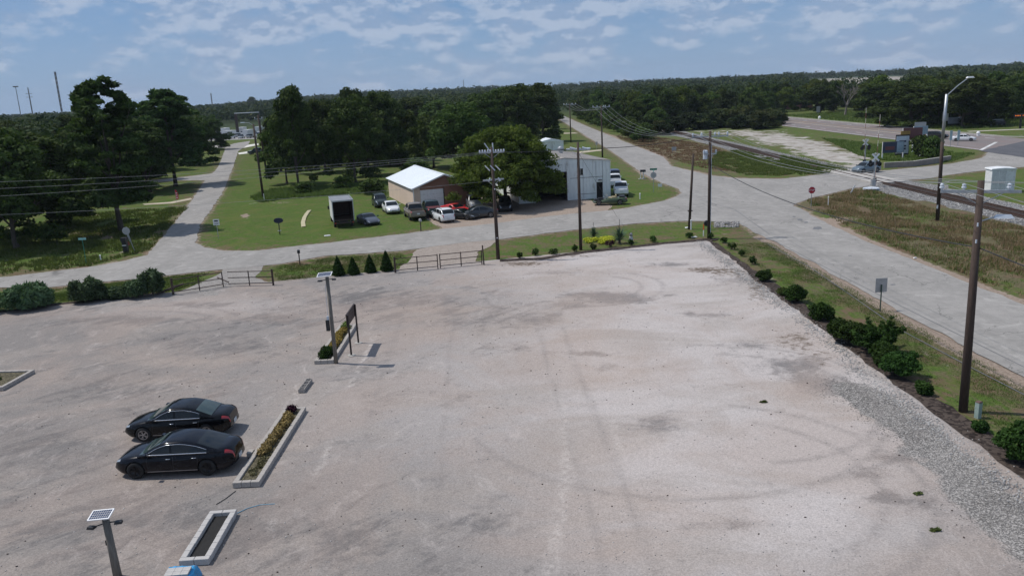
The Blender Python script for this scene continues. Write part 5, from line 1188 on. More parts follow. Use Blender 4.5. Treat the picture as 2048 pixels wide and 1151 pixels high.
# white warehouse
A = G(1221, 394.5); fd = (G(1067, 406) - A); ang = math.atan2(fd.y, fd.x)
t = thing('warehouse', 'weathered white metal warehouse with rust stained low roof and dark open bay', 'warehouse', (A.x, A.y, 0), ang)
Ww = 12.6; Lw = 17.5; He = 4.95; Hp = 5.6    # local +x along the front (to the left in the photo), local -y goes back
def wp(nm, c, dm, m): b = MB(); b.box(c, dm); return b.build(nm, m, t)
def ribwall(nm, x0, x1, z0, z1, y=0.0):
    b = MB(); b.box(((x0 + x1) / 2, y - .03, (z0 + z1) / 2), (x1 - x0, .05, z1 - z0)); n = max(1, int((x1 - x0) / .42))
    for k in range(n + 1): b.box((x0 + (x1 - x0) * k / n, y + .012, (z0 + z1) / 2), (.06, .04, z1 - z0))
    return b.build(nm, MWARE, t)
ribwall('wall_panel', 0, 1.05, 0, He); ribwall('wall_panel', 1.05, 1.98, 2.15, He); ribwall('wall_panel', 1.98, 3.75, 0, He); ribwall('wall_panel', 3.75, 4.55, 0, 3.25); ribwall('wall_panel', 3.75, 4.55, 4.1, He); ribwall('wall_panel', 4.55, 6.1, 0, He)
ribwall('wall_panel', 6.1, 10.2, 3.75, He); ribwall('wall_panel', 10.2, Ww, 0, He)
b = MB(); b.prism([(0, He), (Ww, He), (Ww / 2, Hp)], 0, .05, Matrix(((1, 0, 0, 0), (0, 0, 1, -.055), (0, 1, 0, 0), (0, 0, 0, 1)))); b.build('gable', MWARE, t)
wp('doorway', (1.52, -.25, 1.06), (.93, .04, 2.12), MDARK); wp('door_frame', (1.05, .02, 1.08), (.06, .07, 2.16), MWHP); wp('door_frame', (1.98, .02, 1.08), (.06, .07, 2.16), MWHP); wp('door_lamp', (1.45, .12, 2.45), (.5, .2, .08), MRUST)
wp('window', (4.15, -.04, 3.68), (.78, .03, .84), MGLASS); wp('window_frame', (4.15, .0, 4.12), (.9, .06, .05), MALU); wp('window_frame', (4.15, .0, 3.24), (.9, .06, .05), MALU); wp('window_mullion', (4.15, .0, 3.68), (.05, .05, .84), MALU); wp('blind_window', (5.05, .01, 3.68), (.8, .03, .85), MWARE)
wp('right_wall', (.03, -Lw / 2, He / 2), (.05, Lw - .2, He), MWARE); wp('left_wall', (Ww - .03, -Lw / 2, He / 2), (.05, Lw - .2, He), MWARE); wp('back_wall', (Ww / 2, -Lw + .1, He / 2), (Ww - .2, .05, He), MWARE)
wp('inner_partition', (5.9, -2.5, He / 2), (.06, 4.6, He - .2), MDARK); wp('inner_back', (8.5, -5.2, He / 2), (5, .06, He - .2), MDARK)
wp('bay_column', (6.1, .03, 1.9), (.14, .14, 3.8), MRUST); wp('bay_column', (10.2, .03, 1.9), (.14, .14, 3.8), MRUST); wp('bay_lintel', (8.15, .03, 3.78), (4.2, .1, .14), MRUST); wp('wall_rust_line', (3.3, .045, 2.9), (4.6, .01, .04), MRUST); wp('wall_base_band', (3.4, .045, .72), (2.6, .01, .04), MRUST)
for s_, x0, rm in ((1, 0, MROOFR), (-1, Ww, MROOFR)):
    a = math.atan2(Hp - He, Ww / 2); Ls = math.hypot(Ww / 2, Hp - He) + .2; b = MB(); m = Matrix.Rotation(-a * s_, 3, 'Y'); b.box((x0 + s_ * (Ww / 4 - .05), -Lw / 2, (He + Hp) / 2 + .04), (Ls, Lw + .3, .04), mat=m)
    for k in range(26): b.box((x0 + s_ * (Ww / 4 - .05), .05 - k * .7, (He + Hp) / 2 + .065), (Ls, .05, .02), mat=m)
    b.build('roof_slope', rm, t)
b = MB(); b.bar((Ww * .88, -2, 5.35), (Ww * .55, -9, 5.75), .9, .02); b.build('new_roof_sheet', MROOFW, t)
t = thing('roof_vent', 'small round metal ventilator on the warehouse roof behind the feathery tree', 'vent', (8.0, 118, 5.1)); b = MB(); b.lathe([(.3, 0), (.3, .7), (.45, .8), (.42, 1.1), (.1, 1.3)], n=10); b.build('cowl', MGALV, t)
p = G(1098, 302); t = thing('garden_shed', 'low pale metal roofed outbuilding behind the feathery tree', 'outbuilding', (p.x, p.y, 0), .2); b = MB(); b.box((0, 0, 1.2), (6, 5, 2.4)); b.build('wall', MWARE, t); b = MB(); b.prism([(-3.2, 2.4), (0, 3.1), (3.2, 2.4)], -2.7, 2.7, Matrix(((1, 0, 0, 0), (0, 0, 1, 0), (0, 1, 0, 0), (0, 0, 0, 1)))); b.build('roof', MROOFW, t)
# far house bits among the trees
def house(u, v, w, dp, h, hd, wm, rmat, lab, name='house', cat='house'):
    p = G(u, v); t = thing(name, lab, cat, (p.x, p.y, float(hills(p.x, p.y))), R(hd)); b = MB(); b.box((0, 0, h / 2), (w, dp, h)); b.build('wall', wm, t)
    b = MB(); b.prism([(-w / 2 - .4, h), (0, h + w * .16), (w / 2 + .4, h)], -dp / 2 - .4, dp / 2 + .4, Matrix(((1, 0, 0, 0), (0, 0, 1, 0), (0, 1, 0, 0), (0, 0, 0, 1)))); b.build('roof', rmat, t)
    for k in (-.3, .3): b = MB(); b.box((k * w, -dp / 2 - .02, h * .55), (1.1, .04, 1.1)); b.build('window', MGLASS, t)
    return t
house(1528, 205, 9, 10, 5, 10, MWHP, M('brown_roof', (.12, .09, .07), .8), 'white house among the trees above the railway clearing')
house(1590, 217, 14, 8, 3, 5, MBRN, MC['brown_roof'], 'low brown house behind the dark oaks at the far end of the highway')
house(536, 222, 9, 9, 5, 10, MWHP, MROOFW, 'white house showing above the trees right of the side road')
house(782, 300, 5, 5, 3, 15, MWHP, MROOFW, 'white shed glimpsed between the dark central trees')
house(1035, 262, 6, 6, 4, 15, MWHP, MROOFW, 'white house glimpsed behind the warehouse trees')
# industrial block at the left edge, far off
p = G(2, 262); t = thing('industrial_building', 'pale industrial building at the left edge above the trees', 'building', (p.x, p.y, 0)); b = MB(); b.box((0, 0, 5.5), (8, 8, 11)); b.box((0, 0, 12.0), (3, 3, 2)); b.build('wall', MWHP, t); b = MB(); b.box((0, 0, 11.1), (8.3, 8.3, .25)); b.build('parapet', MRUST, t)
# gas station like canopy beyond the parking lot
p = G(476, 268); t = thing('canopy', 'flat white canopy on a rusty brown column above the distant parking lot', 'canopy', (p.x, p.y, 0)); b = MB(); b.box((0, 0, 4.9), (1.1, 1.1, 9.8)); b.build('column', MRUST, t); b = MB(); b.box((5.5, 0, 10.0), (12, 1.0, .35)); b.build('roof', MWHP, t); b = MB(); b.box((11.5, 0, 4.9), (.4, .4, 9.8)); b.build('post', MRUST, t)
# ============================================================ POLES AND WIRES
def insul(mb, x, y, z, s=1.0): mb.lathe([(.035 * s, 0), (.035 * s, .06 * s), (.085 * s, .08 * s), (.085 * s, .13 * s), (.045 * s, .15 * s), (.07 * s, .17 * s), (.07 * s, .21 * s), (.03 * s, .25 * s)], (x, y, z), 8)
def pole(label, x, y, h, lean=(0, 0), r=.15, arms=(), tr=None, group=None, mat=None, caps=True):
    t = thing('utility_pole', label, 'utility pole', (x, y, 0), 0, group); top = Vector((lean[0], lean[1], h)); b = MB(); b.tube([(0, 0, -.2), top * .5, top], [r * 1.12, r * .98, r * .78], 12); b.build('pole', mat or MPOLE, t, True)
    for (z, L, ang, n) in arms:
        c = top * (z / h); dx, dy = math.cos(R(ang)), math.sin(R(ang)); b = MB(); b.bar((c.x - dx * L / 2, c.y - dy * L / 2, z), (c.x + dx * L / 2, c.y + dy * L / 2, z), .10, .12)
        for s_ in (-1, 1): b.bar((c.x, c.y, z - .55), (c.x + s_ * dx * L * .3, c.y + s_ * dy * L * .3, z - .03), .03)
        b.build('crossarm', MGALV if caps else MPOLG, t)
        for k in range(n):
            f_ = -1 + 2 * k / (n - 1) if n > 1 else 0; f_ = math.copysign(max(abs(f_), .28), f_ or 1) * .94; b = MB(); insul(b, c.x + dx * L / 2 * f_, c.y + dy * L / 2 * f_, z + .06, 1.25); b.build('insulator', MGREY, t)
    if tr:
        z, a = tr; c = top * (z / h); b = MB(); b.lathe([(.22, 0), (.23, .02), (.23, .75), (.18, .82), (.05, .85)], (c.x + math.cos(R(a)) * .42, c.y + math.sin(R(a)) * .42, z - .4), 12); b.build('transformer', MGREY, t, True)
    return t, top
def wire(label, a, b, sag, r=.012, mat=None, group=None, n=18, cat='overhead wire', name='overhead_wire'):
    a = Vector(a); b = Vector(b); m = MB(); pts = [a.lerp(b, i / n) - Vector((0, 0, sag * 4 * (i / n) * (1 - i / n))) for i in range(n + 1)]; m.tube([p - a for p in pts], r, 5)
    o = m.build(name, mat or MWIRE, None, True, loc=a); setp(o, label, cat, group); return o
t, _ = pole('brown pole with two tiers of dead-end arms in front of the feathery tree', -1.1, 69.8, 9.9, (-.12, 0), .15, ((9.45, 2.2, 0, 0), (7.1, 1.9, 20, 0)))
for k in range(10): b = MB(); insul(b, -.1 + (k - 4.5) * .23, (.1 if k % 2 else -.1), 9.45, .95); b.build('insulator', MGREY, t)
for s_ in (-1, 1): b = MB(); b.tube([(-.1 + s_ * .12, 0, 9.5), (-.1 + s_ * .35 - .25, 0, 10.25)], .05, 6); b.build('lightning_arrester', MGREY, t)
for s_ in (-1, 0, 1): b = MB(); b.tube([(s_ * .45 - .3, -.1, 8.35), (s_ * .45 + .1, -.1, 7.9)], .05, 6); b.build('fuse_cutout', MWHP if s_ else MGREY, t)
for s_ in (-1, 0, 1): b = MB(); b.tube([(s_ * .5, .08, 6.95), (s_ * .35, .08, 7.25)], [.09, .05], 7); b.build('cable_bracket', MGREY, t)
for z in (2.0, 6.3): b = MB(); b.box((0, -.17, z), (.1, .02, .1)); b.build('tag_plate', MSIGNW, t)
t, _ = pole('slim brown pole standing in front of the warehouse with a row of grey insulators', 6.5, 72.4, 9.8, (-.03, 0), .135, ((9.15, 2.1, -14, 0),))
for s_ in (-1, 0, 1):
    b = MB()
    for k in range(3): b.lathe([(.02, -.13), (.09, -.05), (.09, .05), (.02, .13)], (s_ * .85 + k * .14 - .14, .1, 9.2), 8, 'X')
    b.build('insulator', MGREY, t)
b = MB(); b.tube([(-.75, 0, 9.35), (-.3, 0, 9.22)], .09, 7); b.tube([(.35, 0, 9.32), (1.0, 0, 9.1)], .09, 7); b.build('surge_arrester', MGREY, t)
t, _ = pole('tall dark pole with grey transformer at the lot corner', 19.0, 75.1, 10.1, (-.02, 0), .155, ((9.6, 3.4, 0, 5), (8.0, 1.2, 0, 2)), (7.9, 150))
b = MB(); b.tube([(.1, -.15, 0), (.1, -.17, 4), (.1, -.16, 8.9)], .02, 5); b.build('conduit', MGREY, t)
t, _ = pole('shorter leaning pole stub beside the corner pole', 18.35, 80.6, 7.6, (.35, 0), .13, mat=MPOLE); b = MB(); b.box((.08, 0, 1.9), (.42, .38, .1)); b.build('clamp', MRUST, t)
t, _ = pole('tall leaning pole nearest the camera on the right with a wide crossarm', 19.5, 32.55, 10.1, (-.16, 0), .165, ((9.65, 2.9, -22, 0),))
for k in (-1.05, -.45, .75): b = MB(); insul(b, -.15 + k * 1.25, -k * .5, 9.7, 1.15); b.build('insulator', MGREY, t)
b = MB(); b.tube([(-.1, 0, 8.4), (.5, -.2, 8.62), (1.0, -.35, 8.6)], .03, 6); b.build('lamp_bracket', MGALV, t)
b = MB(); b.box((.75, -.28, 8.62), (.75, .26, .14), rz=-.35, tp=.7); b.build('luminaire', MGREY, t)
for z in (7.6, 8.3): b = MB(); b.box((-.20, -.1, z), (.05, .08, .16)); b.build('bracket', MGREY, t)
for u, v, h, w, lab in ((1205, 315, 10.8, 3.6, 'nearer of the two poles along the left verge of the far road'), (1142, 285, 10.6, 3.4, 'farther of the two poles along the left verge of the far road')):
    p = G(u, v); pole(lab, p.x, p.y, h, (-.1, 0), .16, ((h - .4, w, 0, 5),))
p1_ = (G(1205, 315)); p2_ = G(1142, 285)
for k, xx in enumerate((-1.6, -.5, .5, 1.6)):
    wire('overhead wire between the corner pole and the first pole up the far road', (19.0 + xx, 75.1, 9.9), (p1_.x + xx, p1_.y, 10.6), 2.2, .014, group='wires from the corner pole up the far road')
    wire('overhead wire between the two poles up the far road', (p1_.x + xx, p1_.y, 10.6), (p2_.x + xx, p2_.y, 10.4), 1.3, .02, group='wires between the far road poles')
for k, (xx, yy) in enumerate(((-1.45, .5), (-.7, .2), (.8, -.35), (1.6, -.5))):
    wire('pale wire from the corner pole to the tall leaning pole on the right', (19.0 + xx * 1.0, 75.1, 9.9), (19.35 + xx * .9, 32.55 + yy, 10.0), 1.0, .012, group='wires between the corner pole and the tall leaning pole')
    wire('pale wire running past the tall leaning pole out of the photo', (19.35 + xx * .9, 32.55 + yy, 10.0), (20.5 + xx, -12, 9.6), .8, .010, group='wires leaving the tall leaning pole')
wire('thick black cable sagging from the corner pole to the tall leaning pole', (19.1, 75.1, 7.0), (19.5, 32.6, 7.3), .9, .028, MWIREB); wire('thick black cable leaving the tall leaning pole to the right', (19.5, 32.6, 7.3), (21, -12, 7.0), .6, .028, MWIREB)
for k, (zl, zr, yy) in enumerate(((10.4, 9.5, .3), (9.7, 9.45, 0), (8.9, 9.4, -.3), (7.9, 7.0, 0))):
    wire(('topmost', 'second', 'third', 'lowest')[k] + ' of the four wires crossing the dark trees at the left', (-62, 59 + yy * 3, zl), (-1.3, 69.8 + yy, zr), .75, .009, group='four wires crossing in front of the left trees')
for k, xx in enumerate((-.85, 0, .85)):
    wire('wire between the double-crossarm pole and the slim pole', (-1.1 + .8, 69.8 + xx * .2, 9.45), (6.5 + xx * .5 - .8, 72.5, 9.25), .12, .012, MWIREB, group='short wires between the two middle poles')
    wire('wire between the slim pole and the corner pole', (6.5 + .8, 72.5 + xx * .3, 9.2), (19.0 - 1.2, 75.1 + xx * .3, 9.6), .25, .010, MWIREB, group='short wires from the slim pole to the corner pole')
wire('guy wire from the slim pole down over the warehouse front', (6.5, 72.4, 8.9), (12.3, 90, .1), 0, .012, MWIREB, cat='guy wire', name='guy_wire'); 
L1 = G(527, 398); L2 = G(533, 345)
t, _ = pole('nearer thin pole with small lamp beside the side road', L1.x, L1.y, 11.4, (-.2, 0), .17); t, tp_ = pole('farther thin pole beside the side road', L2.x, L2.y, 12.0, (-.4, 0), .19, ((11.2, 1.6, 0, 2),))
t = thing('pole_lamp', 'small white lamp atop the nearer thin pole by the side road', 'lamp', (L1.x - .2, L1.y, 11.2)); b = MB(); b.tube([(0, 0, 0), (-.6, 0, .4), (-1.4, 0, .5)], .04, 6); b.build('arm', MGALV, t); b = MB(); b.box((-1.6, 0, .5), (.7, .25, .12), tp=.7); b.build('lamp_head', MGREY, t)
p = G(529, 403); t = thing('white_post', 'short pale stake at the foot of the nearer thin pole', 'post', (p.x, p.y, 0)); b = MB(); b.tube([(0, 0, 0), (0, 0, 1.2)], .05, 6); b.build('stake', MSIGNW, t)
# street lamp
t = thing('street_lamp', 'tall street lamp on a wooden pole with long silver arm beside the railway', 'street lamp', (42.3, 77.9, 0)); h = 12.3
b = MB(); b.tube([(0, 0, -.2), (-.1, 0, 6), (-.15, 0, 7.9)], [.19, .165, .15], 10); b.build('pole', MPOLE, t, True); b = MB(); b.tube([(-.15, 0, 7.9), (-.1, 0, 12.35)], [.15, .13], 10); b.build('silver_sleeve', MGALV, t, True)
b = MB(); b.tube([(-.1, 0, 12.2), (.9, 0, 13.1), (1.8, 0, 13.75)], .05, 6); b.build('arm', MGALV, t); b = MB(); b.box((2.0, 0, 13.82), (.7, .3, .14), tp=.7); b.build('lamp_head', MSIGNW, t); b = MB(); b.box((-.2, -.17, 1.6), (.12, .04, .35)); b.build('tag_plate', MSIGNW, t)
# far towers
for u, v, ut, vt, w, lab in ((44, 225, 31, 171, .9, 'thin tower with small head, leftmost on the horizon'), (68, 232, 57, 173, 1.3, 'power pole with crossarms, second from the left on the horizon')):
    p = G(u, 243); D = p.length; hgt = CH + (217 - 2 - vt) / 1600 * D; t = thing('tower', lab, 'tower', (p.x, p.y, 0)); b = MB(); b.tube([(0, 0, 0), (0, 0, hgt)], [w, w * .7], 6); b.build('mast', MPOLG, t)
    if w < 1: b = MB(); b.box((0, 0, hgt), (9, 3, 2.2)); b.build('lamp_cluster', MPOLG, t)
    else:
        for z in (.72, .82): b = MB(); b.box((0, 0, hgt * z), (12, .8, .6)); b.build('crossarm', MPOLG, t)
def lattice(u, v0, vt, w, lab, D):
    d = RM @ Vector(((u - 1024) / FPX, -(v0 - 575.5) / FPX, -1)); x, y = d.x * D, d.y * D; hz = 183 + (1024 - u) * .0463; hgt = CH + (hz - vt) / 1600 * D
    t = thing('radio_mast', lab, 'radio mast', (x, y, 0)); b = MB()
    for k in range(3): a = k * 2.1; b.tube([(math.cos(a) * w, math.sin(a) * w, 0), (math.cos(a) * w, math.sin(a) * w, hgt)], w * .35, 4)
    n = int(hgt / (w * 5))
    for k in range(n):
        z = hgt * k / n; z2 = hgt * (k + 1) / n
        for j in range(3): a = j * 2.1; a2 = a + 2.1; b.bar((math.cos(a) * w, math.sin(a) * w, z), (math.cos(a2) * w, math.sin(a2) * w, z2), w * .3)
    b.build('lattice', MPOLG, t)
lattice(122, 214, 147, .9, 'tall lattice mast on the horizon, third from the left', 900); lattice(423, 198, 188, .9, 'tiny mast on the horizon between the pines and the central clump', 1500); lattice(928, 187, 162, .6, 'tiny mast on the horizon above the feathery tree', 1500)
# ============================================================ LOT FURNITURE
def block_planter(x0, y0, w, L, hd, lab, new=False, plants=None, hgt=.22):
    t = thing('block_planter', lab, 'planter', (x0, y0, .04), hd); m = MBLKN if new else MBLK; b = MB(); b.box((0, 0, 0), (.196, .386, hgt)); me = b.mesh('block', m)
    bm = bmesh.new(); bm.from_mesh(me); bmesh.ops.bevel(bm, geom=bm.edges[:], offset=.012, segments=1, affect='EDGES'); bm.to_mesh(me); bm.free()
    n = int(round((L - .4) / .4)); 
    for s_ in (0, 1):
        for k in range(n):
            o = meshobj('block', me, t, (.10 + s_ * (w - .2) + rnd.uniform(-.006, .006), .20 + .2 + k * .4, hgt / 2), rnd.uniform(-.012, .012))
    kx = max(2, int(round(w / .4)));
    for s_ in (0, 1):
        for k in range(kx):
            o = meshobj('block', me, t, (w * (k + .5) / kx, .1 + s_ * (n * .4 + .2), hgt / 2 + rnd.uniform(0, .006)), R(90) + rnd.uniform(-.015, .015)); o.scale = (1, w / kx / .4, 1)
    LL = n * .4 + .4
    b = MB(); b.box((w / 2, LL / 2, .04), (w - .4, LL - .4, .08 if new or plants is None else .2)); b.build('soil', MDARK if new else MSOIL, t)
    return t, LL
t, LL = block_planter(-11.2, 28.45, 1.06, 7.6, 0, 'long concrete block planter with dry straw coloured plants beside the two black sedans', plants=1)
def plantmass(t, pts, n, size, mat, name, seed, r=(.16, .16, .13), asp=3): g = np.random.default_rng(seed); C = [(x, y, z) for x, y, z in pts]; meshobj(name, crownmesh(name, leaves(C, [r] * len(C), n, size, seed, asp=asp, inner=.1, flat=1.1, up=.2), mat), t)
plantmass(t, [(.53 + rnd.uniform(-.12, .12), 2.6 + k * .28, .27) for k in range(15)], 3600, .06, MDRYL, 'dry_plants', 1, (.22, .22, .2))
plantmass(t, [(.53 + rnd.uniform(-.14, .14), .8 + k * .3, .15) for k in range(7)], 900, .05, leafmat('dull_weeds', (.07, .06, .03), (.17, .15, .08), .1, cs=2), 'dead_weeds', 2, (.18, .18, .07))
plantmass(t, [(.5, 7.1, .33)], 420, .07, MPURP, 'purple_plant', 3, (.25, .22, .2))
b = MB(); b.box((-.12, 2.75, .17), (.22, .4, .2)); b.build('loose_block', MBLK, t)
t, LL = block_planter(-11.2, 23.15, .98, 3.2, R(2), 'small empty planter of new concrete blocks near the solar lamp post', True)
t, LL = block_planter(-11.35, 42.95, 1.12, 7.2, 0, 'concrete block planter with yellow and green plants at the foot of the sign frame', plants=1)
plantmass(t, [(.56 + rnd.uniform(-.1, .1), 2.2 + k * .34, .32) for k in range(11)], 2400, .065, leafmat('golden_plants', (.20, .15, .03), (.45, .33, .08), .15, cs=2), 'golden_plants', 4, (.25, .24, .2))
plantmass(t, [(.5, .9, .45), (.62, 1.2, .35), (.4, .7, .3)], 1400, .07, MLB, 'green_plant', 5, (.32, .32, .35)); plantmass(t, [(.6, 6.3, .35)], 500, .07, leafmat('fresh_plants', (.08, .12, .02), (.2, .26, .06), .2, cs=2), 'green_plant', 6, (.3, .35, .3))
t, LL = block_planter(-30.6, 41.1, 2.9, 2.6, R(-3), 'low block planter cut by the left edge of the photo', plants=1); plantmass(t, [(1.2 + rnd.uniform(-.6, .6), 1.3 + rnd.uniform(-.6, .6), .2) for k in range(8)], 900, .07, MWEED, 'weeds', 7)
# row of hollow blocks
t = thing('hollow_block_row', 'short row of hollow concrete blocks lying between the two planters', 'concrete blocks', (-10.98, 38.5, .04), R(-1))
for k in range(4):
    m = MB(); m.m = 0
    for s_ in (-1, 1): m.box((s_ * .14, 0, .1), (.035, .39, .19))
    for s_ in (-1, 0, 1): m.box((0, s_ * .178, .1), (.245, .034, .19))
    m.build('block', M('old_hollow_block', (.29, .27, .25), .9), t, loc=(rnd.uniform(-.008, .008), .2 + k * .405, 0), rz=rnd.uniform(-.015, .015))
# blue tarp over pavers at the bottom edge
p = G(376, 1150); t = thing('tarp_covered_pavers', 'bright blue tarp wrapped round a stack of grey pavers at the bottom edge', 'paver stack', (p.x, p.y - .62, .03), R(4)); t.scale = (.86, .86, .9)
bmx = bmesh.new(); bmesh.ops.create_grid(bmx, x_segments=22, y_segments=22, size=.62)
for v_ in bmx.verts:
    e = max(abs(v_.co.x), abs(v_.co.y)) / .62; v_.co.z = .52 * (1 - max(0, e - .72) ** 2 * 12) + .035 * noise.noise((v_.co.x * 6, v_.co.y * 6, 1)); v_.co.z = max(v_.co.z, .01)
me = bpy.data.meshes.new('tarp'); bmx.to_mesh(me); bmx.free(); me.materials.append(MTARP); meshobj('tarp', me, t)
for a in range(3):
    for c in range(2): b = MB(); b.box((0, 0, 0), (.27, .24, .06)); b.build('paver', MBLKN, t, loc=(-.28 + a * .28, .12 - c * .25, .575), rz=rnd.uniform(-.02, .02))
b = MB(); b.box((0, 0, .25), (.95, .95, .48)); b.build('stack_core', MBLK, t)
# solar lamp posts
def solar_post(x, y, h, lab, lean, box_=False, hd=0, ps=1.0, r=.10):
    t = thing('solar_lamp_post', lab, 'lamp post', (x, y, .03), R(hd)); top = Vector((lean[0], lean[1], h)); b = MB(); b.tube([(0, 0, 0), top * .5, top], [r * 1.15, r, r * .92], 12); b.build('post', MPOLG, t, True)
    rot = Matrix.Rotation(R(14), 3, 'X') @ Matrix.Rotation(R(-4), 3, 'Y'); c = top + Vector((-.12, 0, .16)); b = MB()
    for s_ in (-1, 1): b.box(c + rot @ Vector((0, s_ * .26 * ps, 0)), (.86 * ps, .035, .035), mat=rot); b.box(c + rot @ Vector((s_ * .41 * ps, 0, 0)), (.035, .49 * ps, .035), mat=rot)
    b.build('panel_frame', MSIGNW, t); b = MB(); b.box(c, (.78 * ps, .49 * ps, .02), mat=rot); b.build('solar_panel', MPV, t)
    b = MB()
    for k in range(1, 9): b.box(c + rot @ Vector(((-.39 + k * .78 / 9) * ps, 0, .0115)), (.008, .47 * ps, .003), mat=rot)
    for k in range(1, 4): b.box(c + rot @ Vector((0, (-.245 + k * .49 / 4) * ps, .0118)), (.76 * ps, .008, .003), mat=rot)
    b.build('cell_grid', MALU, t)
    for s_, yy in ((1, .04), (-1, -.22)):
        b = MB(); a0 = top + Vector((0, 0, -.12)); e = top + Vector((s_ * .26, yy, -.12)); b.tube([a0, e], .02, 6); b.box(e + Vector((s_ * .1, 0, -.02)), (.24, .18, .07), rz=.2 * s_, tp=.8); b.build('flood_lamp', MBLACK, t)
    b = MB(); b.box((lean[0] * .9, -.03, h + .04), (.1, .1, .12)); b.build('bracket', MGALV, t)
    return t
t = solar_post(-13.0, 22.75, 2.05, 'thick weathered post with tilted solar panel at the bottom left', (-.05, 0), ps=.80, r=.115)
b = MB(); b.box((-.15, -.03, 1.25), (.03, .05, .16)); b.build('junction_box', MBLACK, t)
t = solar_post(-10.12, 43.0, 5.0, 'tall weathered post with solar panel beside the dark sign frame', (-.02, 0), ps=.92, r=.105)
b = MB(); b.box((-.24, -.02, 2.25), (.2, .12, .62)); b.build('control_box', MBLACK, t); b = MB(); b.tube([(-.2, 0, 2.6), (-.16, 0, 4.6)], .012, 5); b.box((-.2, -.02, 2.68), (.12, .1, .2)); b.build('cable', MGREY, t)
wire('thin black cable from the solar post to the dark sign frame', (-10.1, 43.0, 2.45), (-9.6, 44.6, 2.35), .12, .012, MWIREB, cat='cable', name='cable')
# dark sign frame seen edge on
t = thing('board_sign', 'dark brown sign board on two steel posts seen nearly edge on', 'sign', (-9.5, 44.3, .03)); 
for yy in (0, 2.35): b = MB(); b.tube([(0, yy, 0), (-.0, yy, 2.45)], .055, 8); b.build('post', M('dark_brown_steel', (.03, .02, .018), .6), t); b = MB(); b.lathe([(.24, -.02), (.24, .035), (.2, .04)], (0, yy, 0), 12); b.build('footing', MCON, t)
b = MB(); b.box((-.07, 1.175, 2.08), (.04, 2.5, .70)); b.build('board', MRUST, t); b = MB(); b.box((-.07, 1.175, 2.45), (.07, 2.56, .05)); b.build('board_rail', MC['dark_brown_steel'], t)
# thin hose and scraps
for pts, lab, m in (([(-11.0, 28.2), (-11.2, 27.6), (-11.4, 27.2)], 'thin dark hose end beside the long planter', MBLACK), ([(470, 1030), (495, 1018), (520, 1011), (550, 1009)], 'pale blue cord lying on the gravel by the empty planter', M('blue_cord', (.12, .30, .42), .6))):
    w_ = [Vector((a, b_, .05)) for a, b_ in pts] if pts[0][0] < 100 and pts[0][1] < 100 else [Vector((*G(a, b_), .05)) for a, b_ in pts]
    o_ = w_[0]; b = MB(); b.tube([p - o_ for p in w_], .014, 5); o = b.build('cord', m, None, loc=o_); setp(o, lab, 'cord')
# ============================================================ GATES AND FENCE
def gate(a, b_, lab, posts=(0, .5, 1), nr=3, h=1.25, mat=MRUST, rail_r=.035, bigpost=(), open_end=0.0, slope=0.0):
    a = Vector(a); b_ = Vector(b_); L = (b_ - a).length; t = thing('pipe_gate', lab, 'gate', (a.x, a.y, .03), math.atan2((b_ - a).y, (b_ - a).x))
    for k in range(nr): z = .22 + (h - .26) * k / (nr - 1); b = MB(); b.tube([(0, 0, z), (L + open_end, 0, z)], rail_r, 7); b.build('rail', mat, t)
    for p in posts: b = MB(); big = p in bigpost; b.tube([(p * L, 0, 0 if not big else -.1), (p * L, 0, h + (.12 if big else .02))], .085 if big else .045, 8); b.build('post', mat if not big else MPOLE, t)
    return t
gate(G(347, 590), G(447, 574), 'left leaf of the brown pipe gate at the left entrance', (0, .52, 1), bigpost=(0,)); gate(G(458, 573), G(547, 571), 'right leaf of the brown pipe gate at the left entrance, sagging', (.47, 1), bigpost=(1,))
b = MB(); a = G(436, 566); e = G(458, 570); o_ = Vector((a.x, a.y, .5)); b.tube([(0, 0, 0), (e.x - a.x, e.y - a.y, -.25)], .05, 6); o = b.build('bent_bar', MRUST, None, loc=o_); setp(o, 'bent bar hanging between the two leaves of the left gate', 'metal bar')
a = G(315, 590); e = G(368, 577); o_ = Vector((a.x, a.y, .15)); b = MB(); b.tube([(0, 0, 0), (e.x - a.x, e.y - a.y, .25)], .09, 8); o = b.build('log', MPOLE, None, loc=o_); setp(o, 'dark fallen pole lying behind the left gate post', 'log')
gate(G(791, 546), G(876, 538), 'left leaf of the brown pipe gate in the middle of the far lot edge', (0, .52, 1), bigpost=(0,)); gate(G(881, 537), G(964, 529), 'right leaf of the brown pipe gate next to the upright steel post', (0, .5, 1))
p = G(968, 530); t = thing('gate_post', 'taller thin steel post at the right end of the middle gate', 'post', (p.x, p.y, 0)); b = MB(); b.tube([(0, 0, 0), (-.05, 0, 1.75)], .06, 8); b.build('shaft', MRUST, t)
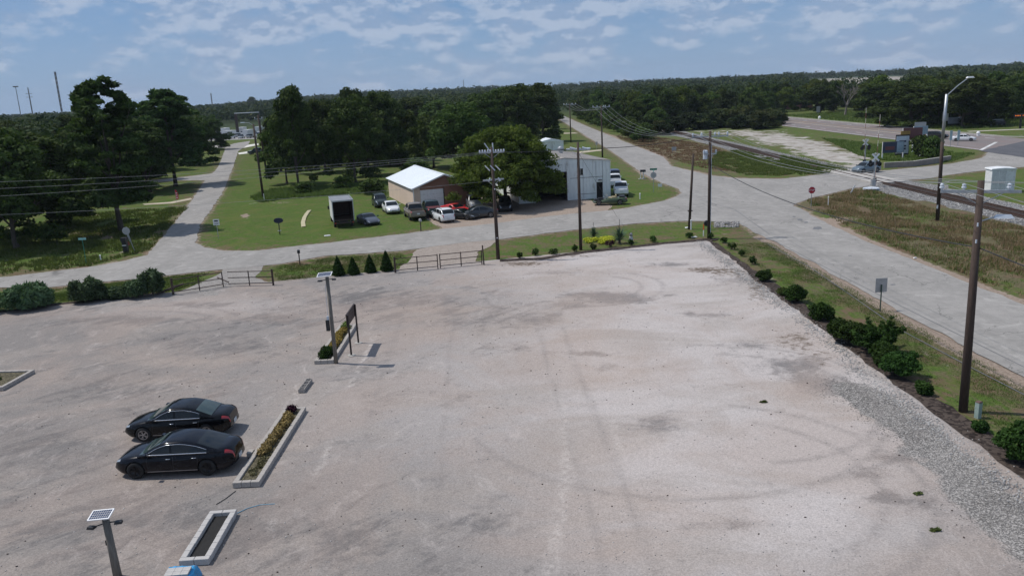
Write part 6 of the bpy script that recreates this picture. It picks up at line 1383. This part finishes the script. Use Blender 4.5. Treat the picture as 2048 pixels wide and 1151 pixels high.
# ============================================================ SIGNS, MAILBOXES, SMALL THINGS
def text(s, size, mat, parent, loc, rot, ext=.004, name='lettering'):
    c = bpy.data.curves.new(name, 'FONT'); c.body = s; c.size = size; c.align_x = 'CENTER'; c.align_y = 'CENTER'; c.extrude = ext; o = bpy.data.objects.new(name, c); COL.objects.link(o)
    bpy.context.view_layer.update(); me = bpy.data.meshes.new_from_object(o.evaluated_get(bpy.context.evaluated_depsgraph_get())); bpy.data.objects.remove(o); me.materials.clear(); me.materials.append(mat)
    o = meshobj(name, me, parent); o.location = loc; o.rotation_euler = rot; return o
def octagon(b, r, z, y, th): b.prism([(r * math.cos(R(22.5 + 45 * k)), r * math.sin(R(22.5 + 45 * k)) + z) for k in range(8)], y, y + th, Matrix(((1, 0, 0, 0), (0, 0, 1, 0), (0, 1, 0, 0), (0, 0, 0, 1))))
p = G(1622, 418); t = thing('stop_sign', 'red stop sign facing the camera at the grass corner before the railway', 'stop sign', (p.x, p.y, 0)); b = MB(); b.box((0, .03, 1.1), (.06, .03, 2.2)); b.build('post', MGALV, t)
b = MB(); octagon(b, .42, 2.15, -.02, .012); b.build('border', MSIGNW, t); b = MB(); octagon(b, .39, 2.15, -.03, .008); b.build('plate', MSIGNR, t); text('STOP', .27, MSIGNW, t, (0, -.036, 2.15), (R(90), 0, 0))
p = G(1307, 384); t = thing('street_sign_post', 'grey back of an octagonal sign under a green street name sign by the far junction', 'street sign', (p.x, p.y, 0)); b = MB(); b.box((0, 0, 1.55), (.06, .05, 3.1)); b.build('post', MGALV, t); b = MB(); octagon(b, .44, 2.35, -.06, .015); b.build('octagonal_plate', MALU, t)
b = MB(); b.box((0, 0, 3.15), (1.0, .02, .26)); b.build('name_plate', MSIGNG, t); b = MB(); b.box((0, 0, 2.93), (.02, .7, .2)); b.build('name_plate', M('pale_green_sign', (.25, .5, .45), .5), t)
p = G(270, 503); t = thing('road_sign', 'leaning grey back of an octagonal sign at the mouth of the side road', 'road sign', (p.x, p.y, 0)); t.rotation_euler = (0, R(-14), 0); b = MB(); b.box((0, 0, 1.3), (.07, .05, 2.6)); b.build('post', MGALV, t); b = MB(); octagon(b, .42, 2.3, -.06, .015); b.build('octagonal_plate', MALU, t)
b = MB(); b.box((.02, -.06, 1.55), (.2, .015, .8)); b.build('lower_plate', MALU, t); b = MB(); b.box((-.35, .05, 1.0), (.25, .02, .4)); b.build('red_plate', M('faded_red', (.3, .06, .05), .6), t)
p = G(253, 507); t = thing('mailbox', 'black box mailbox on a black post with pale bands by the side road', 'mailbox', (p.x, p.y, 0)); b = MB(); b.box((0, 0, .65), (.42, .42, 1.3)); b.build('pillar', MBLACK, t); b = MB(); b.box((0, -.02, 1.5), (.5, .6, .38)); b.build('box', MBLACK, t); b = MB(); b.box((0, -.215, .9), (.44, .02, .07)); b.build('band', MSIGNW, t)
p = G(173, 528); t = thing('street_name_sign', 'green street name sign on a thin green post left of the side road', 'street sign', (p.x, p.y, 0)); b = MB(); b.tube([(0, 0, 0), (0, 0, 2.4)], .035, 6); b.build('post', MSIGNG, t); b = MB(); b.box((0, 0, 2.5), (.75, .02, .2)); b.build('name_plate', M('pale_green_sign', (.25, .5, .45), .5), t)
p = G(202, 522); t = thing('marker_post', 'short white marker post in the grass left of the side road', 'marker post', (p.x, p.y, 0)); b = MB(); b.tube([(0, 0, 0), (0, 0, .55)], .06, 8); b.lathe([(.08, 0), (.08, .08), (.03, .12)], (0, 0, .52), 8); b.build('tube', MSIGNW, t)
p = G(353, 404); t = thing('feather_flag', 'red feather flag by the driveway left of the side road', 'flag', (p.x, p.y, 0)); b = MB(); b.tube([(0, 0, 0), (0, 0, 1.9)], .02, 5); b.build('rod', MGALV, t)
b = MB(); b.prism([(0, .4), (.42, .5), (.45, 1.3), (.2, 1.9), (0, 1.95)], -.01, .01, Matrix(((1, 0, 0, 0), (0, 0, 1, 0), (0, 1, 0, 0), (0, 0, 0, 1)))); b.build('flag_cloth', M('flag_red', (.5, .03, .05), .7), t)
for k in range(3): b = MB(); b.box((.2, -.02, .7 + k * .35), (.2, .01, .14)); b.build('flag_mark', MSIGNW, t)
p = G(437, 477); t = thing('notice_sign', 'small white notice sign with dark heading on the lawn right of the side road', 'sign', (p.x, p.y, 0)); b = MB(); b.box((0, 0, .9), (.05, .04, 1.8)); b.build('post', MGALV, t); b = MB(); b.box((0, -.03, 1.85), (.68, .02, .66)); b.build('plate', MSIGNW, t); b = MB(); b.box((0, -.045, 2.0), (.42, .006, .16)); b.box((0, -.045, 1.75), (.5, .006, .04)); b.box((0, -.045, 1.65), (.45, .006, .04)); b.build('printed_lines', MBLACK, t)
p = G(560, 469); t = thing('oval_sign', 'small dark oval sign board on a post in the middle of the lawn', 'sign', (p.x, p.y, 0)); b = MB(); b.box((0, 0, .75), (.09, .09, 1.5)); b.build('post', MBLACK, t); b = MB(); b.prism([(.56 * math.cos(a_ * .3927) * (1 if abs(math.cos(a_ * .3927)) < .9 else .95), 1.6 + .30 * math.sin(a_ * .3927)) for a_ in range(16)], -.06, .06, Matrix(((1, 0, 0, 0), (0, 0, 1, 0), (0, 1, 0, 0), (0, 0, 0, 1)))); b.build('board', M('navy_board', (.02, .022, .05), .6), t)
b = MB(); b.box((0, 0, .45), (.35, .25, .06)); b.build('shelf', MALU, t)
# pale fallen strip on the lawn
w_ = [G(607, 454), G(606, 445), G(609, 435), G(614, 427), G(619, 421)]; o_ = w_[0]; b = MB(); vs = []
for p in w_:
    q_ = p - o_; vs += [(q_.x - .26, q_.y, .06), (q_.x + .26, q_.y, .10)]
b.add(vs, [(2 * i_, 2 * i_ + 1, 2 * i_ + 3, 2 * i_ + 2) for i_ in range(4)]); b.add([(v[0], v[1], v[2] - .05) for v in vs], [(2 * i_ + 2, 2 * i_ + 3, 2 * i_ + 1, 2 * i_) for i_ in range(4)]); o = b.build('bark_slab', M('pale_slab', (.42, .38, .24), .9), None, loc=(o_.x, o_.y, 0)); setp(o, 'curved pale slab lying on the lawn left of the box truck', 'slab')
for u, v, lab in ((842, 462, 'small black mailbox on a post in front of the tan pickup'), (600, 529, 'black mailbox on a post in the grass strip between road and lot')):
    p = G(u, v); t = thing('mailbox', lab, 'mailbox', (p.x, p.y, 0), R(15)); b = MB(); b.box((0, 0, .55), (.1, .1, 1.1)); b.build('post', MRUST, t); b = MB(); b.prism([(-.13, 1.1), (-.13, 1.28), (-.08, 1.36), (.08, 1.36), (.13, 1.28), (.13, 1.1)], -.26, .26, Matrix(((1, 0, 0, 0), (0, 0, 1, 0), (0, 1, 0, 0), (0, 0, 0, 1)))); b.build('box', MBLACK if u < 700 else MALU, t)
p = G(1284, 358); t = thing('mailbox', 'two dark mailboxes on white posts with a pale slab beside the far road', 'mailbox', (p.x, p.y, 0)); b = MB(); b.box((0, 0, .05), (1.1, .6, .1)); b.build('slab', MCON, t)
for s_ in (-1, 1): b = MB(); b.box((s_ * .22, 0, .6), (.12, .12, 1.1)); b.build('post', MWHP, t); b = MB(); b.box((.15 + s_ * .22, 0, 1.3), (.42, .5, .34), tp=.8); b.build('box', MBLACK, t)
p = G(1320, 379); t = thing('yard_sign', 'small white yard sign tilted in the grass at the far junction', 'yard sign', (p.x, p.y, 0), R(-10)); b = MB(); b.box((0, 0, .62), (.55, .02, .42)); b.build('plate', MSIGNW, t); b = MB(); b.box((-.2, 0, .2), (.02, .02, .5)); b.box((.2, 0, .2), (.02, .02, .5)); b.build('wire_leg', MGALV, t)
for u, v, h, r, lab in ((1280, 398, .7, .07, 'short white pipe post on the grass beside the white pickup'), (1382, 459, .95, .06, 'short white pipe post left of the leaning pole stub'), (1656, 397 + 16, 1.1, .04, 'thin pale stake in the brown grass right of the stop sign')):
    p = G(u, v); t = thing('pipe_post', lab, 'post', (p.x, p.y, 0)); b = MB(); b.tube([(0, 0, 0), (0, 0, h)], r, 8); b.lathe([(r * 1.5, 0), (r * 1.5, .08), (r * .6, .12)], (0, 0, h - .03), 8); b.build('tube', MSIGNW, t)
p = G(1700, 388); t = thing('white_stake', 'leaning white plastic stake on the bank before the railway', 'stake', (p.x, p.y, 0)); t.rotation_euler = (0, R(28), 0); b = MB(); b.box((0, 0, .6), (.12, .04, 1.3)); b.build('blade', MSIGNW, t)
p = G(1407, 472); t = thing('marker_post', 'orange and white cable marker post beside the corner pole', 'marker post', (p.x, p.y, 0)); b = MB(); b.tube([(0, 0, 0), (0, 0, .6)], .05, 8); b.build('white_tube', MSIGNW, t); b = MB(); b.tube([(0, 0, .6), (0, 0, 1.15)], .052, 8); b.build('orange_tube', MORG, t)
p = G(1413, 461); t = thing('cable_reel', 'small black coil of cable hanging behind the corner pole', 'cable coil', (p.x, p.y, .55), R(20)); b = MB(); b.lathe([(.12, -.08), (.3, -.08), (.3, .08), (.12, .08)], (0, 0, .2), 14, 'Y'); b.build('coil', MBLACK, t)
p = G(1262, 485); t = thing('yard_ornament', 'small grey and white dog shaped ornament beside the larger yucca', 'ornament', (p.x, p.y, 0), R(15))
b = MB(); b.lathe([(.05, 0), (.2, .03), (.22, .3), (.15, .55), (.11, .68)], (0, 0, 0), 12); b.build('body', M('ornament_white', (.5, .5, .5), .7), t, True); b = MB(); b.lathe([(.05, .6), (.14, .68), (.16, .8), (.1, .93), (.03, .96)], (0, -.03, 0), 10); b.box((0, -.17, .76), (.1, .14, .09)); b.build('head', M('ornament_grey', (.22, .22, .24), .7), t, True)
for s_ in (-1, 1): b = MB(); b.box((s_ * .1, 0, .97), (.06, .04, .12), tp=.4); b.build('ear', MBLACK, t)
p = G(1955, 835); t = thing('cable_pedestal', 'grey green cable pedestal in the grass right of the tall leaning pole', 'pedestal', (p.x, p.y, 0), R(20)); b = MB(); b.box((0, 0, .36), (.2, .2, .72)); b.build('housing', M('grey_green_paint', (.28, .36, .33), .5), t); b = MB(); b.box((0, 0, .74), (.22, .22, .05), tp=.8); b.build('cap', M('brown_cap', (.12, .07, .05), .6), t)
p = G(1760, 622); t = thing('square_sign', 'square grey aluminium sign seen from behind above the spreading shrub', 'road sign', (p.x, p.y, 0), R(4)); b = MB(); b.box((0, 0, .85), (.06, .05, 1.75)); b.build('post', M('green_sign_post', (.05, .09, .07), .5, .3), t); b = MB(); b.box((0, .05, 1.68), (.76, .012, .9)); b.build('plate', MALU, t)
p = G(1506, 462); 
for u, v, s_, lab in ((1376, 456, .3, 'white scrap lying at the grass beside the leaning pole stub'), (1388, 475, .3, 'white scrap at the lot corner edge'), (1830, 517, .14, 'white scrap in the grass at the right road edge'), (655, 472, .35, 'pale flat stone on the lawn below the box truck')):
    p = G(u, v); b = MB(); b.box((0, 0, .05), (s_ * 2, s_, .05), rz=.3, tp=.8); o = b.build('litter', MSIGNW, None, loc=(p.x, p.y, .03)); setp(o, lab, 'litter')
def rub(): p = G(rnd.uniform(1428, 1478), rnd.uniform(444, 455)); return p.x, p.y
o = meshobj('rubble', stones('rubble', 260, rub, .06, .2, MST)); o['kind'] = 'stuff'
def rub2(): p = G(rnd.choice((545, 560, 700, 712, 800, 985, 1470)) + rnd.gauss(0, 9), rnd.gauss(568, 3)); return p.x, p.y
# guard posts fallen grate shadow: two pale planks at the edge of the lot
# ============================================================ RAILWAY SIGNALS, CABINET, BILLBOARDS
def signal(x, y, lab, hd, s=1.0, arm=True):
    t = thing('crossing_signal', lab, 'railway signal', (x, y, 0), R(hd)); b = MB(); b.tube([(0, 0, 0), (0, 0, 4.3 * s)], .075, 8); b.build('mast', MGALV, t)
    for a in (45, -45): b = MB(); m = Matrix.Rotation(R(a), 3, 'Y'); b.box((0, -.1 + a * .0003, 3.9 * s), (1.35, .02, .23), mat=m); b.build('crossbuck_blade', MSIGNW, t)
    b = MB(); b.tube([(-.75, 0, 3.0 * s), (.75, 0, 3.0 * s)], .04, 6); b.build('lamp_bar', MBLACK, t)
    for s_ in (-1, 1):
        b = MB(); b.lathe([(.06, .02), (.30, 0), (.30, -.02), (.14, -.03), (.15, -.28), (.12, -.05), (.02, -.04)], (s_ * .6, -.06, 3.0 * s), 14, 'Y'); b.build('signal_lamp', MBLACK, t)
        b = MB(); b.lathe([(.06, 0), (.28, .0), (.28, .03), (.1, .04)], (s_ * .5, .12, 3.3 * s), 12, 'Y'); b.build('signal_lamp', MBLACK, t)
    b = MB(); b.lathe([(.14, 0), (.17, .1), (.05, .18)], (0, 0, 4.3 * s), 10); b.build('bell', MGALV, t); b = MB(); b.box((0, .15, .55), (.5, .4, .9)); b.build('gate_motor', MGALV, t); b = MB(); b.box((0, 0, .06), (.9, .9, .14)); b.build('footing', MCON, t)
    if arm:
        n = 10
        for k in range(n): b = MB(); a0 = Vector((.25, .2, 1.0)); d = Vector((.02, 0, 1)); q0 = a0 + d * (.2 + k * .82); q1 = a0 + d * (.2 + (k + 1) * .82); b.bar(q0, q1, .03, .07); b.build('gate_arm', M('gate_white', (.5, .47, .43), .7) if k % 2 else M('gate_red', (.20, .08, .06), .7), t)
        b = MB(); b.box((.2, .2, .9), (.5, .12, .6)); b.build('counterweight', MBLACK, t)
    return t
p = G(1747, 374); signal(p.x, p.y, 'nearer railway crossing signal with white crossbuck and raised striped arm', 4, 1.0)
p = G(1729, 334); signal(p.x, p.y, 'farther railway crossing signal behind the silver blue vehicle', 186, 1.0)
p = G(1742, 380); t = thing('cable_coil', 'flat coil of pale cable on the stones at the foot of the nearer signal', 'cable coil', (p.x, p.y, .05)); 
for k in range(3): b = MB(); b.lathe([(.9, 0), (1.0, .02), (.9, .06), (.8, .02)], (0, 0, k * .1), 20); b.build('loop', MGREY, t)
p = G(2008, 385); t = thing('equipment_cabinet', 'white metal railway equipment cabinet on the grass at the right edge', 'cabinet', (p.x - .3, p.y + .6, 0), R(-10))
b = MB(); b.box((0, 0, .1), (2.9, 2.2, .2)); b.build('base', MCON, t); b = MB(); b.box((0, 0, 1.5), (2.6, 1.9, 2.6)); b.build('housing', MWHP, t); b = MB(); b.prism([(-1.42, 2.8), (-1.35, 2.92), (0, 3.02), (1.35, 2.92), (1.42, 2.8)], -1.05, 1.05, Matrix(((1, 0, 0, 0), (0, 0, 1, 0), (0, 1, 0, 0), (0, 0, 0, 1)))); b.build('roof', MWHP, t)
for s_ in (-1, 1): b = MB(); b.box((s_ * .42 - .5, -.965, 1.5), (.76, .03, 2.3)); b.build('door', M('cabinet_door', (.6, .6, .6), .5), t)
for xx in (-1.27, -.5, .33, 1.27): b = MB(); b.box((xx, -.975, 1.5), (.06, .05, 2.6)); b.build('door_frame', MSIGNW, t)
# wall beyond the crossing
t = thing('retaining_wall', 'low concrete wall along the grass island beyond the railway crossing', 'wall', (*G(1768, 336), 0)); o_ = G(1768, 336); pts = [G(1768, 336), G(1826, 333), G(1900, 322)]
for a, e in zip(pts[:-1], pts[1:]): b = MB(); b.bar((a.x - o_.x, a.y - o_.y, .38), (e.x - o_.x, e.y - o_.y, .38), .3, .8); b.build('wall_section', M('brown_concrete', (.25, .22, .2), .9, scale=1), t); b = MB(); b.bar((a.x - o_.x, a.y - o_.y, .83), (e.x - o_.x, e.y - o_.y, .83), .38, .1); b.build('coping', MCON, t)
def board(u, v, w, h, zb, mat, lab, posts=2, hd=0, bands=()):
    p = G(u, v); t = thing('billboard', lab, 'billboard', (p.x, p.y, 0), R(hd)); b = MB(); b.box((0, 0, zb + h / 2), (w, .08, h)); b.build('panel', mat, t)
    for s_ in ((-1, 1) if posts == 2 else (0,)): b = MB(); b.box((s_ * (w / 2 - .05), .08, (zb + h) / 2), (.16, .14, zb + h)); b.build('post', MSIGNW if posts == 2 else MBLACK, t)
    for (x, z, ww, hh, m) in bands: b = MB(); b.box((x, -.05, z), (ww, .02, hh)); b.build('printed_area', m, t)
    return t
board(1785, 318, 3.7, 1.9, 1.1, M('navy_print', (.04, .05, .09), .5), 'low wide billboard with dark blue picture left of the grey sign', 2, 0, ((1.2, 2.05, 1.2, 1.8, M('pale_print', (.3, .38, .45), .5)), (-.6, 1.9, 1.6, .6, M('dull_red_print', (.16, .05, .05), .5))))
t = board(1803, 316, 2.2, 3.0, .8, M('light_panel', (.55, .6, .65), .5), 'tall white sign panel in a black frame between the billboards', 1, 0, ((0, 2.9, 1.2, .3, MC['navy_print']), (0, 2.1, 1.3, .25, MC['navy_print']), (0, 1.6, 1.2, .3, MC['navy_print']))); b = MB(); b.box((0, .1, 2.3), (2.4, .1, 3.5)); b.build('frame', MBLACK, t); b = MB(); b.box((.4, -.0, 4.35), (1.6, .15, .6)); b.build('logo_panel', M('gold_print', (.30, .18, .04), .5), t)
board(1822, 314, 3.4, 2.0, 3.1, M('maroon_print', (.14, .05, .05), .5), 'dark red billboard on tall posts right of the grey sign', 2, 0); board(1838, 306, 2.6, 1.5, 3.4, M('pale_blue_print', (.28, .36, .42), .5), 'pale blue billboard partly hidden by young trees', 2, 0)
def backsign(u, v, w, h, top, lab, mat=MALU, n=1):
    p = G(u, v); t = thing('road_sign', lab, 'road sign', (p.x, p.y, 0)); b = MB(); b.box((0, .03, top / 2), (.1, .06, top)); b.build('post', MGALV, t); b = MB(); b.box((0, 0, top - h / 2), (w, .03, h)); b.build('plate', mat, t)
backsign(1838, 287, 2.4, 3.2, 4.4, 'grey back of a tall highway sign above the billboards'); backsign(1889, 256, 1.6, 2.4, 4.2, 'grey back of a highway sign right of the street lamp pole'); backsign(1636, 232, 1.4, 2.2, 3.6, 'small highway sign in front of the dark oaks'); backsign(1584, 216, 2.4, 2.0, 3.2, 'grey sign before the brown house')
p = G(1909, 252); t = thing('monument_sign', 'small white monument sign on the grass beyond the highway', 'sign', (p.x, p.y, 0)); b = MB(); b.box((0, 0, 1.5), (3.6, .2, 1.7)); b.build('panel', M('pale_sign_panel', (.5, .52, .56), .5), t); b = MB(); b.box((0, 0, .3), (3.4, .3, .6)); b.build('base', MBLACK, t)
p = G(2040, 257); t = thing('message_sign', 'black electronic sign with amber characters at the right edge', 'electronic sign', (p.x, p.y, 0)); b = MB(); b.box((0, 0, 3.1), (3.6, .3, .85)); b.build('cabinet', MBLACK, t); b = MB(); b.box((0, 0, 1.2), (.4, .3, 2.4)); b.build('post', MBLACK, t)
me_ = emis('amber_pixels', (1, .25, .03), .8); b = MB()
for k in range(9):
    if k != 4: b.box((-1.5 + k * .37, -.17, 3.12), (.18, .03, .26))
b.build('lit_characters', me_, t)
for u, v in ((1903, 292), (1911, 293)):
    pass
p = G(1908, 292); t = thing('sign_pair', 'two pale blue narrow sign panels on posts beside the highway turn', 'sign', (p.x, p.y, 0)); 
for s_ in (-1, 1): b = MB(); b.box((s_ * .75, 0, 2.1), (.5, .05, 1.9)); b.build('panel', M('pale_teal', (.30, .42, .45), .5), t); b = MB(); b.box((s_ * .75, .05, 1.3), (.08, .08, 2.6)); b.build('post', MGALV, t)
p = G(1956, 272); t = thing('ground_marker', 'small white hydrant like marker on the grass beyond the white sedan', 'marker', (p.x, p.y, 0)); b = MB(); b.lathe([(.3, 0), (.3, .5), (.42, .6), (.3, .95), (.05, 1.05)], n=10); b.build('cap', MSIGNW, t)
p = G(1639, 237.5); t = thing('ground_marker', 'small white marker beside the far edge of the highway', 'marker', (p.x, p.y, 0)); b = MB(); b.lathe([(.5, 0), (.5, .5), (.3, .9), (.05, 1.0)], n=10); b.build('cap', MSIGNW, t)
p = G(1200, 299); t = thing('road_sign', 'small grey sign on a thin post at the foot of the nearer far-road pole', 'road sign', (p.x - .8, p.y, 0)); b = MB(); b.box((0, 0, .8), (.06, .06, 1.6)); b.build('post', MGALV, t); b = MB(); b.box((0, -.04, 1.5), (.5, .03, .7)); b.build('plate', MALU, t)
p = G(1348, 306); t = thing('small_sign', 'small grey yard sign in the brown weeds beside the railway', 'sign', (p.x, p.y, 0)); b = MB(); b.box((0, 0, .9), (1.0, .04, .8)); b.build('plate', MALU, t); b = MB(); b.box((-.4, 0, .3), (.05, .04, .6)); b.box((.4, 0, .3), (.05, .04, .6)); b.build('leg', MGALV, t)
# ---- light haze in the air
HZ = 0.00008
m, k = newmat('haze'); pv = k.n('ShaderNodeVolumePrincipled', {'Color': (.70, .80, .95, 1), 'Density': HZ, 'Anisotropy': 0.0}); k.t.links.new(pv.outputs[0], k.n('ShaderNodeOutputMaterial').inputs[1])
b = MB(); b.box((0, 3000, 75), (14000, 8000, 152)); o = b.build('haze', m); o['kind'] = 'stuff'
